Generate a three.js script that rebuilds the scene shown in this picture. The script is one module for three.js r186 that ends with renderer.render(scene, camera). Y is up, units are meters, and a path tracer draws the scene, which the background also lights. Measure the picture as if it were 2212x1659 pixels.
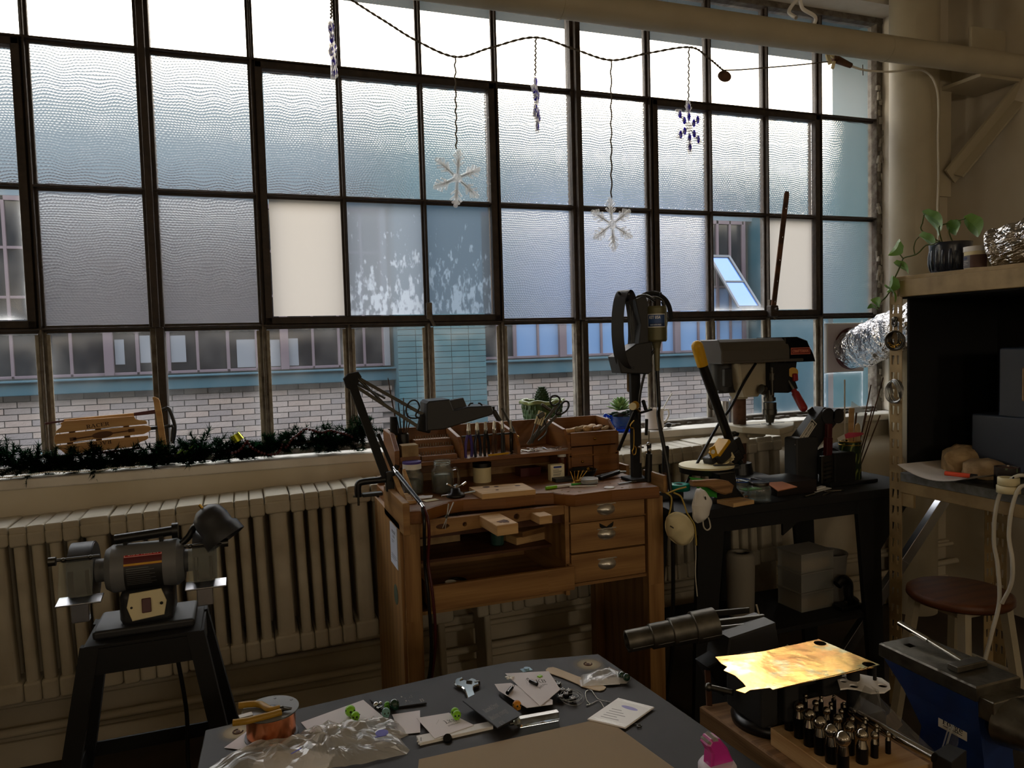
import * as THREE from 'three';
import { RoundedBoxGeometry } from 'three/addons/geometries/RoundedBoxGeometry.js';
import { mergeGeometries } from 'three/addons/utils/BufferGeometryUtils.js';
import { RectAreaLightUniformsLib } from 'three/addons/lights/RectAreaLightUniformsLib.js';
RectAreaLightUniformsLib.init();
const V3 = THREE.Vector3, PI = Math.PI, R = (d) => d * PI / 180;

// ---------- camera, sky, exposure ----------
const scene = new THREE.Scene();
const camera = new THREE.PerspectiveCamera(54.8, 2212 / 1659, 0.05, 200);
camera.position.set(0, 1.5, 3.29);
camera.rotation.set(R(-3.18), R(-19.89), R(-1.59), 'YXZ');
const renderer = new THREE.WebGLRenderer({ antialias: true });
renderer.toneMapping = THREE.LinearToneMapping;
renderer.toneMappingExposure = 1.45;
renderer.shadowMap.enabled = true;
{ // evening sky: pale blue overhead, warm and bright low down where the sun has just gone behind the building opposite
  const W = 256, H = 128, d = new Float32Array(W * H * 4), K = 4.4;
  const sun = new V3(0.35, 0.28, -1).normalize();
  for (let j = 0; j < H; j++) for (let i = 0; i < W; i++) {
    const el = ((j + 0.5) / H - 0.5) * PI, az = ((i + 0.5) / W * 2 - 1) * PI;
    const v = new V3(Math.cos(el) * Math.cos(az), Math.sin(el), Math.cos(el) * Math.sin(az));
    const u = Math.max(0, Math.sin(el)), g = Math.pow(Math.max(0, v.dot(sun)), 6), lo = Math.pow(1 - u, 2.2);
    const c = [0.9 + 0.42 * lo + 0.5 * g, 0.94 + 0.14 * lo + 0.38 * g, 1.03 - 0.3 * lo + 0.2 * g];
    const o = (j * W + i) * 4; for (let k = 0; k < 3; k++) d[o + k] = c[k] * K; d[o + 3] = 1;
  }
  const t = new THREE.DataTexture(d, W, H, THREE.RGBAFormat, THREE.FloatType);
  t.mapping = THREE.EquirectangularReflectionMapping; t.magFilter = THREE.LinearFilter; t.needsUpdate = true;
  scene.background = t;
}

// ---------- helpers ----------
let sd = 12345; const rnd = () => { sd = (sd * 1664525 + 1013904223) >>> 0; return sd / 4294967296; };
const rr = (a, b) => a + (b - a) * rnd();
const hash = (x, y, s = 0) => { let n = Math.imul(x | 0, 374761393) + Math.imul(y | 0, 668265263) + Math.imul(s | 0, 974634533); n = Math.imul(n ^ (n >>> 13), 1274126177); return ((n ^ (n >>> 16)) >>> 0) / 4294967296; };
const sm = (t) => t * t * (3 - 2 * t);
function vn(x, y, p, s) { const xi = Math.floor(x), yi = Math.floor(y), fx = sm(x - xi), fy = sm(y - yi), m = (a) => ((a % p) + p) % p; const a = hash(m(xi), m(yi), s), b = hash(m(xi + 1), m(yi), s), c = hash(m(xi), m(yi + 1), s), e = hash(m(xi + 1), m(yi + 1), s); return (a + (b - a) * fx) * (1 - fy) + (c + (e - c) * fx) * fy; }
function fbm(u, v, f, o, s) { let t = 0, a = 0.5, n = 0; for (let i = 0; i < o; i++) { t += a * vn(u * f, v * f, f, s + i); n += a; a *= 0.5; f *= 2; } return t / n; }
function tex(n, fn, srgb = true) { const d = new Uint8Array(n * n * 4); for (let y = 0; y < n; y++) for (let x = 0; x < n; x++) { const c = fn(x / n, y / n), o = (y * n + x) * 4; for (let k = 0; k < 3; k++) d[o + k] = Math.max(0, Math.min(255, (Array.isArray(c) ? c[k] : c) * 255)); d[o + 3] = 255; } const t = new THREE.DataTexture(d, n, n); t.wrapS = t.wrapT = THREE.RepeatWrapping; t.magFilter = THREE.LinearFilter; t.minFilter = THREE.LinearFilter; if (srgb) t.colorSpace = THREE.SRGBColorSpace; t.needsUpdate = true; return t; }
function cv(w, h, draw) { const c = document.createElement('canvas'); c.width = w; c.height = h; const g = c.getContext('2d'); draw(g, w, h); const t = new THREE.CanvasTexture(c); t.colorSpace = THREE.SRGBColorSpace; t.magFilter = THREE.LinearFilter; return t; }
const mix = (a, b, t) => a.map((x, i) => x + (b[i] - x) * t);
const hx = (h) => [(h >> 16 & 255) / 255, (h >> 8 & 255) / 255, (h & 255) / 255];
const N = (g) => { const q = g.index ? g.toNonIndexed() : g; for (const k of Object.keys(q.attributes)) if (!['position', 'normal', 'uv'].includes(k)) q.deleteAttribute(k); if (!q.attributes.uv) q.setAttribute('uv', new THREE.BufferAttribute(new Float32Array(q.attributes.position.count * 2), 2)); q.morphAttributes = {}; return q; };
function put(g, p, r) { if (r) g.applyMatrix4(new THREE.Matrix4().makeRotationFromEuler(new THREE.Euler(r[0], r[1], r[2], 'YXZ'))); if (p) g.translate(p[0], p[1], p[2]); return g; }
const bx = (w, h, d, p, r, b = 0) => put(N(b ? new RoundedBoxGeometry(w, h, d, 1, Math.min(b, w / 2.01, h / 2.01, d / 2.01)) : new THREE.BoxGeometry(w, h, d)), p, r);
const bb = (x0, x1, y0, y1, z0, z1, b = 0) => bx(Math.abs(x1 - x0), Math.abs(y1 - y0), Math.abs(z1 - z0), [(x0 + x1) / 2, (y0 + y1) / 2, (z0 + z1) / 2], null, b);
const cy = (r0, r1, h, p, r, s = 20, open = false) => put(N(new THREE.CylinderGeometry(r0, r1, h, s, 1, open)), p, r);
function rod(a, b, r0, r1 = r0, s = 10) { const A = new V3(...a), B = new V3(...b), d = B.clone().sub(A), g = new THREE.CylinderGeometry(r1, r0, d.length(), s); g.applyQuaternion(new THREE.Quaternion().setFromUnitVectors(new V3(0, 1, 0), d.normalize())); g.translate((A.x + B.x) / 2, (A.y + B.y) / 2, (A.z + B.z) / 2); return N(g); }
function bar(a, b, w, t, up = [0, 0, 1], bev = 0) { const A = new V3(...a), B = new V3(...b), y = B.clone().sub(A), L = y.length(); y.normalize(); const x = new V3().crossVectors(y, new V3(...up)).normalize(), z = new V3().crossVectors(x, y); const g = bx(w, L, t, null, null, bev); g.applyMatrix4(new THREE.Matrix4().makeBasis(x, y, z)); g.translate((A.x + B.x) / 2, (A.y + B.y) / 2, (A.z + B.z) / 2); return g; }
const curve = (pts, closed = false, ten = 0.5) => new THREE.CatmullRomCurve3(pts.map((p) => new V3(...p)), closed, 'catmullrom', ten);
const tb = (pts, r, seg = pts.length * 8, closed = false, rs = 8) => N(new THREE.TubeGeometry(curve(pts, closed), seg, r, rs, closed));
const sp = (r, p, s, seg = 16) => { const g = new THREE.SphereGeometry(r, seg, Math.ceil(seg * 0.7)); if (s) g.scale(...s); return put(N(g), p); };
const lat = (pr, p, r, s = 28) => put(N(new THREE.LatheGeometry(pr.map((q) => new THREE.Vector2(q[0], q[1])), s)), p, r);
const tor = (a, b, p, r, arc = PI * 2, s = 28) => put(N(new THREE.TorusGeometry(a, b, 8, s, arc)), p, r);
function ext(pts, depth, bev = 0, p, r, holes) { const s = pts.isShape ? pts : new THREE.Shape(pts.map((q) => new THREE.Vector2(q[0], q[1]))); if (holes) for (const h of holes) s.holes.push(new THREE.Path(h.map((q) => new THREE.Vector2(q[0], q[1])))); const g = new THREE.ExtrudeGeometry(s, { depth, bevelEnabled: bev > 0, bevelSize: bev, bevelThickness: bev, bevelSegments: 1, curveSegments: 12 }); return put(N(g), p, r); }
// a slab lying flat: outline in x,z, from height y down by t
const slab = (pts, y, t, bev = 0, holes) => { const f = (a) => a.map((q) => [q[0], -q[1]]); const g = ext(f(pts), t - 2 * bev, bev, null, null, holes && holes.map(f)); g.rotateX(-PI / 2); g.translate(0, y - t + bev, 0); return g; };
const circ = (cx, cy2, a, b = a, n = 24) => Array.from({ length: n }, (_, i) => [cx + a * Math.cos(i / n * 2 * PI), cy2 + b * Math.sin(i / n * 2 * PI)]);
const pl = (w, h, p, r) => put(N(new THREE.PlaneGeometry(w, h)), p, r);
function boxUV(g, s) { const p = g.attributes.position, n = g.attributes.normal, u = g.attributes.uv; for (let i = 0; i < p.count; i += 3) { let a = 0, b = 0, c = 0; for (let k = 0; k < 3; k++) { a += n.getX(i + k); b += n.getY(i + k); c += n.getZ(i + k); } a = Math.abs(a); b = Math.abs(b); c = Math.abs(c); for (let k = 0; k < 3; k++) { const x = p.getX(i + k), y = p.getY(i + k), z = p.getZ(i + k); if (b >= a && b >= c) u.setXY(i + k, x / s, z / s); else if (a >= c) u.setXY(i + k, z / s, y / s); else u.setXY(i + k, x / s, y / s); } } return g; }
const used = {}; const numbered = (n) => { const k = used[n] = (used[n] ?? -1) + 1; return k ? n + '_' + String(k).padStart(3, '0') : n; };
function tag(o, label, category, group) { o.userData.label = label; o.userData.category = category; if (group) o.userData.group = group; return o; }
function thing(name, label, category, p = [0, 0, 0], ry = 0, group) { const o = new THREE.Group(); o.name = numbered(name); o.position.set(...p); o.rotation.y = ry; scene.add(o); o.updateMatrixWorld(true); return tag(o, label, category, group); }
function part(name, geos, mat, parent, label) { let g = Array.isArray(geos) ? (geos.length > 1 ? mergeGeometries(geos) : geos[0]) : geos; if (mat.userData.tile) boxUV(g, mat.userData.tile); const m = new THREE.Mesh(g, mat); m.name = name; m.castShadow = m.receiveShadow = true; if (label) m.userData.label = label; (parent || scene).add(m); return m; }
// the same, geometry given in room coordinates
function pw(name, geos, mat, parent, label) { let g = Array.isArray(geos) ? (geos.length > 1 ? mergeGeometries(geos) : geos[0]) : geos; parent.updateWorldMatrix(true, false); g.applyMatrix4(parent.matrixWorld.clone().invert()); return part(name, g, mat, parent, label); }
function solo(name, geos, mat, label, category, p = [0, 0, 0], ry = 0, group) { const m = part(numbered(name), geos, mat, scene); m.position.set(...p); m.rotation.y = ry; return tag(m, label, category, group); }
// one mesh given in room coordinates, its origin moved to its base
function soloW(name, geos, mat, label, category, group) { const g = Array.isArray(geos) ? mergeGeometries(geos) : geos; g.computeBoundingBox(); const b = g.boundingBox, c = [(b.min.x + b.max.x) / 2, b.min.y, (b.min.z + b.max.z) / 2]; g.translate(-c[0], -c[1], -c[2]); return solo(name, g, mat, label, category, c, 0, group); }
function struct(name, geos, mat, parent) { const m = part(name, geos, mat, parent); if (!parent) m.userData.kind = 'structure'; return m; }
function dup(o, p, ry, label, group) { const c = o.clone(); c.name = numbered(o.name.replace(/_\d{3}$/, '')); c.userData = { ...o.userData, label }; if (group) c.userData.group = group; scene.add(c); c.position.set(...p); if (ry !== undefined) c.rotation.set(0, ry, 0); return c; }

// ---------- materials ----------
const ST = (color, roughness = 0.6, metalness = 0, o = {}) => new THREE.MeshStandardMaterial({ color, roughness, metalness, ...o });
const PH = (o) => new THREE.MeshPhysicalMaterial(o);
const tiled = (m, s) => { m.userData.tile = s; return m; };
const wear = (base, dark, f, amt, s, n = 256) => tex(n, (u, v) => mix(base, dark, Math.pow(fbm(u, v, f, 5, s), 1.6) * amt));
const bump1 = tex(256, (u, v) => fbm(u, v, 24, 4, 91), false), bump2 = tex(256, (u, v) => fbm(u, v, 6, 5, 17), false);
const woodTex = (a, b, s, rot) => tex(512, (x, y) => { const u = rot ? y : x, v = rot ? x : y; const w = vn(u * 2, v * 8, 8, s) * 0.35 + v * 9 + vn(u * 3, v * 3, 3, s + 3) * 0.8; const ring = Math.pow(0.5 + 0.5 * Math.sin(w * 6.283), 2), gr = vn(u * 6, v * 220, 220, s + 7); const q = vn(u * 4, v * 60, 60, s + 9); return mix(a, b, 0.45 * ring + 0.3 * gr + 0.2 * q); });
const beechA = hx(0xac8450), beechB = hx(0x7c5630);
const tWood = woodTex(beechA, beechB, 5), tWoodV = woodTex(beechA, beechB, 8, true), tPale = woodTex(hx(0xdcb883), hx(0xb98c58), 12), tPine = woodTex(hx(0xb0875a), hx(0x694a2c), 21);
const M = {
  plaster: tiled(ST(0xffffff, 0.85, 0, { map: wear(hx(0xd8cfbc), hx(0xb7a98c), 5, 0.9, 3), bumpMap: bump2, bumpScale: 0.004 }), 1.3),
  reveal: tiled(ST(0xffffff, 0.7, 0, { map: wear(hx(0xe6e0d6), hx(0xbfb6a6), 6, 0.8, 33), bumpMap: bump2, bumpScale: 0.003 }), 0.8),
  ceil: ST(0xb0a690, 0.9),
  floor: tiled(ST(0xffffff, 0.7, 0, { map: wear(hx(0x4a3e30), hx(0x241d16), 7, 1, 41) }), 1.5),
  bar: tiled(ST(0xffffff, 0.6, 0, { map: wear(hx(0x3a2c22), hx(0x1b1410), 12, 1, 13), bumpMap: bump1, bumpScale: 0.002 }), 0.3),
  barGrey: tiled(ST(0xffffff, 0.75, 0, { map: tex(256, (u, v) => mix(hx(0x7d776c), hx(0x3f342a), Math.pow(fbm(u, v, 10, 5, 61), 1.5) * 1.3)), bumpMap: bump1, bumpScale: 0.003 }), 0.3),
  putty: tiled(ST(0xffffff, 0.9, 0, { map: wear(hx(0xa8a296), hx(0x6f685c), 14, 1, 15), bumpMap: bump1, bumpScale: 0.002 }), 0.3),
  rad: tiled(ST(0xffffff, 0.5, 0, { map: wear(hx(0xc4bba6), hx(0x9c917c), 6, 0.9, 19), bumpMap: bump1, bumpScale: 0.001 }), 0.5),
  wood: tiled(ST(0xffffff, 0.45, 0, { map: tWood }), 0.6), woodV: tiled(ST(0xffffff, 0.45, 0, { map: tWoodV }), 0.6),
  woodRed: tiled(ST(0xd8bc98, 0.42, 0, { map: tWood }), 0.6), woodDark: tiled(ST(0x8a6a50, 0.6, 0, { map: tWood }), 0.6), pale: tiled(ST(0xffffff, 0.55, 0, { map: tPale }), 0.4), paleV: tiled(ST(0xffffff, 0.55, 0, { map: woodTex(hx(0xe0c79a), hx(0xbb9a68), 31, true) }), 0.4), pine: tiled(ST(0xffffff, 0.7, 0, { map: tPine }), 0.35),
  black: ST(0x0d0d0e, 0.35), blackM: ST(0x0b0b0c, 0.75), blackG: ST(0x08080a, 0.15), charcoal: ST(0x26272a, 0.5), grey: ST(0x6a6b6c, 0.5), greyD: ST(0x3a3b3e, 0.5, 0.3),
  steel: ST(0x9a9a98, 0.3, 1), steelD: ST(0x55534e, 0.38, 1), steelB: ST(0xb8b6b0, 0.16, 1), chrome: ST(0xd0d0d0, 0.08, 1), iron: tiled(ST(0xffffff, 0.45, 0.85, { map: wear(hx(0x6b675e), hx(0x3b3730), 9, 1, 23) }), 0.25), rust: tiled(ST(0xffffff, 0.7, 0.3, { map: wear(hx(0x6e4a34), hx(0x2c1d15), 8, 1, 29) }), 0.3),
  copper: ST(0xe08a5a, 0.25, 1), brassD: ST(0xb89040, 0.35, 1), alu: ST(0xc8c8cc, 0.3, 1),
  white: ST(0xe6e3de, 0.6), paper: ST(0xf0ecec, 0.85), cream: ST(0xe0d3a8, 0.5), creamPaint: tiled(ST(0xffffff, 0.5, 0, { map: wear(hx(0xb4aa92), hx(0x9d927a), 6, 0.7, 37) }), 0.8),
  red: ST(0x8e1c20, 0.4), redD: ST(0x4a1214, 0.45), yellow: ST(0xd2a016, 0.45), green: ST(0x2f9a2c, 0.5), teal: ST(0x119a86, 0.45), lime: ST(0x86c820, 0.35), orange: ST(0xe8502a, 0.5), purple: ST(0x4a3b8c, 0.5), blue: ST(0x1546a0, 0.5), navy: PH({ color: 0x0d1a30, roughness: 0.3, clearcoat: 0.3 }),
  leaf: PH({ color: 0x6f9c34, roughness: 0.55, transmission: 0.35, thickness: 0, side: THREE.DoubleSide }), needle: ST(0x1f4a2a, 0.7), stem: ST(0x4c5a24, 0.7), soil: ST(0x2a1d14, 0.95),
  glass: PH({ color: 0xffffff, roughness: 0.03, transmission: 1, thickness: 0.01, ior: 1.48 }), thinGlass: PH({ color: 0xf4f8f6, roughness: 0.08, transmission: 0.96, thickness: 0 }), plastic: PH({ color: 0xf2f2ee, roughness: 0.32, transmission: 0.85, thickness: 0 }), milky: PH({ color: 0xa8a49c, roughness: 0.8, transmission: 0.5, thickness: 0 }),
  cordW: ST(0xcfc8b8, 0.6), cordG: ST(0x5a5248, 0.7), berry: ST(0x4a1218, 0.35), leather: tiled(ST(0xffffff, 0.9, 0, { map: wear(hx(0xb59a72), hx(0x7f6646), 8, 1, 43) }), 0.2),
};
// ---------- room shell ----------
const XL = -3, XR = 3.75, ZB = 7.4, H = 3.55, YS = 1.06, YT = 3.24;
struct('floor', bb(XL - 0.2, XR + 0.2, -0.2, 0, -0.15, ZB + 0.2), M.floor);
struct('ceiling', bb(XL - 0.2, XR + 0.2, H, H + 0.2, -0.3, ZB + 0.2), M.ceil);
struct('wall_left', bb(XL - 0.2, XL, 0, H, -0.15, ZB), M.plaster);
struct('wall_right', bb(XR, XR + 0.2, 0, H, -0.15, ZB), M.plaster);
struct('wall_back', bb(XL - 0.2, XR + 0.2, 0, H, ZB, ZB + 0.2), M.plaster);
struct('wall_front', [bb(XL, XR, 0, YS - 0.025, -0.04, 0.18), bb(XL, -2.62, YS - 0.025, H, -0.04, 0.18), bb(3.44, XR, YS - 0.025, H, -0.04, 0.18), bb(-2.62, 3.44, YT + 0.02, H, -0.04, 0.18)], M.plaster);
{ // reveal faces and the sill board
  const s = struct('trim_1', [bb(XL, 3.46, YS - 0.04, YS - 0.003, 0.0, 0.195, 0.008)], M.reveal); s.name = 'trim_1';
  struct('trim_2', bb(3.424, 3.446, YS, YT + 0.02, 0.035, 0.186), M.reveal);
  struct('trim_3', bb(-2.62, 3.44, YT, YT + 0.03, 0.035, 0.186), M.reveal);
  // rounded plaster ledge below the sill on the right, heating pipes and skirting along the wall
  const r = cy(0.16, 0.16, 1.35, [3.08, 0.78, 0.2], [0, 0, PI / 2], 32); struct('trim_4', r, M.plaster);
  struct('trim_5', [rod([XL, 0.14, 0.25], [XR, 0.2, 0.25], 0.016), rod([XL, 0.23, 0.22], [XR, 0.29, 0.22], 0.012)], M.plaster);
  struct('baseboard_front', bb(XL, XR, 0, 0.1, 0.18, 0.2, 0.006), M.plaster);
  struct('trim_6', [bb(XL, XR, 0.27, 0.31, 0.18, 0.21, 0.01)], M.plaster);
}
// ---------- steel window ----------
const patGlass = (rough, bs, color = 0xffffff) => { // hammered glass
  const n = 512, c = 30, t = patGlass.t ??= tex(n, (u, v) => { let d = 9, r = 0; const wu = u * c + 0.9 * (vn(u * 5, v * 5, 5, 71) - 0.5) * 2.2, wv = v * c * 1.12 + 1.6 * (vn(u * 6, v * 4, 4, 72) - 0.5) * 1.6; const j = Math.floor(wv), off = (j & 1) * 0.5; const fx = (wu + off) - Math.floor(wu + off) - 0.5, fy = wv - j - 0.5; r = Math.max(0, 1 - (fx * fx + fy * fy) * 3.2); return r * 0.9 + 0.1 * fbm(u, v, 12, 3, 5); }, false);
  const m = PH({ color, roughness: rough, transmission: 1, thickness: 0.004, ior: 1.45, bumpMap: t, bumpScale: bs }); m.userData.tile = 0.36; return m;
};
const G2 = patGlass(0.19, 0.0004), G1 = patGlass(0.37, 0.0005, 0xf0f1f4), G3 = PH({ color: 0xffffff, roughness: 0.4, transmission: 1, thickness: 0, bumpMap: patGlass.t, bumpScale: 0.0006 }); G3.userData.tile = 0.36;
const dirty = (s, n2) => tex(256, (u, v) => { const e = Math.min(u, 1 - u, v, 1 - v), f = fbm(u, v, 5, 5, s); let r = 0.05 + 0.16 * f + 0.5 * Math.exp(-e * 26) * (0.5 + f); r += n2 * Math.max(0, fbm(u, v * 0.4, 22, 3, s + 4) - 0.55) * 4; return Math.min(1, r); }, false);
const dirtA = dirty(201, 0), dirtB = dirty(207, 0), dirtC = dirty(213, 1);
const clearP = [dirtA, dirtB].map((t) => PH({ color: 0xeef2f4, roughness: 1, roughnessMap: t, transmission: 1, thickness: 0 }));
const sandP = PH({ color: 0xa09c96, roughness: 0.97, transmission: 1, thickness: 0, specularIntensity: 0.3 });
const dripT = (s, base) => tex(256, (u, v) => { const a = fbm(u, v * 0.5, 26, 3, s), b = fbm(u, v, 10, 5, s + 7), c = fbm(u, v, 40, 2, s + 13); const k = Math.max(0, Math.min(1, (a * 0.9 + b * 0.6 + c * 0.3 + (0.32 - v) * 0.55 - 0.92) * 4.5)); return base + 0.3 * k; }, false);
const dripP = [[303, 0.66, 0x98a2ae], [331, 0.5, 0x8494a4]].map(([s, b, c]) => PH({ color: c, roughness: 1, roughnessMap: dripT(s, b), transmission: 1, thickness: 0 }));
{
  const W = new THREE.Group(); W.name = 'window_1'; W.userData.kind = 'structure'; scene.add(W);
  const Y = [YS, 1.60, 2.14, 2.688, YT];
  const cols = [[-2.576, 1], [-2.176, 1], [-1.776, 3], [-0.716, 1], [-0.316, 1], [0.084, 3], [1.144, 1], [1.544, 1], [1.944, 3], [3.004, 1]], END = 3.404;
  const main = { '-2.176': 1, '-0.316': 1, '1.544': 1 };
  const pane = (p, x0, x1, y0, y1, mat, solid, z = 0) => { const g = bx(x1 - x0, y1 - y0, 0.004, [(x0 + x1) / 2, (y0 + y1) / 2, z]); if (!solid) { return part('pane', pl(x1 - x0, y1 - y0, [(x0 + x1) / 2, (y0 + y1) / 2, z]), mat, p); } return part('pane', g, mat, p); };
  const vbar = (p, x, y0, y1, w, mat, d = 0.035) => part('glazing_bar', [bb(x - w / 2, x + w / 2, y0, y1, -0.008, 0.012, 0.003), bb(x - 0.004, x + 0.004, y0, y1, -d, d, 0.002)], mat, p);
  const hbar = (p, y, x0, x1, w, mat, d = 0.035) => part('glazing_bar', [bb(x0, x1, y - w / 2, y + w / 2, -0.008, 0.012, 0.003), bb(x0, x1, y - 0.004, y + 0.004, -d, d, 0.002)], mat, p);
  cols.forEach(([x0, n], ci) => {
    const x1 = ci + 1 < cols.length ? cols[ci + 1][0] : END, dx = (x1 - x0) / n, isMain = main[String(x0)];
    // upright on the left of this column
    if (isMain) { part('mullion', [bb(x0 - 0.028, x0 + 0.028, Y[1], Y[4], -0.03, 0.03, 0.004), bb(x0 - 0.013, x0 + 0.013, Y[1], Y[4], 0.03, 0.06, 0.003)], M.bar, W); part('mullion', [bb(x0 - 0.026, x0 - 0.004, Y[0], Y[1], -0.03, 0.03, 0.004)], M.barGrey, W); part('mullion', [bb(x0 - 0.004, x0 + 0.026, Y[0], Y[1], -0.03, 0.055, 0.004)], M.bar, W); }
    else { vbar(W, x0, Y[1], Y[4], 0.028, M.bar); vbar(W, x0, Y[0], Y[1], 0.03, M.barGrey); }
    for (let r = 0; r < 4; r++) {
      if (n === 3 && (r === 1 || r === 2)) continue;
      for (let k = 0; k < n; k++) {
        const a = x0 + k * dx, b = a + dx;
        if (k) vbar(W, a, Y[r], Y[r + 1], 0.026, r ? M.bar : M.barGrey);
        let mat = r === 0 ? clearP[(ci + k) % 2] : r === 1 ? G1 : r === 2 ? G2 : G3, solid = r === 1 || r === 2;
        if (ci === 9 && r === 0) continue; // holds the duct board
        pane(W, a + 0.006, b - 0.006, Y[r] + 0.006, Y[r + 1] - 0.006, mat, solid);
        if (r === 0) part('putty', [bb(a + 0.012, a + 0.026, Y[0], Y[1] - 0.02, 0.002, 0.012, 0.003), bb(b - 0.026, b - 0.012, Y[0], Y[1] - 0.02, 0.002, 0.012, 0.003), bb(a + 0.012, b - 0.012, Y[0], Y[0] + 0.016, 0.002, 0.014, 0.004)], M.putty, W);
      }
    }
    if (n === 3) { // pivoting vent: its own frame, two rows of three panes
      const vt = new THREE.Group(); vt.name = 'vent'; W.add(vt);
      const e = 0.03, X0 = x0 + 0.012, X1 = x1 - 0.012, y0 = Y[1] + 0.005, y1 = Y[3] - 0.005;
      part('vent_frame', [bb(X0, X1, y1 - e, y1, -0.03, 0.035, 0.004), bb(X0, X1, y0, y0 + e, -0.03, 0.035, 0.004), bb(X0, X0 + e, y0, y1, -0.03, 0.035, 0.004), bb(X1 - e, X1, y0, y1, -0.03, 0.035, 0.004)], M.bar, vt);
      hbar(vt, Y[2], X0 + e, X1 - e, 0.024, M.bar);
      for (let k = 0; k < 3; k++) for (let r = 1; r < 3; r++) {
        const a = k ? x0 + k * dx : X0 + e, b = k < 2 ? x0 + (k + 1) * dx : X1 - e;
        if (k && r === 1) vbar(vt, a, y0 + e, y1 - e, 0.026, M.bar);
        let mat = r === 1 ? G1 : G2, solid = true;
        if (r === 1 && ci === 2) { mat = clearP[1]; solid = false; }
        if (r === 1 && ((ci === 5 && k === 0) || (ci === 8 && k === 2))) { mat = sandP; solid = false; }
        if (r === 1 && ci === 5 && k > 0) { mat = dripP[k - 1]; solid = false; }
        if (r === 1 && ci === 8 && k === 1) { mat = clearP[0]; solid = false; }
        pane(vt, a + 0.004, b - 0.004, (r === 1 ? y0 + e : Y[2]) + 0.004, (r === 1 ? Y[2] : y1 - e) - 0.004, mat, solid, 0.004);
      }
      // catch at the foot of the vent
      part('catch', [bb(x0 + 2 * dx - 0.012, x0 + 2 * dx + 0.014, y0 + 0.01, y0 + 0.085, 0.03, 0.05, 0.004), rod([x0 + 2 * dx, y0 + 0.02, 0.05], [x0 + 2 * dx + 0.02, y0 - 0.02, 0.055], 0.007)], M.barGrey, vt);
    }
    // cross bars
    for (let r = 1; r < 4; r++) if (!(n === 3 && r === 2)) hbar(W, Y[r], x0, x1, r === 1 ? 0.03 : 0.026, M.bar);
  });
  part('window_frame', [bb(-2.6, -2.555, Y[0], Y[4], -0.03, 0.035, 0.004), bb(3.386, 3.43, Y[0], Y[4], -0.03, 0.04, 0.006), bb(-2.6, 3.43, Y[4] - 0.03, Y[4] + 0.03, -0.03, 0.045, 0.006), bb(-2.6, 3.43, Y[0] - 0.03, Y[0] + 0.022, -0.03, 0.04, 0.006)], M.barGrey, W);
  // crumbling putty and flaking paint up the right jamb
  const cr = []; for (let i = 0; i < 60; i++) cr.push(bx(rr(0.01, 0.022), rr(0.02, 0.06), rr(0.006, 0.02), [rr(3.39, 3.43), rr(Y[0], 2.95), rr(0.03, 0.046)], [0, 0, rr(-0.3, 0.3)], 0.003)); part('putty', cr, M.putty, W);
  const cr2 = []; for (let i = 0; i < 46; i++) cr2.push(bx(rr(0.02, 0.07), rr(0.004, 0.014), rr(0.01, 0.03), [rr(1.6, 3.35), Y[0] + 0.004, rr(0.03, 0.07)], [0, rr(-1, 1), 0], 0.002)); part('putty', cr2, M.barGrey, W);
  // stay bar of the right vent, standing up into the room
  const st = part('stay_bar', ext([[-0.014, 0], [0.014, 0], [0.014, 0.62], [0.009, 0.635], [-0.009, 0.635], [-0.014, 0.62]], 0.005, 0.001, null, null, [0.06, 0.17, 0.28, 0.4, 0.55].map((y) => circ(0.006, y, 0.004, 0.006, 8))), M.rust, W); st.position.set(2.655, 1.62, 0.05); st.rotation.set(R(4), 0, R(-5.5));
  part('stay_bracket', [bb(2.63, 2.68, 1.6, 1.66, 0.03, 0.07, 0.006), cy(0.008, 0.008, 0.06, [2.655, 1.64, 0.06], [PI / 2, 0, 0])], M.bar, W);
}
// ---------- outside ----------
const brickM = [0x7f736e, 0x766d6a, 0x827874, 0x736b69, 0x80746e, 0x6e6767].map((c) => tiled(ST(c, 0.9, 0, { bumpMap: bump1, bumpScale: 0.003 }), 0.3));
const mortar = ST(0x625b5a, 0.95), tealW = ST(0x1b404e, 0.6), tealL = ST(0x2c5866, 0.55), tealBr = [0x23464f, 0x254a53, 0x20424b].map((c) => ST(c, 0.65)), upper = ST(0x41525f, 0.75);
const winDark = PH({ color: 0x14161c, roughness: 0.12, specularIntensity: 0.6 }), winBlue = PH({ color: 0x567094, roughness: 0.35, clearcoat: 0.5 }), winSkyPaint = PH({ color: 0x3f6cb4, roughness: 0.2, clearcoat: 0.6 }), winBar = ST(0x4a3f48, 0.7), winWhite = ST(0x5c6068, 0.8);
struct('ground', bb(-14, 22, -0.6, -0.5, -14, -0.15), ST(0x4a4845, 0.95)).name = 'alley_ground';
struct('wall_outside', [bb(-14, 22, -0.5, 1.035, -0.3, -0.045), bb(-14, -2.62, 1.035, 3.9, -0.3, -0.045), bb(3.445, 22, 1.035, 3.9, -0.3, -0.045), bb(-14, 22, 3.32, 3.9, -0.3, -0.045), bb(-14, 22, 3.26, 3.34, -0.62, -0.045), bb(3.5, 4.1, -0.5, 3.3, -0.42, -0.16, 0.01)], tealL);
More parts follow.
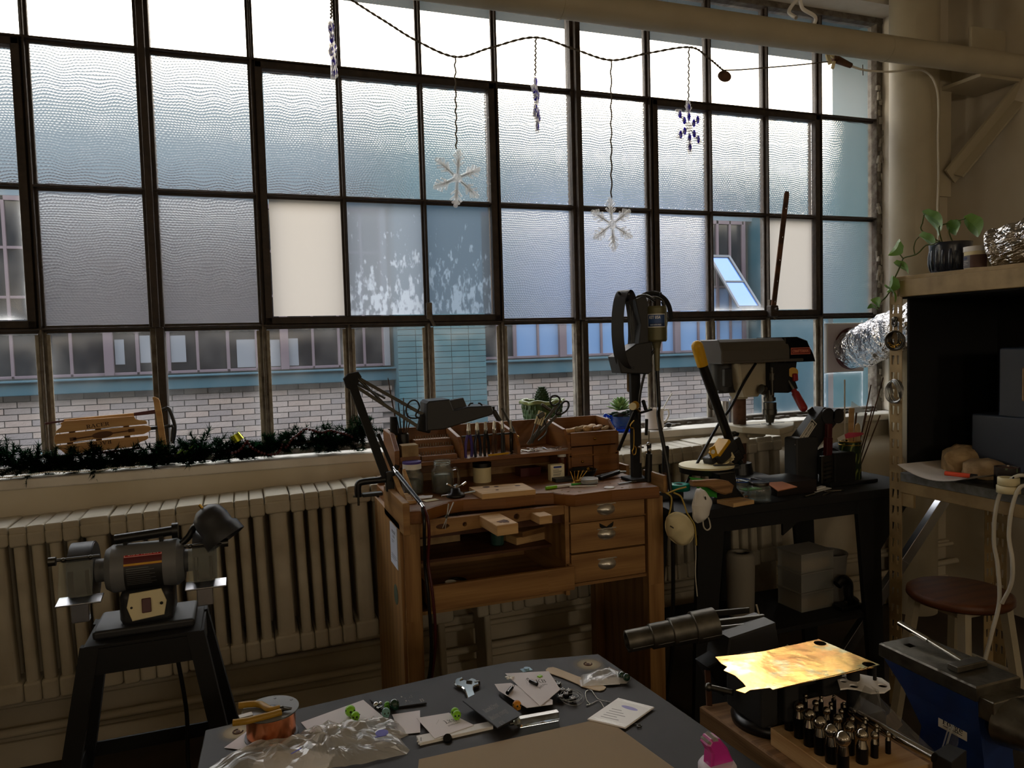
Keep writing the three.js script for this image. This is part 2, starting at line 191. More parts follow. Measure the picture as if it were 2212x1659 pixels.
{
  const B = thing('building', 'low brick building across the alley with teal trim and long window bands', 'building', [2, -0.5, -5.5]);
  const Z = -5.5;
  pw('wall', [bb(-9, 1.7, -0.5, 1.1, Z - 0.3, Z - 0.03), bb(2.7, 14, -0.5, 1.1, Z - 0.3, Z - 0.03)], mortar, B);
  pw('wall', [bb(-9, 1.7, 3.12, 4.55, Z - 0.3, Z), bb(2.7, 14, 3.12, 4.45, Z - 0.3, Z), bb(-9, 14, -0.5, 4.05, Z - 4, Z - 3.8)], upper, B);
  pw('roof', bb(-9, 14, 4, 4.1, Z - 4, Z - 0.02), M.charcoal, B);
  pw('parapet', [bb(-9, 1.72, 4.53, 4.6, Z - 0.32, Z + 0.08, 0.01)], tealW, B); pw('parapet', [bb(2.7, 14, 4.43, 4.5, Z - 0.32, Z + 0.08, 0.01)], tealW, B);
  // bricks: the nearer 260 singly, the rest together
  const bg = [0, 1, 2].map((i) => boxUV(bx(0.232 - i * 0.002, 0.056, 0.03, [0, 0, 0]), 0.3)), far = [[], [], [], [], [], []]; let n = 0;
  for (let j = 0; j < 21; j++) { const y = 1.07 - j * 0.064; for (let i = -12; i < 48; i++) { const x = i * 0.24 + (j & 1) * 0.12 - 0.02; if (x > 1.58 && x < 2.85 || x < -2.9 || x > 7) continue; const k = Math.min(5, Math.floor(hash(i, j, 7) * 6)), g = bg[Math.floor(hash(i, j, 8) * 3)], zz = Z - 0.018 + hash(i, j, 9) * 0.006; if (j < 11 && n < 175 && x < 1.6) { n++; const m = new THREE.Mesh(g, brickM[k]); m.name = 'brick'; m.castShadow = m.receiveShadow = true; m.position.set(x - 2, y + 0.5, zz + 5.5); B.add(m); } else far[k].push(put(g.clone(), [x, y, zz])); } }
  far.forEach((f, k) => { const m = pw('brickwork', f, brickM[k], B); m.userData.kind = 'stuff'; });
  // teal pilasters of painted brick
  let tn = 0; const tg = bx(0.2, 0.06, 0.03), tg2 = bx(0.095, 0.06, 0.03);
  for (const [a, b, z] of [[1.68, 2.75, Z + 0.3], [6.85, 7.95, Z + 0.3]]) {
    pw('pilaster', bb(a + 0.01, b - 0.01, -0.5, 4.5, Z - 0.1, z - 0.012), tealW, B);
    for (let j = 0; j < 40; j++) { const y = 0.32 + j * 0.0667, w = (b - a) / 5; if (y > 1.75 && a > 3) break; if (tn >= 118) break; for (let i = 0; i < 5; i++) { tn++; const m = new THREE.Mesh(i === 0 && (j & 1) ? tg : tg, tealBr[Math.floor(hash(i, j, 31) * 3)]); m.scale.x = w / 0.2 - 0.03; m.name = 'painted_brick'; m.position.set(a + (i + 0.5) * w - 2, y + 0.5, z - 0.012 + hash(i, j, 5) * 0.003 + 5.5); m.castShadow = m.receiveShadow = true; B.add(m); } }
  }
  // ledges
  pw('ledge', [bb(-9, 1.7, 1.1, 1.235, Z - 0.1, Z + 0.1, 0.01), bb(-9, 1.7, 1.232, 1.254, Z - 0.1, Z + 0.14, 0.006)], tealW, B);
  pw('ledge', [bb(2.74, 14, 1.1, 1.262, Z - 0.1, Z + 0.1, 0.01), bb(2.74, 14, 1.26, 1.286, Z - 0.1, Z + 0.14, 0.006)], tealW, B);
  // window bands
  const band = (xs, y0, y1, ys, kind) => {
    const f = [bb(xs[0][0], xs[xs.length - 1][0], y0, y0 + 0.03, Z - 0.04, Z, 0.004), bb(xs[0][0], xs[xs.length - 1][0], y1 - 0.05, y1, Z - 0.04, Z, 0.004)];
    for (const [x, w] of xs) f.push(bb(x - w / 2, x + w / 2, y0, y1, Z - 0.04, Z + (w > 0.06 ? 0.03 : 0), 0.004));
    for (const y of ys) f.push(bb(xs[0][0], xs[xs.length - 1][0], y - 0.015, y + 0.015, Z - 0.04, Z - 0.005, 0.004));
    const w = pw('window', f, winBar, B);
    const yy = [y0 + 0.03, ...ys, y1 - 0.05];
    for (let i = 0; i + 1 < xs.length; i++) for (let j = 0; j + 1 < yy.length; j++) pw('pane', bb(xs[i][0] + 0.01, xs[i + 1][0] - 0.01, yy[j], yy[j + 1], Z - 0.034, Z - 0.026), kind(i, j), w);
    return w;
  };
  band([[-2.6, 0.03], [-2.2, 0.03], [-1.95, 0.03], [-1.674, 0.03], [-1.325, 0.09], [-1.053, 0.035], [-0.75, 0.035], [-0.462, 0.03], [-0.15, 0.035], [0.15, 0.03], [0.448, 0.09], [0.764, 0.03], [1.056, 0.03], [1.35, 0.03], [1.6, 0.08]], 1.27, 3.12, [2.1, 2.6], () => winDark);
  band([[2.78, 0.05], [3.0, 0.03], [3.235, 0.05], [3.554, 0.03], [3.889, 0.1], [4.2, 0.03], [4.455, 0.03], [4.764, 0.03], [5.1, 0.1], [5.36, 0.03], [5.6, 0.09], [5.956, 0.03], [6.283, 0.04], [6.492, 0.03], [6.72, 0.06]], 1.3, 3.12, [2.2], (i, j) => i < 2 ? winDark : j === 1 && i > 10 ? winDark : winBlue);
  pw('window_frame', bb(1.575, 1.645, 1.27, 3.12, Z - 0.02, Z + 0.04, 0.005), winWhite, B);
  // a tilted-out casement, the sky reflection put into its blue pane colour
  const cs = pw('casement', [bar([6.1, 2.62, Z + 0.06], [6.36, 1.9, Z + 0.34], 0.03, 0.03), bar([6.42, 2.62, Z + 0.06], [6.72, 1.9, Z + 0.34], 0.03, 0.03), bar([6.1, 2.62, Z + 0.06], [6.42, 2.62, Z + 0.06], 0.03, 0.03, [0, 1, 0]), bar([6.36, 1.9, Z + 0.34], [6.72, 1.9, Z + 0.34], 0.03, 0.03, [0, 1, 0]), bar([6.23, 2.26, Z + 0.2], [6.57, 2.26, Z + 0.2], 0.02, 0.02, [0, 1, 0])], winWhite, B);
  { const g = new THREE.BufferGeometry(); const a = [6.12, 2.6, Z + 0.06], b = [6.4, 2.6, Z + 0.06], c = [6.7, 1.92, Z + 0.33], d = [6.38, 1.92, Z + 0.33], t = [0, 0.008, 0.012], q = (p) => p.map((v, i) => v - t[i]); const f = (...l) => l.flat(); g.setAttribute('position', new THREE.Float32BufferAttribute(f(a, d, c, a, c, b, q(a), q(c), q(d), q(a), q(b), q(c)), 3)); g.computeVertexNormals(); pw('pane', N(g), winSkyPaint, cs); }
  // pale sheets and posters standing inside the left window band
  for (const [x0, x1, y0, y1] of [[-1.27, -1.18, 1.385, 1.65], [-1.03, -0.93, 1.395, 1.687], [-0.73, -0.58, 1.39, 1.68], [-0.06, 0.14, 1.31, 1.62], [0.26, 0.4, 1.31, 1.61], [0.49, 0.6, 1.31, 1.62]]) pw('window_sheet', bb(x0, x1, y0, y1, Z - 0.026, Z - 0.02), winWhite, B);
}
// ---------- out of view: lamps lighting the near side, bench, cabinet shading the lower wall ----------
{
  const bulbM = ST(0xfff2d8, 0.4, 0, { emissive: new THREE.Color(1, 0.84, 0.64), emissiveIntensity: 2 });
  const b = thing('unseen_back_bench', 'unseen long wooden bench behind the viewer, out of view under the globe lamps', 'bench', [0.3, 0, 5.6]);  // out of view, stands below the unseen lamps
  part('top', bx(5.6, 0.05, 0.7, [0, 0.775, 0], null, 0.004), M.wood, b); for (const x of [-2.6, -0.9, 0.9, 2.6]) part('leg', bx(0.08, 0.75, 0.6, [x, 0.375, 0], null, 0.004), M.woodV, b);
  for (const [x, where] of [[-1.9, 'leftmost'], [0.4, 'middle'], [2.5, 'rightmost']]) {
    const y = 1.9, t = thing('unseen_globe_lamp', where + ' of three unseen warm globe lamps placed to light the near side', 'lamp', [x, y, 5.5], 0, 'globe lamps');  // unseen lamps, placed to warm the surfaces that face the camera
    part('globe', sp(0.2, [0, 0, 0], null, 28), bulbM, t); part('fitting', cy(0.05, 0.06, 0.08, [0, 0.23, 0]), M.black, t); part('cord', cy(0.005, 0.005, 3.55 - y - 0.26, [0, (3.55 - y + 0.26) / 2, 0], null, 8), M.black, t);
    const l = new THREE.PointLight(new THREE.Color(1, 0.84, 0.64), 0.95, 0, 2); l.castShadow = true; l.shadow.radius = 9; l.name = 'unseen_globe_light'; t.add(l);
  }
  const c = thing('unseen_cabinet', 'unseen grey cabinet left of the viewer, placed to shade the lower wall', 'cabinet', [-1.6, 0, 2.95]); part('body', bx(2.2, 1.16, 0.3, [0, 0.58, 0], null, 0.006), M.charcoal, c); for (const x of [-0.82, -0.27, 0.27, 0.82]) { const d = part('door', bx(0.53, 1.06, 0.018, [x, 0.58, 0.158], null, 0.003), M.greyD, c); part('handle', bx(0.012, 0.12, 0.02, [x + 0.2, 0.6, 0.176], null, 0.003), M.steel, d); }  // out of view, placed so its shadow darkens the lower left wall
}
// ---------- pipes and bracket at the top ----------
{
  const t = thing('overhead_pipe', 'thick cream-painted horizontal pipe running across the top of the window into the corner', 'pipe', [0.4, 2.748, 0.6]);
  pw('pipe', rod([XL, 2.8, 0.6], [XR, 2.812, 0.6], 0.057, 0.057, 28), M.creamPaint, t);
  pw('collar', [rod([1.213, 2.806, 0.6], [1.221, 2.806, 0.6], 0.0585, 0.0585, 28), rod([2.85, 2.809, 0.6], [2.858, 2.809, 0.6], 0.0585, 0.0585, 28)], M.creamPaint, t);
  const h = thing('pipe_hanger', 'bent white wire hanger hooked over the cream pipe above the last snowflake', 'hanger', [2.36, 2.86, 0.6]);
  pw('wire', tb([[2.3, 2.86, 0.65], [2.305, 2.91, 0.6], [2.36, 2.97, 0.6], [2.38, 2.93, 0.6], [2.45, 2.9, 0.6], [2.46, 2.862, 0.56]], 0.008, 40), M.white, h);
  pw('rod', rod([2.36, 2.965, 0.6], [2.36, H, 0.6], 0.006), M.white, h);
  const c = thing('corner_column', 'round cream-painted vertical pipe column standing in the corner right of the window', 'column', [3.355, 0, 0.31]);
  part('shaft', cy(0.118, 0.118, H, [0, H / 2, 0], null, 40), M.creamPaint, c);
  part('collar', [cy(0.16, 0.13, 0.16, [0, H - 0.08, 0], null, 32)], M.creamPaint, c);
  const k = thing('wall_bracket', 'cream steel knee bracket bracing the overhead pipe from the corner column', 'bracket', [3.5, 2.4, 0.45]);
  pw('brace', [bar([3.5, 2.3, 0.4], [3.85, 2.82, 0.62], 0.11, 0.014, [0.3, 0, 1]), bar([3.52, 2.3, 0.43], [3.87, 2.82, 0.65], 0.012, 0.06, [0.3, 0, 1])], M.creamPaint, k);
  pw('upright', bb(3.44, 3.53, 2.2, 2.86, 0.37, 0.385, 0.003), M.creamPaint, k);
  pw('plate', [bb(3.46, 3.74, 2.74, 2.76, 0.36, 0.6, 0.003), bb(3.5, 3.74, 2.86, 3.02, 0.5, 0.52, 0.003)], M.creamPaint, k);
  const b = thing('ceiling_beam', 'shadowed cream ceiling beam crossing the top right corner above the pipe', 'beam', [3.2, 3.3, 1.1]);
  pw('beam', bb(3.0, XR, 3.33, H, 0.5, ZB, 0.01), M.creamPaint, b);
}
// ---------- snowflake light string ----------
{
  const Zs = 0.47;
  const led = PH({ color: 0x3a22d0, roughness: 0.3, transmission: 0.5, thickness: 0 }), ice = PH({ color: 0xffffff, roughness: 0.42, transmission: 0.9, thickness: 0, specularIntensity: 2 });
  const arm = (a) => { const f = (r, o) => [r * Math.sin(a) + o * Math.cos(a), r * Math.cos(a) - o * Math.sin(a), 0]; const g = [rod(f(0.014, 0), f(0.104, 0), 0.0078, 0.0088, 8), sp(0.0095, f(0.106, 0), null, 8)]; for (const s of [-1, 1]) for (const [r, l] of [[0.045, 0.03], [0.066, 0.03], [0.084, 0.02]]) g.push(rod(f(r, 0), f(r + l * 0.75, s * l * 0.8), 0.0046, 0.0046, 6)); return g; };
  const make = (label, p) => { const t = thing('snowflake_light', label, 'ornament', p, 0, 'snowflake lights'); for (let i = 0; i < 6; i++) { const a = i * PI / 3; const m = part('arm', arm(a), ice, t); part('wire_core', rod([0.02 * Math.sin(a), 0.02 * Math.cos(a), 0], [0.08 * Math.sin(a), 0.08 * Math.cos(a), 0], 0.0018, 0.0018, 5), M.steelD, m); } part('hub', [cy(0.018, 0.018, 0.012, [0, 0, 0], [PI / 2, 0, 0]), sp(0.011, [0, 0, 0])], ice, t); return t; };
  const P = { a: [.358,2.5872,.47], b: [.8174,2.1468,.47], c: [1.1568,2.4581,.47], d: [1.4888,1.9867,.47], e: [1.874,2.4177,.47] };
  const first = make('large clear plastic snowflake hanging low in front of the left hinged vent, facing the room', P.b);
  const fl = [first, dup(first, P.d, 0.12, 'lowest clear plastic snowflake, hanging in front of the window left of the headband'), dup(first, P.a, 1.35, 'edge-on snowflake with violet bulbs at the left end of the string'), dup(first, P.c, 1.08, 'turned snowflake with violet bulbs on a short wire under the peak of the string'), dup(first, P.e, 0.45, 'snowflake with violet bulbs hanging nearest the brown wire box')];
  first.rotation.z = R(-6); first.rotation.y = 0.2; fl[1].rotation.z = R(4); fl[2].rotation.z = R(-5); fl[3].rotation.z = R(9); fl[4].rotation.z = R(2);
  fl.forEach((f, i) => { for (let k = 0; k < 6; k++) { const a = k * PI / 3, m = i > 1 ? led : ice; for (const r of i > 1 ? [0.045, 0.085] : [0.06]) part('bulb', put(sp(0.0078, [0, 0, 0], [1, 2.2, 1], 8), [r * Math.sin(a), r * Math.cos(a), 0.002], [0, 0, 0]).rotateZ(0), m, f); } });
  const s = thing('light_string', 'thin twisted wire string with five snowflakes swagging across the upper window', 'light string', [P.c[0], 2.6, Zs]);
  const w = [[.3394,2.861,.47],[.3765,2.8005,.47],[.4388,2.7722,.47],[.5527,2.7143,.47],[.6738,2.6549,.47],[.8271,2.6105,.47],[.9703,2.6608,.47],[1.1581,2.7208,.47],[1.3308,2.6938,.47],[1.4999,2.6664,.47],[1.6771,2.7132,.47],[1.8844,2.7604,.47],[1.9786,2.7248,.47],[2.0551,2.6785,.47]];
  const tw = (o) => curve(w).getPoints(260).map((p, i) => [p.x, p.y + 0.0026 * Math.sin(i * 0.9 + o), p.z + 0.0026 * Math.cos(i * 0.9 + o)]);
  pw('wire', [tb(tw(0), 0.0027, 520, false, 5), tb(tw(PI), 0.0027, 520, false, 5)], M.cordG, s);
  const drop = (a, b) => { const n = 24, q = []; for (let i = 0; i <= n; i++) { const u = i / n; q.push([a[0] + (b[0] - a[0]) * u + 0.003 * Math.sin(i * 2.1), a[1] + (b[1] - a[1]) * u, a[2] + 0.002 * Math.cos(i * 2.1)]); } return tb(q, 0.0032, 70, false, 5); };
  const top = (p) => [p[0], p[1] + 0.112, p[2]];
  for (const [a, b] of [[[.3632,2.7988,.47], top(P.a)], [[.8234,2.6084,.47], top(P.b)], [[1.1621,2.7195,.47], top(P.c)], [[1.4998,2.6645,.47], top(P.d)], [[1.8797,2.7579,.47], top(P.e)]]) pw('drop_wire', drop(a, b), M.cordG, s);
  pw('lead_wire', tb([[2.0551,2.6785,.47],[2.1486,2.6896,.47],[2.3,2.7145,.47],[2.456,2.7403,.47],[2.6578,2.7773,.47]], 0.0034, 40, false, 5), M.cordG, s);
  const A = [2.0621,2.6531,.47]; soloW('wire_box', put(sp(0.0125, [0, 0, 0], [2.7, 1.9, 1.5], 16), A, [0, 0, R(-6)]), M.rust, 'small rounded brown control box hanging on the snowflake string', 'control box');
  const pg = thing('plug_adapter', 'brown plug and cream clip joining the snowflake string to the white cord', 'plug', [2.6716,2.7808,.47]);
  pw('plug', [rod([2.6882,2.791,.47], [2.7771,2.7699,.47], 0.018, 0.012, 12), rod([2.6717,2.7936,.47], [2.6937,2.7894,.47], 0.014, 0.016, 12)], M.rust, pg);
  pw('clip', [bx(0.02, 0.05, 0.012, [2.6442,2.7865,.47], [0, 0, 0.4], 0.003), bx(0.05, 0.014, 0.012, [2.658,2.8092,.47], [0, 0, -0.6], 0.003), bx(0.014, 0.04, 0.012, [2.6715,2.7638,.47], [0, 0, -0.3], 0.003)], M.cream, pg);
  const c = thing('power_cord', 'white power cord looping from the plug round the column and down behind the pot plant', 'cord', [3.3316,2.4647,.47]);
  pw('cord', tb([...[[2.7771,2.7678,.47],[2.8677,2.7572,.47],[3.0125,2.7646,.47],[3.1462,2.7841,.47],[3.228,2.792,.47],[3.2896,2.7663,.47],[3.3271,2.704,.47],[3.337,2.6137,.47],[3.3347,2.4649,.47],[3.3389,2.2813,.47],[3.3334,2.1425,.47],[3.3371,2.0499,.47]], ...[[3.3381,1.8638,.47]]], 0.005, 120), M.cordW, c);
  pw('wire_tie', rod([2.8478,2.7812,.47], [2.8505,2.7316,.47], 0.0025), M.black, c);
}
// ---------- radiators ----------
{
  const sec = []; // one cast section, front to back three flattened tubes
  for (const z of [0.075, 0, -0.075]) sec.push(bx(0.037, 0.56, 0.05, [0, 0.305, z], null, 0.014));
  sec.push(bx(0.0525, 0.05, 0.215, [0, 0.575, 0], null, 0.01), bx(0.0525, 0.075, 0.215, [0, 0.05, 0], null, 0.012), bx(0.05, 0.03, 0.2, [0, 0.605, 0], null, 0.006));
  const g = boxUV(mergeGeometries(sec), 0.5), wide = boxUV(mergeGeometries([...sec.map((q) => q.clone().scale(1.75, 1, 1))]), 0.5);
  const rad = (label, x0, x1, y0) => { const t = thing('radiator', label, 'radiator', [x0, y0, 0.315]); t.rotation.z = 0.029; let x = 0, i = 0; while (x < x1 - x0) { const w = i % 5 === 4 ? 0.092 : 0.0525; const m = part('section', (i % 5 === 4 ? wide : g), M.rad, t); m.position.set(x + w / 2, (i % 5 === 4) ? 0.004 : 0, 0); x += w; i++; } part('foot', bx(0.03, 0.32, 0.16, [0.05, -0.14, 0], null, 0.01), M.rad, t); part('foot', bx(0.03, 0.34, 0.16, [x - 0.05, -0.15, 0], null, 0.01), M.rad, t); return t; };
  const a = rad('long cream cast-iron radiator under the window behind the bench grinder', -1.35, 0.72, 0.292);
  const b = rad('cream cast-iron radiator under the window behind the drill press', 0.86, 2.4, 0.357);
}
// ---------- bench grinder ----------
{
  const t = thing('bench_grinder', 'grey twin-wheel bench grinder with red nameplate and a small black dome lamp', 'grinder', [-0.27, 0.775, 1.12]);
  const ax = 0.935, az = 1.12;
  const X = (r0, r1, x0, x1) => rod([x0, ax, az], [x1, ax, az], r0, r1, 28);
  pw('motor', [X(0.052, 0.062, -0.36, -0.345), X(0.062, 0.062, -0.345, -0.19), X(0.062, 0.05, -0.19, -0.172), X(0.03, 0.03, -0.39, -0.36), X(0.03, 0.03, -0.172, -0.14)], M.grey, t);
  pw('base', [bb(-0.33, -0.2, 0.79, 0.885, 1.06, 1.18, 0.02), bb(-0.39, -0.15, 0.776, 0.8, 1.04, 1.2, 0.008)], M.charcoal, t);
  for (const [x, s] of [[-0.412, -1], [-0.122, 1]]) {
    const w = pw('wheel', X(0.068, 0.068, x - 0.013, x + 0.013), M.greyD, t);
    pw('wheel_guard', [put(N(new THREE.CylinderGeometry(0.078, 0.078, 0.05, 32, 1, true, PI * 0.1, PI * 1.25)), [x, ax, az], [0, 0, PI / 2]).applyMatrix4(new THREE.Matrix4()), X(0.078, 0.078, x + s * 0.024, x + s * 0.027), X(0.076, 0.076, x - s * 0.027, x - s * 0.024)], M.greyD, t);
    pw('tool_rest', [bx(0.1, 0.004, 0.05, [x + 0.005, 0.892, az + 0.1], [R(8), 0, 0], 0.0015), bb(x - 0.02, x + 0.02, 0.83, 0.89, az + 0.06, az + 0.085, 0.003)], M.alu, t);
    const e = pw('eye_shield', bx(0.075, 0.088, 0.003, [x + s * 0.002, 0.945, az + 0.098], [R(-22), 0, 0], 0.001), M.thinGlass, t);
    pw('shield_rod', [rod([x - 0.045, 0.992, az + 0.075], [x + 0.05, 0.992, az + 0.075], 0.004), cy(0.011, 0.011, 0.016, [x + s * 0.055, 0.99, az + 0.075], [0, 0, PI / 2]), sp(0.006, [x - 0.03, 0.992, az + 0.08]), sp(0.006, [x + 0.03, 0.992, az + 0.08])], M.steelD, t);
  }
  pw('handle', [rod([-0.338, 1.012, az], [-0.2, 1.02, az], 0.013, 0.013, 14), rod([-0.2, 1.02, az], [-0.185, 1.02, az], 0.021, 0.021, 16), bb(-0.318, -0.308, 0.98, 1.012, az - 0.01, az + 0.01), bb(-0.232, -0.222, 0.98, 1.016, az - 0.01, az + 0.01), bb(-0.325, -0.215, 0.98, 0.99, az - 0.02, az + 0.02, 0.003)], M.black, t);
  const np = cv(256, 320, (g, w, h) => { g.fillStyle = '#1c1c1c'; g.fillRect(0, 0, w, h); g.fillStyle = '#5a1016'; g.fillRect(0, 60, w, 70); g.fillStyle = '#b81f2a'; g.fillRect(0, 0, w, 58); g.strokeStyle = '#e8c0b8'; g.lineWidth = 5; g.strokeRect(5, 5, w - 10, 48); g.fillStyle = '#f0d8d0'; g.font = 'bold 36px sans-serif'; g.textAlign = 'center'; g.fillText('CRAFTSMAN', w / 2, 43); g.fillStyle = '#d8a010'; g.fillRect(0, 108, w, 16); g.fillStyle = '#777'; for (let i = 0; i < 9; i++) g.fillRect(16, 146 + i * 17, 150 + (i * 37) % 70, 3); });
  const cg = N(new THREE.CylinderGeometry(0.0625, 0.0625, 0.09, 20, 1, true, -0.95, 1.7)); { const p = cg.attributes.position, u = cg.attributes.uv; for (let i = 0; i < p.count; i++) { const a = u.getX(i), b = u.getY(i); u.setXY(i, 1 - b, a); } } cg.rotateZ(PI / 2); cg.translate(-0.268, ax, az);
  { const p = cg.attributes.position, u = cg.attributes.uv; for (let i = 0; i < p.count; i++) { const ang = Math.atan2(p.getZ(i) - az, p.getY(i) - ax); u.setXY(i, (p.getX(i) + 0.313) / 0.09, 1 - (ang - 0.62) / 1.7); } }
  pw('nameplate', cg, ST(0xffffff, 0.5, 0, { map: np }), t, 'red and black nameplate');
  const sw = pw('switch_plate', ext([[-0.045, 0.0], [-0.038, 0.032], [0.034, 0.034], [0.045, 0.003], [0.038, -0.03], [-0.034, -0.034]], 0.006, 0.0015, [-0.262, 0.85, 1.19], [R(-12), R(6), 0]), M.cream, t);
  pw('rocker', [bx(0.022, 0.036, 0.01, [-0.262, 0.851, 1.2], [R(-12), R(6), 0], 0.002)], M.redD, sw); pw('screw', [sp(0.004, [-0.297, 0.849, 1.199]), sp(0.004, [-0.227, 0.852, 1.2])], M.black, sw);
  // dome lamp on a bent neck
  const ld = new V3(0.5, -0.75, 0.25).normalize(), lp = [-.0863,1.031,1.1776];
  const dome = lat([[0, 0.05], [0.018, 0.048], [0.032, 0.036], [0.037, 0.016], [0.036, -0.004], [0.043, -0.01], [0.045, -0.034], [0.041, -0.034], [0.038, -0.012]].map(([r, y]) => [r * 1.22, y * 1.25])); dome.applyQuaternion(new THREE.Quaternion().setFromUnitVectors(new V3(0, -1, 0), ld)); dome.translate(...lp);
  const lm = pw('lamp_shade', dome, M.charcoal, t); pw('neck', tb([[-0.19, 0.975, 1.13], [-0.16, 1.0, 1.13], [-0.14, 1.03, 1.135], [lp[0] - 0.022, lp[1] - 0.005, lp[2]]], 0.009, 24), M.black, t);
  pw('lamp_switch', rod([lp[0] - 0.024, lp[1] + 0.04, lp[2]], [lp[0] - 0.04, lp[1] + 0.064, lp[2]], 0.005, 0.0035), M.brassD, lm);
  pw('lamp_label', bx(0.036, 0.02, 0.004, [lp[0] + 0.02, lp[1] - 0.002, lp[2] + 0.044], [R(-10), R(24), R(30)], 0.001), M.red, lm);
  const sN = thing('grinder_stand', 'black splayed-leg steel stand carrying the bench grinder in front of the radiator', 'stand', [-0.27, 0, 1.13]);
  pw('top', [bb(-0.405, -0.135, 0.765, 0.775, 1.02, 1.23, 0.003), bb(-0.41, -0.13, 0.7, 0.765, 1.222, 1.23), bb(-0.41, -0.13, 0.7, 0.765, 1.02, 1.028), bb(-0.41, -0.402, 0.7, 0.765, 1.02, 1.23), bb(-0.138, -0.13, 0.7, 0.765, 1.02, 1.23)], M.blackM, sN);
  for (const [x, z, X2, Z2] of [[-0.392, 1.215, -0.53, 1.3], [-0.148, 1.215, -0.01, 1.3], [-0.392, 1.035, -0.53, 0.92], [-0.148, 1.035, -0.01, 0.92]]) pw('leg', bar([x, 0.77, z], [X2, 0, Z2], 0.042, 0.03, [0, 0, 1]), M.blackM, sN);
  for (const q of [bb(-0.45, -0.09, 0.37, 0.41, 1.255, 1.262), bb(-0.45, -0.09, 0.37, 0.41, 0.97, 0.977), bb(-0.462, -0.455, 0.37, 0.41, 0.97, 1.262), bb(-0.085, -0.078, 0.37, 0.41, 0.97, 1.262), bb(-0.5, -0.04, 0.13, 0.16, 1.275, 1.285)]) pw('stretcher', q, M.blackM, sN);
  pw('power_cord', tb([[-0.22, 0.79, 1.03], [-0.23, 0.72, 0.985], [-0.215, 0.6, 0.98], [-0.2, 0.45, 0.985], [-0.2, 0.3, 1.01], [-0.17, 0.15, 1.03], [-0.1, 0.02, 1.05], [0.05, 0.01, 0.9]], 0.006, 60), M.black, t);
}
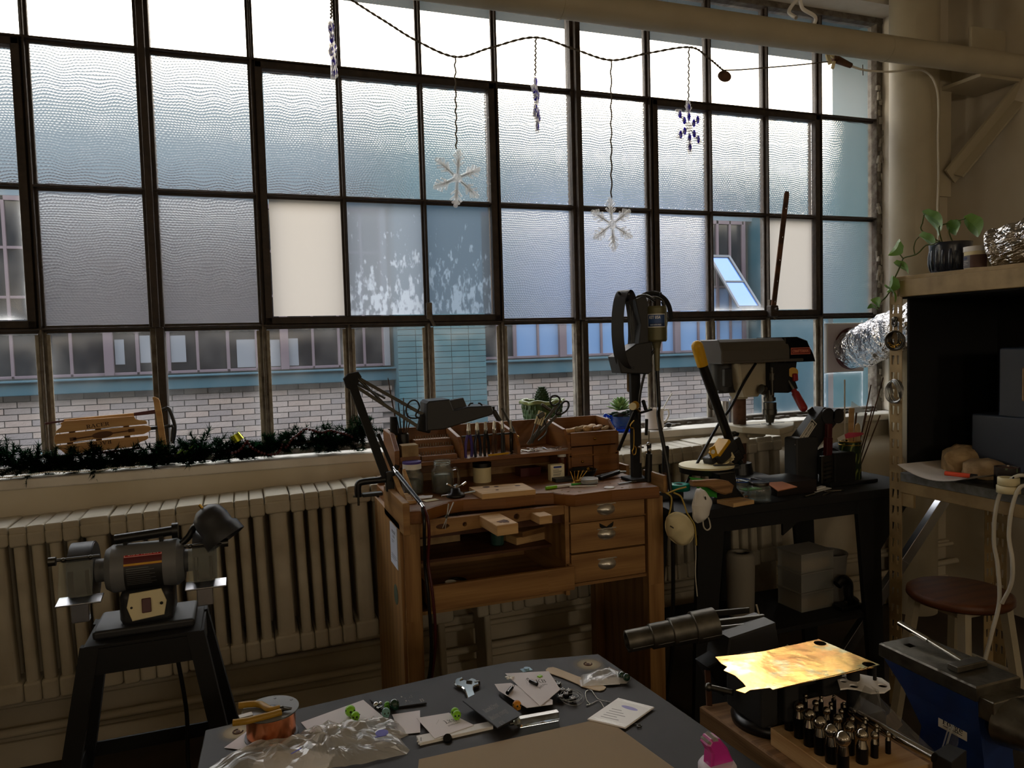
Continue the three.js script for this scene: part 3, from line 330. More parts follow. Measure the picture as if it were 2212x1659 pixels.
// ---------- jeweller's workbench ----------
const BT = 0.965;
{
  const t = thing('workbench', "orange-brown wooden jeweller's workbench with a curved front, bench pin and three drawers", 'workbench', [0.95, 0, 0.7]);
  const o = [[0.47, 0.43], [0.47, 0.95], ...[[.5169,.9566],[.5599,.9183],[.6338,.8608],[.6914,.8489],[.8385,.8739],[.9481,.8691],[1.0156,.8864],[1.0417,.9325],[1.0658,.9575],[1.2163,.9423],[1.3945,.9644]], [1.43, 0.43]];
  pw('bench_top', slab(o, BT, 0.042, 0.003), M.woodRed, t);
  pw('edge_board', [bb(0.452, 0.474, 0.9, 1.005, 0.66, 1.0, 0.003)], M.wood, t);
  pw('back_rail', [bb(0.47, 1.45, BT - 0.02, BT + 0.03, 0.415, 0.43, 0.002), bb(1.43, 1.445, BT - 0.03, BT + 0.03, 0.42, 0.66, 0.002), bb(1.425, 1.44, BT - 0.03, BT + 0.035, 0.8, 0.95, 0.002)], M.wood, t);
  const sp1 = pw('side_panel', [bb(0.452, 0.47, 0.1, 0.925, 0.45, 0.93, 0.002)], M.woodV, t);
  pw('leg', bb(0.462, 0.516, 0, 0.925, 0.9, 0.945, 0.003), M.woodV, t); pw('leg', bb(0.455, 0.51, 0, 0.925, 0.43, 0.48, 0.003), M.woodV, t);
  pw('leg', bb(1.36, 1.425, 0, 0.925, 0.9, 0.945, 0.003), M.woodV, t); pw('leg', bb(1.37, 1.43, 0, 0.925, 0.43, 0.48, 0.003), M.woodV, t);
  pw('side_panel', [bb(1.408, 1.425, 0.1, 0.925, 0.45, 0.92, 0.002), bb(1.04, 1.055, 0.6, 0.925, 0.46, 0.92)], M.woodV, t);
  const ap = ext([[0.516, 0.872], [1.035, 0.895], [1.035, 0.924], [0.516, 0.924]], 0.018, 0.001, [0, 0, 0.912], null, [circ(0.596, 0.9, 0.024, 0.01, 16), circ(0.672, 0.899, 0.0085, 0.0085, 14), circ(0.857, 0.905, 0.011, 0.011, 14)]);
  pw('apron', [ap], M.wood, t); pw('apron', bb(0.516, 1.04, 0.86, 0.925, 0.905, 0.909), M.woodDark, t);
  const pin = pw('bench_pin', [bx(0.075, 0.035, 0.17, [0.765, 0.905, 1.0], [0, 0.06, 0], 0.003)], M.pale, t); pw('filing_notch', [bx(0.035, 0.003, 0.02, [0.768, 0.9225, 1.04], [0, 0.5, 0]), bx(0.02, 0.003, 0.012, [0.775, 0.9225, 1.055], [0, -0.3, 0])], M.rust, pin);
  pw('pin_block', bx(0.048, 0.028, 0.09, [0.935, 0.9, 0.955], [0, 0.05, 0], 0.002), M.pale, t);
  // drawers
  const dr = [[0.862, 0.924], [0.752, 0.856], [0.645, 0.746]];
  pw('carcass', [bb(1.035, 1.36, 0.858, 0.862, 0.91, 0.93), bb(1.035, 1.36, 0.63, 0.641, 0.46, 0.93), bb(1.035, 1.05, 0.63, 0.925, 0.9, 0.935), bb(0.5, 1.04, 0.6, 0.612, 0.46, 0.9)], M.wood, t);
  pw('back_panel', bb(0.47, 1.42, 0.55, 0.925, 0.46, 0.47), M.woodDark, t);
  dr.forEach(([a, b], i) => { const d = pw('drawer', bb(1.055, 1.352, a, b, 0.915, 0.938, 0.003), M.wood, t); const y = (a + b) / 2 + 0.002; const cup = lat([[0, 0.02], [0.016, 0.018], [0.03, 0.011], [0.036, 0], [0.038, -0.001]], null, null, 20); cup.rotateX(PI / 2); cup.scale(1, 0.62, 1); cup.translate(1.195, y + 0.002, 0.938); pw('handle', [cup, bx(0.076, 0.004, 0.004, [1.195, y + 0.022, 0.94], null, 0.001)], ST(0xd8d4cc, 0.3, 0.85), d); if (i === 1) pw('badge', ext([[-0.028, 0.018], [0, 0.002], [0.028, 0.018], [0.026, 0.004], [0, -0.018], [-0.026, 0.004]], 0.002, 0, [1.195, 0.832, 0.938]), M.black, d); });
  // sliding tray below and shelf inside
  const tr = pw('tray', [bb(0.535, 1.05, 0.636, 0.718, 0.958, 0.975, 0.002), bb(0.535, 0.548, 0.636, 0.715, 0.5, 0.96, 0.001), bb(1.037, 1.05, 0.636, 0.72, 0.5, 0.96, 0.001), bb(0.535, 1.05, 0.636, 0.642, 0.5, 0.96), bb(0.535, 1.05, 0.636, 0.715, 0.5, 0.512)], M.wood, t);
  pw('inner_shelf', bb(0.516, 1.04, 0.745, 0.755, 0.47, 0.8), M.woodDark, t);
  const stk = cv(128, 256, (g, w, h) => { g.fillStyle = '#c9cede'; g.fillRect(0, 0, w, h); g.fillStyle = '#262c3c'; g.font = 'bold 26px sans-serif'; g.fillText('PAGE', 34, 56); g.font = 'bold 20px sans-serif'; g.fillText('274', 50, 82); g.fillRect(30, 100, 46, 3); g.fillRect(30, 112, 30, 3); g.fillRect(20, 190, 90, 3); g.fillRect(20, 202, 96, 4); g.fillRect(20, 216, 70, 3); });
  const s1 = pw('sticker', bb(0.4495, 0.452, 0.76, 0.9, 0.77, 0.89, 0), ST(0xffffff, 0.7, 0, { map: stk }), t, 'pale printed sheet'); { const p = s1.geometry.attributes.position, u = s1.geometry.attributes.uv, b = s1.geometry; b.computeBoundingBox(); const q = b.boundingBox; for (let i = 0; i < p.count; i++) u.setXY(i, (p.getZ(i) - q.min.z) / (q.max.z - q.min.z), (p.getY(i) - q.min.y) / (q.max.y - q.min.y)); }
  pw('sticker', put(cy(0.034, 0.034, 0.0015, null, [0, 0, PI / 2], 24), [0.4515, 0.66, 0.83]), ST(0x4d5a4a, 0.6), t, 'dull green oval');
}
// things in the workbench
{
  const z0 = 0.756;
  const b = thing('bottle', 'small dark green bottle with pale cap on the inner shelf of the workbench', 'bottle', [0.855, z0, 0.72]); part('body', lat([[0, 0], [0.024, 0], [0.025, 0.005], [0.025, 0.05], [0.016, 0.062], [0.012, 0.066]]), ST(0x2b4a44, 0.25), b); part('cap', cy(0.016, 0.016, 0.02, [0, 0.075, 0]), M.cream, b);
  const x = thing('wooden_box', 'shallow pale wooden box with sliding lid on the right of the inner shelf', 'box', [0.965, z0, 0.7], 0.25); part('body', bx(0.13, 0.028, 0.1, [0, 0.014, 0], null, 0.002), M.pale, x); part('lid', bx(0.135, 0.02, 0.1, [0.012, 0.04, 0.01], [0, 0.12, 0], 0.002), M.wood, x);
  solo('carton', bx(0.2, 0.1, 0.12, [0, 0.05, 0], null, 0.003), M.leather, 'dim grey-brown carton at the back left of the inner shelf', 'box', [0.64, z0, 0.56], 0.05);
  solo('tile_board', bx(0.14, 0.012, 0.12, [0, 0.006, 0], null, 0.002), M.leather, 'worn soldering board lying in the open lower tray', 'board', [0.66, 0.642, 0.82], 0.2);
  const j = thing('jar', 'tiny round jar with pale lid standing in the front of the lower tray', 'jar', [0.625, 0.642, 0.9]); part('body', cy(0.018, 0.018, 0.04, [0, 0.02, 0]), M.greyD, j); part('lid', cy(0.019, 0.019, 0.02, [0, 0.05, 0]), M.white, j);
  solo('coil', tor(0.03, 0.005, [0, 0.006, 0], [PI / 2, 0, 0]), M.black, 'black ring lying on the soldering board in the tray', 'ring', [0.68, 0.654, 0.78]);
}
// ---------- tool rack on the bench ----------
{
  const t = thing('tool_rack', 'wooden desktop tool rack with dividers and small drawers along the back of the workbench', 'rack', [0.96, BT, 0.5]);
  const endP = (x, w) => { const g = ext([[0.42, 0.965], [0.62, 0.965], [0.64, 1.07], [0.64, 1.12], [0.56, 1.172], [0.42, 1.176]], w, 0.002); g.rotateY(-PI / 2); g.translate(x + w, 0, 0); return g; };
  pw('end_panel', endP(0.502, 0.014), M.woodRed, t);
  const div = (x) => { const g = ext([[0.42, 1.07], [0.64, 1.07], [0.64, 1.105], [0.6, 1.15], [0.42, 1.176]], 0.012, 0.001); g.rotateY(-PI / 2); g.translate(x, 0, 0); return g; };
  pw('divider', div(0.76), M.woodRed, t); pw('divider', div(0.985), M.woodRed, t); pw('divider', div(1.195), M.woodRed, t);
  pw('shelf', bb(0.515, 1.2, 1.058, 1.073, 0.42, 0.645, 0.002), M.woodRed, t);
  pw('back_board', bb(0.505, 1.425, 0.966, 1.178, 0.41, 0.422, 0.001), M.woodRed, t);
  pw('cabinet', [bb(1.195, 1.21, 0.966, 1.13, 0.42, 0.62), bb(1.405, 1.42, 0.966, 1.13, 0.42, 0.62), bb(1.2, 1.415, 0.966, 0.975, 0.42, 0.62), bb(1.2, 1.415, 1.04, 1.046, 0.42, 0.62), bb(1.2, 1.415, 1.105, 1.112, 0.42, 0.6), bb(1.2, 1.41, 0.97, 1.12, 0.43, 0.44)], M.woodRed, t);
  pw('side_board', [(() => { const g = ext([[0.42, 1.1], [0.6, 1.1], [0.6, 1.122], [0.53, 1.172], [0.42, 1.178]], 0.01, 0.001); g.rotateY(-PI / 2); g.translate(1.425, 0, 0); return g; })()], M.woodRed, t);
  const dw = (x0, x1, y0, y1, k) => { const d = pw('drawer', bb(x0, x1, y0, y1, 0.61, 0.625, 0.002), M.woodRed, t); if (k) pw('knob', sp(0.0055, [(x0 + x1) / 2, (y0 + y1) / 2, 0.63]), M.brassD, d); };
  dw(1.205, 1.412, 1.082, 1.136, 1); dw(1.205, 1.3, 1.045, 1.078); dw(1.304, 1.412, 1.045, 1.078); dw(1.205, 1.3, 1.0, 1.04, 1); dw(1.205, 1.3, 0.975, 0.997); dw(1.304, 1.412, 0.975, 1.04);
  pw('tool_rail', rod([0.765, 1.15, 0.6], [0.98, 1.15, 0.6], 0.004), M.steelD, t);
  const bh = pw('bur_holder', [bb(0.6, 0.74, 1.073, 1.09, 0.57, 0.62, 0.001), bb(0.6, 0.74, 1.073, 1.115, 0.53, 0.57, 0.001), bb(0.6, 0.74, 1.073, 1.14, 0.49, 0.53, 0.001)], M.woodRed, t);
  const pins = []; for (let i = 0; i < 14; i++) for (const [y, z] of [[1.115, 0.555], [1.14, 0.515], [1.09, 0.6]]) pins.push(cy(0.0016, 0.0016, 0.016, [0.606 + i * 0.0098, y + 0.006, z], null, 6)); pw('bur', pins, M.steelB, t);
  pw('bin', [bb(0.52, 0.6, 1.073, 1.095, 0.63, 0.636, 0.001), bb(0.595, 0.6, 1.073, 1.095, 0.57, 0.636, 0.001)], M.woodRed, t);
  solo('wooden_block', bx(0.062, 0.062, 0.06, [0, 0.031, 0], null, 0.002), M.leather, 'square pale cork block standing at the left end of the tool rack', 'block', [0.562, 1.073, 0.59]);
  const bj = thing('brush_jar', 'dark jar full of paintbrushes behind the cork block', 'jar', [0.56, 1.073, 0.5]); part('jar', lat([[0, 0], [0.022, 0], [0.024, 0.01], [0.024, 0.09], [0.02, 0.095]]), M.black, bj);
  for (const [i, a] of [[-0.35, 0.19], [-0.1, 0.13], [0.05, 0.15], [0.12, 0.1], [0.2, 0.09], [-0.2, 0.08], [0.3, 0.07]].entries()) part('brush', rod([a[0] * 0.03, 0.06, (i % 3 - 1) * 0.008], [a[0] * 0.12, 0.08 + a[1], (i % 3 - 1) * 0.012], 0.003, 0.0018, 7), i % 2 ? M.blackM : M.rust, bj);
  const hb = thing('hand_brush', 'upright black-bristled brush with gold ferrule at the left end of the tool rack', 'brush', [0.527, 1.073, 0.5]); part('bristles', [cy(0.013, 0.016, 0.07, [0, 0.125, 0], null, 14)], M.blackM, hb); part('ferrule', cy(0.014, 0.012, 0.025, [0, 0.078, 0]), M.brassD, hb); part('handle', cy(0.009, 0.012, 0.066, [0, 0.033, 0]), M.wood, hb);
  const st = thing('paint_stick', 'thin brown rod leaning out of the brush jar', 'rod', [0.55, 1.15, 0.5]); part('rod', rod([0, -0.03, 0], [-0.035, 0.23, -0.02], 0.003, 0.0015), M.rust, st);
  // pliers hung on the rail
  const plier = (label, hm, p, ry) => { const q = thing('pliers', label, 'pliers', p, ry, 'pliers on the tool rail'); for (const s of [-1, 1]) { part('handle', tb([[s * 0.006, 0.0, 0], [s * 0.016, -0.03, 0], [s * 0.018, -0.07, 0], [s * 0.012, -0.1, 0]], 0.0055, 20), hm, q); } part('jaw', [bx(0.016, 0.02, 0.01, [0, 0.008, 0], null, 0.003), cy(0.003, 0.006, 0.03, [-0.004, 0.032, 0], null, 8), cy(0.003, 0.006, 0.03, [0.004, 0.032, 0], null, 8), cy(0.006, 0.006, 0.013, [0, 0.006, 0], [PI / 2, 0, 0], 12)], M.steelB, q); return q; };
  [['pliers with dark violet grips hung first from the left on the tool rail', M.purple], ['pliers with navy blue grips hung second from the left on the tool rail', M.navy], ['slim pliers with black grips hung third from the left on the tool rail', M.blackM], ['pliers with brown grips hung fourth from the left on the tool rail', M.rust], ['pliers with charcoal grips hung fifth from the left on the tool rail', M.charcoal], ['cutters with glossy black grips hung rightmost on the tool rail', M.blackG]].forEach(([l, m], i) => { const q = plier(l, m, [0.79 + i * 0.034, 1.156, 0.61], 0.55 + 0.12 * i); q.rotation.z = 0.05 * (i % 3 - 1); });
  const pc = thing('pencil', 'short yellow pencil lying on the rack shelf below the pliers', 'pencil', [0.9, 1.078, 0.635], 0.15); part('body', rod([-0.045, 0, 0], [0.04, 0, 0], 0.0042, 0.0042, 6), M.yellow, pc); part('tip', rod([0.04, 0, 0], [0.052, 0, 0], 0.0042, 0.0006, 6), M.pale, pc);
  // file handles lying on the little cabinet
  for (const [i, [x, z, l, r, c, w]] of [[1.235, 0.575, 0.1, 0.011, M.pale, 'leftmost'], [1.28, 0.56, 0.085, 0.013, M.leather, 'second'], [1.315, 0.57, 0.09, 0.015, M.pale, 'middle, thickest'], [1.355, 0.56, 0.085, 0.012, M.wood, 'fourth'], [1.39, 0.565, 0.09, 0.009, M.leather, 'rightmost']].entries()) { const f = thing('file_handle', w + ' of the turned wooden file handles lying on the little drawer cabinet', 'file handle', [x, 1.13 + r, z], 0.5 + 0.08 * i, 'file handles'); part('handle', put(lat([[0, -l / 2], [r * 0.8, -l / 2 + 0.004], [r, -l * 0.2], [r * 0.8, l * 0.15], [r * 0.95, l * 0.35], [r * 0.5, l / 2], [0, l / 2]]), null, [0, 0, PI / 2]), c, f); part('tang', rod([l / 2, 0, 0], [l / 2 + 0.04, 0, 0], 0.003, 0.002, 6), M.steelD, f); }
  // scissors and clamps standing in the middle bay
  const sc = thing('scissors', 'black-handled scissors standing point down in the middle bay of the rack', 'scissors', [1.1501,1.2189,.56]); const cc = [1.106,1.2159,.56];
  pw('handle', [tb([[1.1576,1.2817,.56],[1.1758,1.2824,.56],[1.1902,1.2699,.56],[1.186,1.2532,.56],[1.1675,1.2441,.56],[1.1531,1.2499,.56],[1.148,1.2654,.56]], 0.004, 50, true), tb([[1.1811,1.2062,.56],[1.1959,1.2087,.56],[1.2184,1.2209,.56],[1.2292,1.2407,.56],[1.2248,1.2562,.56],[1.2082,1.2571,.56],[1.1894,1.2395,.56],[1.1761,1.2234,.56],[1.1721,1.2118,.56]], 0.004, 60, true)], M.black, sc);
  pw('blade', [bar([1.177,1.2435,.56], [1.0471,1.0957,.56], 0.012, 0.003), bar([1.1905,1.2165,.56], [1.055,1.0982,.555], 0.012, 0.003)], M.steelD, sc);
  const th = thing('clamp_tool', 'spiky bundle of steel clamps and white sticks standing in the middle bay of the rack', 'clamp', [1.09,1.1503,.58]);
  pw('sticks', [0, 1, 2, 3].map((i) => { const k = i * 0.0085; return rod([1.085 + k, 1.232 - k * 0.4, 0.6], [1.064 + k, 1.182 - k * 0.4, 0.6], 0.0034); }), M.cream, th);
  pw('arms', [rod([1.0735,1.1991,.6], [1.0417,1.11,.6], 0.003), rod([1.0971,1.2013,.6], [1.0591,1.1009,.58], 0.0025), tb([[1.1047,1.1917,.6],[1.1137,1.1599,.6],[1.1072,1.1365,.6],[1.077,1.1129,.6]], 0.0035, 24), bx(0.03, 0.02, 0.02, [1.0895,1.2128,.6], [0, 0, 0.5], 0.004), bx(0.05, 0.012, 0.012, [1.1181,1.2415,.59], [0, 0, -0.6], 0.004)], M.steelD, th);
  const sg = thing('steel_rule_rod', 'thin grey steel rod leaning in the middle bay left of the scissors', 'rod', [.9974,1.1291,.58]); pw('rod', rod([.946,1.2445,.55], [.99,1.13,.6], 0.005), M.steelD, sg); pw('tip', sp(0.007, [.9901,1.1336,.6]), M.brassD, sg);
  const odd = []; for (let i = 0; i < 26; i++) { const x = rr(1.0, 1.18), z = rr(0.56, 0.635), a = rr(0, 6); odd.push(rod([x, 1.077, z], [x + 0.035 * Math.cos(a), 1.08, z + 0.02 * Math.sin(a)], 0.0018, 0.0018, 5)); } soloW('loose_findings', odd, M.steelB, 'scatter of small wire findings on the rack shelf right of the pencil', 'findings').userData.kind = 'stuff';
}
// ---------- things on the bench top ----------
{
  const B = BT;
  // wooden board with charred spots
  const wb = thing('wooden_board', 'pale rectangular wooden board with burnt spots lying at the front of the bench top', 'board', [0, 0, 0]);
  pw('board', slab([[.7469,.7438],[.7513,.8838],[.9421,.8945],[.9443,.7604]], 0.985, 0.019, 0.001), M.pale, wb);
  pw('burn_mark', [[1052, 1052, 0.014], [1072, 1053, 0.009], [1090, 1051, 0.01], [1070, 1060, 0.008]].map(() => 0) && [put(cy(0.013, 0.013, 0.0006, null, null, 14), [.8005,.9852,.7735]), put(cy(0.009, 0.009, 0.0006, null, null, 12), [.836,.9852,.7827]), put(cy(0.006, 0.006, 0.0006, null, null, 12), [.8199,.9852,.8402]), put(cy(0.011, 0.005, 0.0006, null, null, 12), [.9103,.9852,.803])], M.rust, wb);
  const jarP = [[0, 0], [0.03, 0], [0.034, 0.004], [0.035, 0.055], [0.033, 0.066], [0.026, 0.074], [0.026, 0.092], [0.0245, 0.092], [0.0245, 0.075], [0.031, 0.065], [0.033, 0.055], [0.032, 0.005], [0, 0.004]];
  const j1 = thing('mason_jar', 'glass mason jar with a violet lid at the left end of the bench top', 'jar', [.5567,.965,.6639]); part('jar', lat(jarP.map(([r, y]) => [r * 1.16, y * 1.12])), M.thinGlass, j1); part('contents', lat([[0, 0.005], [0.03, 0.005], [0.031, 0.05], [0.02, 0.054], [0, 0.054]]), ST(0x4a4a3c, 0.5), j1); part('lid', [cy(0.034, 0.034, 0.018, [0, 0.1, 0]), cy(0.033, 0.034, 0.003, [0, 0.11, 0])], M.white, j1); part('lid_disc', cy(0.0343, 0.0343, 0.008, [0, 0.114, 0]), M.purple, j1, 'violet lid top');
  const j2 = thing('mason_mug', 'lidless glass mason jar mug with a side handle right of the violet-lidded jar', 'jar', [.6597,.965,.6994]); part('jar', [lat(jarP.map(([r, y]) => [r * 1.2, y * 1.3])), tor(0.031, 0.0016, [0, 0.105, 0], [PI / 2, 0, 0]), tor(0.031, 0.0016, [0, 0.113, 0], [PI / 2, 0, 0])], M.thinGlass, j2); part('handle', tb([[0.037, 0.085, 0.01], [0.052, 0.084, 0.012], [0.058, 0.05, 0.012], [0.052, 0.022, 0.012], [0.036, 0.018, 0.01]], 0.005, 30), M.glass, j2); part('contents', lat([[0, 0.005], [0.032, 0.006], [0.034, 0.06], [0.03, 0.07], [0, 0.07]]), ST(0x3c3a2e, 0.5), j2);
  const tu = thing('tub', 'round cream tub with a black lid under the rack shelf', 'tub', [.8535,.965,.5615]); part('body', cy(0.036, 0.035, 0.058, [0, 0.029, 0], null, 28), M.cream, tu); part('lid', cy(0.037, 0.037, 0.016, [0, 0.066, 0], null, 28), M.black, tu);
  solo('small_box', bx(0.09, 0.035, 0.06, [0, 0.0175, 0], null, 0.002), M.redD, 'dark red box in the shade under the rack shelf right of the cream tub', 'box', [1.06, B, 0.52], 0.05);
  const lb = cv(128, 140, (g, w, h) => { g.fillStyle = '#efe8cf'; g.fillRect(0, 0, w, h); g.fillStyle = '#2d3f8f'; g.beginPath(); g.roundRect(22, 10, 84, 18, 9); g.fill(); g.fillStyle = '#444'; [44, 56, 68, 84, 96].forEach((y, i) => g.fillRect(18, y, 60 + (i * 29) % 34, 4)); g.fillRect(26, 114, 80, 9); });
  const bx1 = thing('card_box', 'small cream card box with a blue oval on its label under the rack shelf', 'box', [1.12, B, 0.67], -0.02); part('body', bx(0.058, 0.062, 0.028, [0, 0.031, 0], null, 0.001), M.cream, bx1); part('label', pl(0.052, 0.056, [0, 0.032, 0.0146]), ST(0xffffff, 0.7, 0, { map: lb }), bx1); part('tray', [bx(0.09, 0.014, 0.05, [0.02, 0.007, 0.03], null, 0.002)], M.greyD, bx1);
  const am = thing('bottle', 'amber bottle with a white cap beside the drawer cabinet', 'bottle', [1.175, B, 0.6]); part('body', lat([[0, 0], [0.017, 0], [0.018, 0.004], [0.018, 0.07], [0.013, 0.078]]), PH({ color: 0x6a3410, roughness: 0.15, transmission: 0.4, thickness: 0 }), am); part('cap', cy(0.0175, 0.0175, 0.018, [0, 0.087, 0], null, 20), M.white, am);
  const bo = thing('bowl', 'round black bowl holding brass scraps in front of the drawer cabinet', 'bowl', [1.225, B, 0.69]); part('bowl', lat([[0, 0], [0.03, 0], [0.048, 0.022], [0.054, 0.036], [0.051, 0.036], [0.045, 0.022], [0.028, 0.006], [0, 0.006]]), M.black, bo); const cr = []; for (let i = 0; i < 24; i++) cr.push(bx(rr(0.006, 0.014), 0.001, rr(0.004, 0.01), [rr(-0.028, 0.028), rr(0.02, 0.034), rr(-0.025, 0.025)], [rr(-1, 1), rr(0, 6), rr(-1, 1)])); part('scraps', cr, M.brassD, bo).userData.kind = 'stuff';
  const pd = thing('petri_dish', 'clear lidded plastic dish in front of the black bowl', 'dish', [1.2004,.965,.7905]); part('dish', lat([[0, 0], [0.034, 0], [0.034, 0.018], [0.032, 0.018], [0.032, 0.003], [0, 0.003]]), M.plastic, pd); part('lid', lat([[0, 0.02], [0.035, 0.02], [0.035, 0.012], [0.0335, 0.012], [0.0335, 0.018], [0, 0.018]]), M.plastic, pd);
  // black heating base with spiky third hand
  const al = thing('third_hand', 'round black weighted base with spiky chrome clips near the glass jars', 'clamp stand', [.6809,.965,.7918]); part('base', lat([[0, 0], [0.032, 0], [0.034, 0.006], [0.028, 0.014], [0.018, 0.018], [0.016, 0.03], [0, 0.032]]), M.black, al); part('arms', [rod([0, 0.03, 0], [0.03, 0.046, 0.01], 0.002), rod([0, 0.03, 0], [-0.025, 0.045, 0.01], 0.002), bx(0.02, 0.006, 0.006, [0.03, 0.046, 0.01], [0, 0.4, 0.4], 0.001), bx(0.02, 0.006, 0.006, [-0.025, 0.046, 0.01], [0, 0.4, -0.5], 0.001), bx(0.012, 0.006, 0.012, [0.002, 0.04, 0], [0, 0.5, 0.4], 0.001), rod([0.03, 0.01, 0.01], [0.075, 0.016, 0.02], 0.004), rod([-0.03, 0.01, 0.01], [-0.055, 0.012, 0.02], 0.003)], M.chrome, al);
  const tz = thing('tweezers', 'steel cross-locking tweezers hanging over the front edge of the bench', 'tweezers', [.6288,.97,.8677]); pw('arm', rod([0.62, 0.99, 0.99], [0.575, 0.915, 1.01], 0.0025, 0.0012), M.steel, tz); pw('arm', rod([0.605, 0.985, 0.985], [0.583, 0.91, 1.012], 0.0025, 0.0012), M.steel, tz); pw('grip', [bx(0.014, 0.008, 0.006, [0.592, 0.95, 1.003], [0, 0, 0.9], 0.001)], M.steelD, tz);
  // pens and picks
  const pn = thing('marker_pen', 'green and white marker pen lying on the bench right of the pale board', 'pen', [1.06, B + 0.006, 0.82], 0.12); part('cap', rod([-0.05, 0, 0], [-0.005, 0, 0], 0.006), M.lime, pn); part('barrel', rod([-0.005, 0, 0], [0.055, 0, 0], 0.0055), M.white, pn); part('tip', rod([0.055, 0, 0], [0.1, 0, 0], 0.005, 0.002), M.green, pn);
  const p2 = thing('scriber', 'slim white plastic scriber lying behind the green marker', 'scriber', [1.14, B + 0.004, 0.845], -0.35); part('rod', rod([-0.04, 0, 0], [0.06, 0, 0], 0.003, 0.0018), M.white, p2);
  const tl = thing('pliers', 'long black-handled pliers lying on the right of the bench top', 'pliers', [1.31, B + 0.01, 0.74], 0.35); part('handle', [rod([-0.06, 0, 0.01], [0.05, 0.008, 0.005], 0.008), rod([-0.06, 0, -0.012], [0.05, 0.008, -0.003], 0.008)], M.black, tl); part('jaw', [rod([0.05, 0.008, 0.003], [0.1, 0.004, 0.0], 0.006, 0.003), cy(0.008, 0.008, 0.014, [0.055, 0.008, 0], null, 12)], M.steel, tl);
  const t2 = thing('steel_file', 'flat steel file lying at the right front corner of the bench top', 'file', [1.34, B + 0.004, 0.86], 0.2); part('blade', bx(0.12, 0.004, 0.01, [0, 0, 0], null, 0.001), M.steel, t2); part('tang', rod([0.06, 0, 0], [0.1, 0, 0], 0.0025, 0.001), M.steelD, t2);
  solo('lens_disc', sp(0.02, [0, 0.002, 0], [1, 0.16, 1]), M.white, 'small white oval lens disc lying on the right of the bench top', 'disc', [1.2268,.965,.9043]);
  soloW('curled_wire', [0, 1, 2, 3, 4, 5].map((i) => rod([1.14 + i * 0.004, B + 0.012, 0.79], [1.13 + 0.012 * i, B + 0.05, 0.78 + 0.01 * (i % 3)], 0.0015)).concat([tor(0.014, 0.003, [1.15, B + 0.006, 0.79], [PI / 2, 0, 0], PI * 1.6), tor(0.009, 0.003, [1.155, B + 0.012, 0.79], [1.2, 0, 0], PI * 1.8)]), M.brassD, 'splayed bundle of brass wire left of the clear dish', 'wire');
  soloW('saw_shavings', Array.from({ length: 40 }, () => bx(rr(0.003, 0.012), 0.001, rr(0.002, 0.004), [rr(0.9, 1.38), B + 0.0012, rr(0.76, 0.93)], [0, rr(0, 6), 0])), M.leather, 'scattered shavings and wire bits over the front of the bench top', 'shavings').userData.kind = 'stuff';
  // envelopes and torch at the left corner
  solo('paper_packet', [bx(0.07, 0.002, 0.05, [0, 0.001, 0], [0, 0.4, 0]), bx(0.05, 0.002, 0.04, [0.02, 0.004, 0.01], [0, -0.3, 0.03])], M.paper, 'crumpled white paper packets at the left corner of the bench top', 'paper', [.5573,.966,.759]);
  solo('price_tag', bx(0.05, 0.0015, 0.028, [0, 0.001, 0], [0, 0.25, 0]), M.cream, 'cream folded tag lying in front of the round black base', 'tag', [.585,.966,.8159]);
  const th = thing('torch_holder', 'two upright wooden slats forming a torch holder at the left end of the bench', 'holder', [0.5, B, 0.75]); pw('slat', bar([0.495, BT, 0.83], [0.475, 1.06, 0.72], 0.014, 0.02), M.pale, th); pw('slat', bar([0.53, BT, 0.83], [0.515, 1.06, 0.72], 0.01, 0.02), M.pale, th); pw('slat', bb(0.465, 0.53, BT, BT + 0.012, 0.7, 0.84, 0.002), M.pale, th);
  const tc = thing('torch', 'small soldering torch with blue-black grip resting in its wooden holder, red and black hoses hanging', 'torch', [0.5, B, 0.85]);
  pw('grip', rod([0.483, 1.06, 0.76], [0.525, 0.985, 0.93], 0.0085, 0.0075, 14), M.navy, tc); pw('valve', [rod([0.483, 1.06, 0.76], [0.476, 1.075, 0.73], 0.009, 0.007), rod([0.476, 1.075, 0.73], [0.468, 1.105, 0.68], 0.003, 0.0018), rod([0.525, 0.985, 0.93], [0.528, 0.975, 0.955], 0.006)], M.chrome, tc);
  pw('red_hose', tb([[0.529, 0.975, 0.955], [0.535, 0.94, 0.985], [0.536, 0.88, 0.985], [0.533, 0.8, 0.975], [0.54, 0.7, 0.99], [0.545, 0.55, 0.99], [0.53, 0.4, 0.97], [0.5, 0.2, 0.97], [0.46, 0.0, 0.97]], 0.005, 80), M.redD, tc, 'red hose');
  pw('black_hose', tb([[0.525, 0.975, 0.955], [0.522, 0.94, 0.985], [0.521, 0.88, 0.982], [0.523, 0.78, 0.97], [0.528, 0.68, 0.982], [0.53, 0.5, 0.985], [0.51, 0.35, 0.965], [0.47, 0.15, 0.96], [0.42, 0.0, 0.95]], 0.0055, 80), M.black, tc, 'black hose');
}
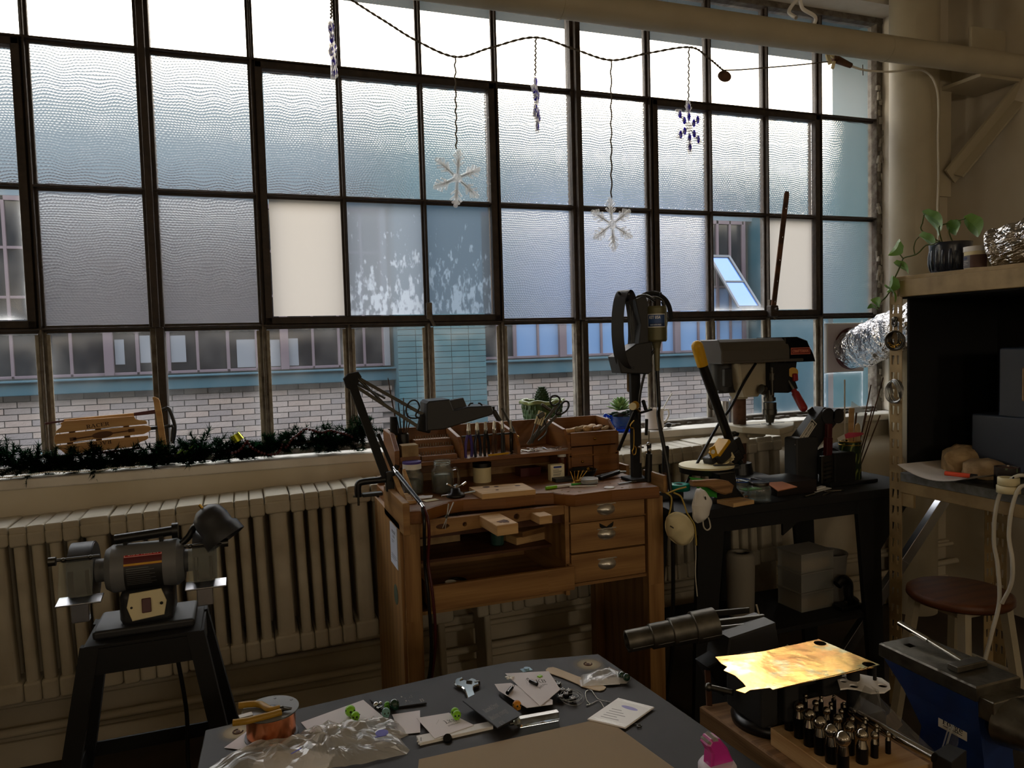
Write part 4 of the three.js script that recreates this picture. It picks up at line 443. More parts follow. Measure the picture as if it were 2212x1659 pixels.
// ---------- black desk lamp ----------
{
  const t = thing('desk_lamp', 'black clamp-on desk lamp with a long spring arm and wedge head over the tool rack', 'desk lamp', [0.45, 0.96, 0.72]);
  const E = [.3552,1.388,.6], Bp = [0.452, 1.03, 0.73], Hd = [.5924,1.2341,.72];
  pw('clamp', [tb([[0.352, 0.985, 0.73], [0.352, 1.02, 0.73], [0.366, 1.035, 0.73], [0.45, 1.037, 0.73]], 0.012, 30), bx(0.07, 0.012, 0.03, [0.4, 0.99, 0.73], null, 0.003), bx(0.03, 0.07, 0.03, [0.462, 1.03, 0.73], null, 0.004)], M.black, t);
  pw('clamp_screw', [rod([0.352, 0.955, 0.73], [0.352, 1.0, 0.73], 0.004), rod([0.335, 0.988, 0.73], [0.37, 0.988, 0.73], 0.0035)], M.steelD, t);
  const lo = (o) => [rod([Bp[0] + o, Bp[1] + 0.02, Bp[2]], [E[0] + o + 0.008, E[1], E[2]], 0.007, 0.007, 8)];
  pw('lower_arm', [bar([0.452, 1.04, 0.73], [E[0] + 0.005, E[1] - 0.01, E[2]], 0.03, 0.014, [0, 0, 1], 0.003)], M.blackM, t);
  pw('lower_link', [bar([0.478, 1.06, 0.735], [E[0] + 0.085, E[1] - 0.2, E[2] + 0.06], 0.012, 0.012, [0, 0, 1]), rod([0.465, 1.03, 0.74], [0.49, 1.085, 0.735], 0.009)], M.blackM, t);
  pw('elbow', [ext([[-0.012, -0.03], [0.012, -0.045], [0.04, 0.005], [0.03, 0.022], [-0.005, 0.016], [-0.02, 0]], 0.02, 0.002, [E[0], E[1], E[2] - 0.01]), cy(0.006, 0.006, 0.03, [E[0] + 0.004, E[1] - 0.012, E[2]], [PI / 2, 0, 0]), cy(0.006, 0.006, 0.03, [E[0] + 0.02, E[1] - 0.004, E[2]], [PI / 2, 0, 0])], M.blackM, t);
  pw('upper_arm', [bar([E[0] + 0.025, E[1] + 0.005, E[2]], [Hd[0], Hd[1] + 0.02, Hd[2]], 0.012, 0.01, [0, 0, 1], 0.001), bar([E[0] + 0.012, E[1] - 0.022, E[2]], [Hd[0] - 0.008, Hd[1] - 0.03, Hd[2]], 0.012, 0.01, [0, 0, 1], 0.001)], M.steelD, t);
  pw('spring', [rod([E[0] + 0.03, E[1] - 0.002, E[2] + 0.008], [E[0] + 0.125, E[1] - 0.105, E[2] + 0.05], 0.005, 0.004, 8), rod([E[0] + 0.028, E[1] - 0.02, E[2] - 0.008], [E[0] + 0.12, E[1] - 0.075, E[2] + 0.03], 0.005, 0.004, 8)], M.steelD, t);
  pw('joint', [bx(0.05, 0.06, 0.03, [Hd[0] + 0.005, Hd[1] - 0.012, Hd[2]], [0, 0, -0.3], 0.006), rod([Hd[0] + 0.02, Hd[1] - 0.02, Hd[2]], [Hd[0] + 0.05, Hd[1] - 0.015, Hd[2]], 0.012)], M.blackM, t);
  const hp = [[.5967,1.2045],[.5998,1.2944],[.6067,1.3006],[.6758,1.3035],[.6898,1.2631],[.7469,1.2731],[.8308,1.2718],[.8375,1.2562],[.8336,1.2463],[.7141,1.22],[.6539,1.2057]];
  pw('head', [ext(hp, 0.1, 0.004, [0, 0, 0.66]), ext([[.6756,1.2969],[.7376,1.3053],[.7503,1.2729],[.6882,1.2648]], 0.03, 0.002, [0, 0, 0.7])], M.charcoal, t);
  pw('diffuser', ext([[.7245,1.2211],[.8193,1.2421],[.8263,1.2383],[.7312,1.2156]], 0.07, 0, [0, 0, 0.675]), M.cream, t);
  pw('hook', [tb([[.7539,1.2761,.74],[.7612,1.2857,.74],[.7716,1.2868,.74]], 0.003, 12), tb([[.8063,1.2748,.74],[.7995,1.2836,.74],[.7908,1.2858,.74]], 0.003, 12), cy(0.012, 0.012, 0.02, [.8477,1.2592,.72]), bx(0.012, 0.045, 0.03, [.865,1.236,.72], [0, 0, 0.5], 0.002)], M.black, t);
  pw('cable', tb([...[[.6189,1.2706,.72],[.5761,1.245,.72],[.5381,1.2506,.72],[.5326,1.2836,.72],[.55,1.3056,.72],[.5698,1.3045,.72],[.579,1.281,.72],[.5646,1.2523,.72],[.5876,1.2394,.72]]], 0.003, 60), M.black, t);
}
// ---------- flex-shaft stand with hanging motor and headband ----------
{
  const s = thing('tool_stand', 'tall black flat-bar stand clamped to the right end of the bench, hung with tools', 'stand', [1.37, BT, 0.82]);
  pw('post', [bb(1.372, 1.412, BT, 1.64, 0.8, 0.82, 0.003), bb(1.345, 1.43, BT, BT + 0.012, 0.77, 0.86, 0.003)], M.blackM, s);
  pw('hook', [tb([[1.39, 1.62, 0.82], [1.39, 1.655, 0.84], [1.42, 1.66, 0.86], [1.45, 1.64, 0.87]], 0.006, 24), tb([[1.39, 1.62, 0.82], [1.39, 1.648, 0.82], [1.36, 1.652, 0.83], [1.33, 1.635, 0.84]], 0.006, 24)], M.black, s);
  const m = thing('flex_shaft_motor', 'olive-grey hanging flex-shaft motor with a blue label at the top of the stand', 'motor', [1.4578,1.4947,.86]);
  const mc = [1.459,1.5553,.86], R0 = 0.0405;
  pw('housing', [cy(R0, R0, 0.118, mc, null, 32), cy(R0 * 0.96, R0, 0.008, [mc[0], mc[1] + 0.062, mc[2]], null, 32), cy(R0, R0 * 0.9, 0.008, [mc[0], mc[1] - 0.062, mc[2]], null, 32), cy(R0 + 0.0008, R0 + 0.0008, 0.002, [mc[0], mc[1] - 0.03, mc[2]], null, 32)], ST(0x5d5a3c, 0.4, 0.3), m);
  const nt = cv(256, 128, (g, w, h) => { g.fillStyle = '#d8d8d2'; g.fillRect(0, 0, w, h); g.fillStyle = '#24477e'; g.fillRect(8, 8, w - 16, 78); g.fillStyle = '#e8e8e8'; g.font = 'bold 40px sans-serif'; g.fillText('KET USA', 24, 46); g.fillStyle = '#16305e'; g.fillRect(8, 86, w - 16, 34); g.fillStyle = '#cfd6e6'; g.font = 'bold 17px sans-serif'; g.fillText('MADE WITH PRIDE', 40, 110); });
  const lg = N(new THREE.CylinderGeometry(R0 + 0.0006, R0 + 0.0006, 0.05, 24, 1, true, -1.35, 1.75)); lg.translate(mc[0], mc[1] + 0.012, mc[2]); pw('label', lg, ST(0xffffff, 0.4, 0.2, { map: nt }), m, 'blue and silver printed label');
  pw('bail', [tb([[mc[0] - 0.042, mc[1] + 0.03, mc[2]], [mc[0] - 0.03, mc[1] + 0.085, mc[2]], [mc[0], mc[1] + 0.1, mc[2]], [mc[0] + 0.035, mc[1] + 0.08, mc[2]], [mc[0] + 0.046, mc[1] + 0.02, mc[2]], [mc[0] + 0.044, mc[1] - 0.01, mc[2]]], 0.004, 40), cy(0.006, 0.006, 0.014, [mc[0] - 0.046, mc[1] + 0.03, mc[2]], [0, 0, PI / 2]), cy(0.006, 0.006, 0.014, [mc[0] + 0.046, mc[1] + 0.02, mc[2]], [0, 0, PI / 2])], M.steelD, m);
  pw('nose', [cy(0.02, 0.014, 0.025, [mc[0], mc[1] - 0.078, mc[2]]), cy(0.0125, 0.01, 0.09, [mc[0] + 0.001, mc[1] - 0.13, mc[2]])], ST(0x6e6a50, 0.4, 0.2), m);
  pw('flex_sheath', tb([[mc[0] + 0.002, mc[1] - 0.17, mc[2]], [mc[0] + 0.004, mc[1] - 0.3, mc[2] + 0.005], [1.44, 1.2, 0.9], [1.445, 1.0, 0.955], [1.447, 0.8, 0.97], [1.45, 0.5, 0.96], [1.45, 0.25, 0.93], [1.4, 0.05, 0.9], [1.25, 0.01, 0.8]], 0.0075, 90), M.black, m);
  pw('cord', tb([[mc[0] - 0.005, mc[1] - 0.09, mc[2]], [mc[0] - 0.03, mc[1] - 0.14, mc[2] - 0.01], [1.4, mc[1] - 0.25, 0.84], [1.395, 1.2, 0.83]], 0.005, 40), M.black, m);
  // headband magnifier
  const h = thing('headband_magnifier', 'dark grey headband magnifier hung on the stand beside the hanging motor', 'magnifier', [1.3371,1.5233,.86]);
  const hc = [1.3316,1.5371,.86], ring = (a, b, w, tilt) => { const g = new THREE.CylinderGeometry(1, 1, w, 40, 1, true); g.scale(a, 1, b); const q = N(g), q2 = N(new THREE.CylinderGeometry(0.965, 0.965, w, 40, 1, true)); q2.scale(a, 1, b); return [q, q2].map((k) => { k.rotateX(PI / 2); k.rotateY(tilt); k.translate(...hc); return k; }); };
  pw('headband', ring(0.062, 0.145, 0.05, 0.55).map((g) => { return g; }), M.charcoal, h);
  pw('visor', ext([[1.291,1.4359],[1.369,1.4798],[1.428,1.4868],[1.4279,1.3829],[1.4139,1.3731],[1.3051,1.3809]], 0.07, 0.004, [0, 0, 0.8]), M.charcoal, h);
  pw('frame', ext([[1.3725,1.6456],[1.4118,1.659],[1.4228,1.6247],[1.419,1.4352],[1.3759,1.4332],[1.394,1.5564]], 0.03, 0.003, [0, 0, 0.835]), M.charcoal, h);
  pw('knob', [cy(0.017, 0.017, 0.012, [1.3512,1.671,.84]), rod([1.2951,1.6716,.88], [1.3208,1.6578,.86], 0.004), rod([1.4871,1.6635,.84], [1.4953,1.6739,.84], 0.004)], M.black, h);
  const b2 = thing('second_headband', 'thin dark headband arching over the hanging motor on the stand', 'headband', [1.4904,1.6263,.82]); pw('band', [tb([[1.3973,1.6473,.83],[1.4353,1.6679,.83],[1.4752,1.6712,.83],[1.5151,1.6518,.83],[1.5368,1.6166,.83],[1.5421,1.5725,.83]], 0.009, 40), tb([[1.5177,1.5728,.83],[1.5163,1.608,.83],[1.5048,1.6396,.83]], 0.005, 20)], M.blackM, b2);
  const wr = thing('saw_blades', 'bundle of fine saw wires hung inside the magnifier headband', 'wire', [1.3523,1.5406,.84]); pw('wire', [0, 1, 2, 3, 4].map((i) => tb([[1.366 + i * 0.004, 1.63, 0.83], [1.37 + i * 0.005 - 0.01 * (i % 2), 1.55, 0.835], [1.368 + i * 0.006, 1.42 + 0.03 * i, 0.83]], 0.0012, 16, false, 5)), M.steelD, wr);
  const tg = thing('card_tag', 'brown card tag with scribbles hanging behind the stand post', 'tag', [1.3852,1.3037,.8]); pw('card', ext([[1.3704,1.3781],[1.4103,1.3765],[1.4087,1.2985],[1.3727,1.3002],[1.3689,1.3075]], 0.001, 0, [0, 0, 0.79]), M.leather, tg);
  // tools clipped low on the stand
  const pk = thing('handpiece', 'black flex-shaft handpiece hanging low on the right side of the stand', 'handpiece', [1.4195,1.0606,.86]); pw('body', [rod([1.4194,.9622,.85], [1.4255,1.0676,.85], 0.014, 0.012, 16), rod([1.4255,1.0676,.85], [1.4263,1.1063,.85], 0.007, 0.009, 12)], M.black, pk); pw('chuck', [sp(0.009, [1.4242,1.1029,.85]), sp(0.0075, [1.4219,1.0832,.86]), rod([1.4263,1.1098,.85], [1.4272,1.1554,.85], 0.0025)], M.chrome, pk);
  const rg = thing('dial_gauge', 'small round brass dial gauge clipped to the stand above the bench', 'gauge', [1.3753,1.2418,.84]); pw('dial', put(cy(0.014, 0.014, 0.008, null, [PI / 2 - 0.2, -0.9, 0]), [1.3545,1.2513,.86]), M.cream, rg); pw('body', [put(cy(0.016, 0.012, 0.02, null, [PI / 2 - 0.2, -0.9, 0]), [1.3739,1.253,.85]), rod([1.3736,1.2426,.85], [1.4024,1.2219,.83], 0.005)], M.brassD, rg);
  const pr = thing('prop_rod', 'dark slanted rod leaning from the bench end up to the dial gauge', 'rod', [1.3621,1.1547,.8]); pw('rod', rod([1.3732,1.2314,.84], [1.3442,1.0764,.76], 0.007), M.black, pr);
  const hk = thing('wire_hook', 'bent brass wire hook hanging from the stand post', 'hook', [1.348,1.127,.86]); pw('wire', tb([[1.3593,1.1991,.86],[1.3433,1.1828,.86],[1.3451,1.1723,.86],[1.3566,1.1646,.86],[1.3552,1.1005,.86],[1.3491,1.0853,.86],[1.3527,1.0711,.86],[1.3625,1.0738,.86],[1.3649,1.0945,.86],[1.3573,1.1038,.86]], 0.0022, 60), M.brassD, hk);
  const cl = thing('chain_clip', 'clump of chrome chucks and clips bolted to the stand at bench height', 'clip', [1.4051,1.0354,.86]); pw('clip', [bx(0.012, 0.04, 0.012, [1.4151,1.2518,.84], [0, 0, 0.3], 0.003), bx(0.05, 0.008, 0.01, [1.4226,1.2286,.84], [0, 0, 0.2], 0.002), rod([1.424,1.1986,.84], [1.4208,1.1372,.84], 0.006)], M.blackM, cl); pw('chuck', [rod([1.3785,1.0957,.85], [1.4022,1.094,.85], 0.004), rod([1.3905,1.1054,.85], [1.3891,1.0353,.85], 0.004)], M.chrome, cl);
  const fl = thing('round_file', 'thick black-handled tool standing upright just right of the bench end', 'tool', [1.4948,1.0089,.85]); pw('handle', [rod([1.4945,.9911,.85], [1.4983,1.0868,.85], 0.013, 0.013, 16), rod([1.4983,1.0868,.85], [1.4984,1.0921,.85], 0.0125, 0.01, 16)], M.blackM, fl); pw('shank', rod([1.491,.9111,.85], [1.4946,.9946,.85], 0.0125, 0.0115, 14), M.rust, fl);
}
// ---------- black side bench with machines ----------
const SB = 0.85;
{
  const t = thing('side_table', 'black steel machine table with tapered legs to the right of the workbench', 'table', [2.1, 0, 0.7]);
  pw('table_top', bb(1.5, 2.72, SB - 0.035, SB, 0.47, 0.945, 0.004), M.blackM, t);
  pw('apron', [bb(1.53, 2.68, SB - 0.1, SB - 0.035, 0.9, 0.91), bb(1.53, 2.68, SB - 0.1, SB - 0.035, 0.5, 0.51)], M.blackM, t);
  const leg = (x, s, z) => ext([[x - 0.06, SB - 0.04], [x + 0.06, SB - 0.04], [x + 0.1 * s, 0], [x + 0.1 * s - 0.07, 0]], 0.02, 0.001, [0, 0, z]);
  pw('leg', leg(1.66, -0.2, 0.89), M.blackM, t); pw('leg', leg(2.43, 0.9, 0.89), M.blackM, t); pw('leg', leg(1.66, -0.2, 0.5), M.blackM, t); pw('leg', leg(2.43, 0.9, 0.5), M.blackM, t);
  pw('gusset', ext([[2.47, SB - 0.04], [2.7, SB - 0.04], [2.49, 0.56]], 0.012, 0, [0, 0, 0.89]), M.blackM, t); pw('gusset', ext([[2.0, SB - 0.1], [2.08, SB - 0.1], [2.0, 0.7]], 0.012, 0, [0, 0, 0.89]), M.blackM, t);
  pw('shelf', bb(1.62, 2.5, 0.3, 0.32, 0.5, 0.9, 0.003), M.blackM, t);
  pw('cross_panel', bb(1.9, 2.02, 0.32, SB - 0.1, 0.52, 0.535), M.blackM, t);
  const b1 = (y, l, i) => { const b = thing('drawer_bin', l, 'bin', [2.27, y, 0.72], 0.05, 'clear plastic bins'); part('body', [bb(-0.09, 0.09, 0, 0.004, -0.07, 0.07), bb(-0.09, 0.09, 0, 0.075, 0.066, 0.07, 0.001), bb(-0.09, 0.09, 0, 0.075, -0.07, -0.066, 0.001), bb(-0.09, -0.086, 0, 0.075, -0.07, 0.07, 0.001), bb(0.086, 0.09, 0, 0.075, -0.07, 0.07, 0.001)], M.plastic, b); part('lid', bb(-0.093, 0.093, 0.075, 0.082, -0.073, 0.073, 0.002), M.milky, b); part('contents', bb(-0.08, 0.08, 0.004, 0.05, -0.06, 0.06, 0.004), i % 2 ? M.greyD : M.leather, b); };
  b1(0.32, 'clear plastic bin at the bottom of the stack under the black table', 0); b1(0.404, 'clear plastic bin in the middle of the stack under the black table', 1); b1(0.488, 'clear plastic bin topping the stack under the black table', 2);
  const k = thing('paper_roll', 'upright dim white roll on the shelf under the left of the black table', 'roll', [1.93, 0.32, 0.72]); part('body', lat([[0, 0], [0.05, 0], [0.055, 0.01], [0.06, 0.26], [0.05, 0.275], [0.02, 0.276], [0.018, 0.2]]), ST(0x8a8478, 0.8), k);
  const kc = thing('white_cable', 'looped white cable drooping below the white roll', 'cable', [1.93, 0.2, 0.92]); pw('cable', tb([[1.9, 0.42, 0.86], [1.885, 0.33, 0.92], [1.89, 0.26, 0.93], [1.94, 0.23, 0.93], [2.0, 0.26, 0.925]], 0.004, 40), M.cordW, kc);
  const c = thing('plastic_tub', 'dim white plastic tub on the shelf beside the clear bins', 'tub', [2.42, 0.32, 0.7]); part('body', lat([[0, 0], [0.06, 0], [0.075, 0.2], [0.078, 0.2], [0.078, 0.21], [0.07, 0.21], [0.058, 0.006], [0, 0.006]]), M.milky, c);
  const bt = thing('drill_part', 'black hooked casting on the shelf in front of the white tub', 'casting', [2.34, 0.32, 0.83]); part('body', [tb([[0, 0.11, 0], [0.03, 0.13, 0], [0.06, 0.11, 0], [0.065, 0.05, 0], [0.1, 0.02, 0]], 0.02, 30), bb(0, 0.12, 0, 0.02, -0.03, 0.03, 0.004)], M.black, bt);
}
// drill press
{
  const t = thing('drill_press', 'benchtop drill press with brown belt cover, rusty column and red-gripped feed handles', 'drill press', [2.1, SB, 0.5]);
  const cx = 2.1, cz = 0.5;
  pw('base', [bb(cx - 0.09, cx + 0.09, SB, SB + 0.03, cz - 0.06, cz + 0.26, 0.008), cy(0.05, 0.06, 0.06, [cx, SB + 0.05, cz])], M.black, t);
  pw('column', cy(0.0285, 0.0285, 0.5, [cx, SB + 0.3, cz], null, 28), M.rust, t);
  pw('table', [slab([[cx - 0.06, cz - 0.05], [cx - 0.06, cz + 0.1], [cx + 0.02, cz + 0.24], [cx + 0.16, cz + 0.16], [cx + 0.25, cz + 0.06], [cx + 0.2, cz - 0.02], [cx + 0.05, cz - 0.06]], 1.105, 0.028, 0.003), cy(0.042, 0.042, 0.075, [cx, 1.06, cz], null, 24), bb(cx + 0.0, cx + 0.1, 1.045, 1.08, cz - 0.02, cz + 0.06, 0.01)], M.creamPaint, t);
  pw('table_slot', [bx(0.022, 0.002, 0.012, [cx + 0.08, 1.1055, cz + 0.1]), bx(0.022, 0.002, 0.012, [cx + 0.085, 1.1055, cz + 0.06]), bx(0.1, 0.0016, 0.008, [cx + 0.15, 1.1055, cz + 0.06], [0, 0.1, 0]), bx(0.1, 0.0016, 0.008, [cx + 0.01, 1.1055, cz + 0.06], [0, -0.1, 0])], M.black, t);
  pw('table_clamp', [cy(0.012, 0.012, 0.03, [cx - 0.065, 1.07, cz + 0.05], [0, 0, PI / 2]), rod([cx - 0.07, 1.07, cz + 0.05], [cx - 0.1, 1.08, cz + 0.07], 0.006)], M.steelD, t);
  // head casting, motor, belt cover
  const hz = 0.56;
  pw('head', [ext([[cx - 0.06, 1.39], [cx + 0.1, 1.39], [cx + 0.1, 1.29], [cx + 0.06, 1.275], [cx + 0.035, 1.24], [cx - 0.03, 1.24], [cx - 0.05, 1.3]], 0.1, 0.008, [0, 0, 0.48]), cy(0.038, 0.036, 0.05, [cx, 1.245, cz], null, 24)], M.creamPaint, t);
  pw('front_panel', [ext([[cx + 0.08, 1.4], [cx + 0.215, 1.4], [cx + 0.2, 1.3], [cx + 0.215, 1.265], [cx + 0.17, 1.25], [cx + 0.08, 1.255]], 0.12, 0.006, [0, 0, 0.5])], M.blackM, t);
  pw('motor', [cy(0.056, 0.056, 0.13, [cx - 0.08, 1.32, cz - 0.02], null, 28), bb(cx - 0.11, cx - 0.07, 1.28, 1.36, cz + 0.02, cz + 0.045, 0.004), bb(cx - 0.13, cx - 0.02, 1.25, 1.263, cz - 0.06, cz + 0.03, 0.004)], M.charcoal, t);
  const cvr = ext([[-0.1, 0], [0.1, 0], [0.1, 0.05], [0.085, 0.085], [0.07, 0.095], [-0.07, 0.095], [-0.085, 0.085], [-0.1, 0.05]], 0.33, 0.004); cvr.rotateY(PI / 2); cvr.rotateY(-0.06); cvr.translate(cx - 0.2, 1.39, cz + 0.06);
  const brown = ST(0x4a453f, 0.4);
  pw('belt_cover', [cvr, bx(0.4, 0.012, 0.22, [cx + 0.0, 1.392, cz + 0.07], [0, -0.06, 0], 0.003)], brown, t);
  const nose = ext([[0, 0], [0.15, 0], [0.14, 0.03], [0.11, 0.085], [0.06, 0.103], [0, 0.103]], 0.2, 0.004, [cx + 0.125, 1.385, cz - 0.03], [0, -0.06, 0]);
  pw('cover_nose', nose, M.blackG, t);
  const badge = cv(256, 64, (g, w, h) => { g.fillStyle = '#7a2018'; g.fillRect(0, 0, w, h); g.strokeStyle = '#d0785a'; g.lineWidth = 5; g.strokeRect(4, 4, w - 8, h - 8); g.fillStyle = '#e09070'; g.font = 'bold 36px sans-serif'; g.textAlign = 'center'; g.fillText('CRAFTSMAN', w / 2, 45); });
  pw('badge', pl(0.1, 0.03, [cx + 0.185, 1.43, cz + 0.182], [0, -0.06, 0]), ST(0xffffff, 0.5, 0, { map: badge }), t, 'red printed badge');
  pw('quill', [cy(0.02, 0.02, 0.05, [cx + 0.085, 1.235, 0.6]), cy(0.026, 0.026, 0.014, [cx + 0.085, 1.22, 0.6]), cy(0.028, 0.028, 0.03, [cx + 0.086, 1.19, 0.6]), cy(0.03, 0.03, 0.022, [cx + 0.086, 1.163, 0.6]), cy(0.024, 0.016, 0.04, [cx + 0.086, 1.135, 0.6]), cy(0.007, 0.002, 0.04, [cx + 0.086, 1.097, 0.6], null, 8)], M.steelD, t);
  pw('depth_stop', [cy(0.022, 0.022, 0.02, [cx + 0.03, 1.265, 0.62], [0.3, 0, 1.2], 20), rod([cx + 0.075, 1.24, 0.63], [cx + 0.075, 1.36, 0.63], 0.006), cy(0.012, 0.012, 0.03, [cx + 0.075, 1.32, 0.63])], M.steelD, t);
  pw('switch', [cy(0.022, 0.022, 0.02, [cx + 0.19, 1.335, 0.625], [PI / 2, -0.5, 0], 20)], M.yellow, t, 'yellow switch'); pw('switch_key', bx(0.026, 0.036, 0.016, [cx + 0.195, 1.313, 0.635], [0, 0, 0.1], 0.006), M.red, t, 'red key');
  const hub = [cx + 0.17, 1.3, 0.62];
  for (const [e, n] of [[[2.2817,1.2074,.68], 0], [[2.3432,1.4407,.6], 1]]) { const d = new V3(...e).sub(new V3(...hub)).normalize(), q = (k) => [e[0] + d.x * k, e[1] + d.y * k, e[2] + d.z * k]; const f = pw('feed_handle', rod(hub, e, 0.006), M.steel, t); pw('grip', [rod(q(-0.045), q(0.03), 0.017, 0.018, 16), rod(q(-0.06), q(-0.045), 0.013, 0.013, 12), sp(0.018, q(0.03))], M.red, f); }
  pw('power_cord', tb([[cx + 0.02, 1.38, 0.59], [cx - 0.05, 1.3, 0.6], [cx - 0.14, 1.19, 0.62], [cx - 0.22, 1.12, 0.64], [cx - 0.42, 0.9, 0.7], [cx - 0.46, 0.86, 0.7]], 0.006, 50), M.black, t); pw('cable_loop', tor(0.03, 0.004, [cx - 0.2, 1.22, 0.58], [0, 0.4, 0]), M.cordG, t);
}
// lever shear with yellow grip and round table
{
  const t = thing('disc_cutter', 'bench cutter with round cream table, yellow housing and long black yellow-gripped lever', 'cutter', [1.8, SB, 0.72]);
  const a = [1.9252,.9993,.7], b = [1.744,1.3864,.74], c = [1.7157,1.4656,.745];
  pw('lever', rod(a, b, 0.018, 0.02, 18), M.black, t); pw('grip', [rod(b, c, 0.0225, 0.024, 18), sp(0.0235, c, null, 14)], M.yellow, t);
  pw('lever_root', [rod(a, [1.9528,.9676,.7], 0.012), bx(0.06, 0.05, 0.05, [1.9182,.9998,.7], [0, 0, 0.5], 0.008), bx(0.035, 0.08, 0.03, [1.9396,1.0374,.7], [0, 0, 0.4], 0.005)], M.black, t);
  const hs = pw('housing', [bx(0.12, 0.06, 0.07, [1.856,1.0235,.71], [0, 0.2, 0.62], 0.012), bx(0.05, 0.035, 0.05, [1.7966,.9973,.71], [0, 0.2, 0.3], 0.01)], M.charcoal, t);
  pw('yellow_plate', [bx(0.085, 0.016, 0.06, [1.826,1.0476,.73], [0, 0.2, 0.72], 0.003), bx(0.03, 0.045, 0.004, [1.7755,1.0362,.76], [0, 0.1, 0.35], 0.001)], M.yellow, hs); pw('round_mark', put(cy(0.009, 0.009, 0.003, null, [PI / 2, 0, 0]), [1.7705,1.0371,.764]), M.white, hs);
  pw('fence', [bar([1.7844,.9535,.72], [1.8864,1.0135,.74], 0.028, 0.006, [0, 0, 1], 0.001), bar([1.7662,.949,.73], [1.8742,1.0004,.75], 0.006, 0.03, [0, 0, 1], 0.001)], M.cream, t);
  const tt = [1.8002,.97,.7363]; const tz = 0.72, tx = 1.79;
  pw('table', cy(0.112, 0.112, 0.008, [tx - 0.02, 0.976, tz], null, 40), M.cream, t); pw('table_rim', cy(0.113, 0.11, 0.022, [tx - 0.02, 0.961, tz], null, 40), M.black, t);
  pw('slot_plate', [bx(0.1, 0.003, 0.02, [tx + 0.03, 0.9815, tz + 0.06], [0, -0.25, 0]), bx(0.06, 0.01, 0.07, [tx + 0.06, 0.972, tz + 0.05], [0, -0.2, 0], 0.002)], M.charcoal, t);
  pw('pedestal', [ext([[-0.03, 0.96], [0.04, 0.96], [0.045, 0.9], [0.075, 0.87], [0.08, 0.852], [-0.06, 0.852], [-0.05, 0.87], [-0.015, 0.91]], 0.07, 0.006, [1.76, 0, 0.79])], M.black, t);
  pw('foot', bx(0.11, 0.016, 0.09, [1.775, 0.859, 0.9], [0, 0.15, 0], 0.002), M.pale, t);
  const bsh = [1.8576,.9879,.76]; pw('ball_knob', sp(0.007, bsh), M.chrome, t);
}
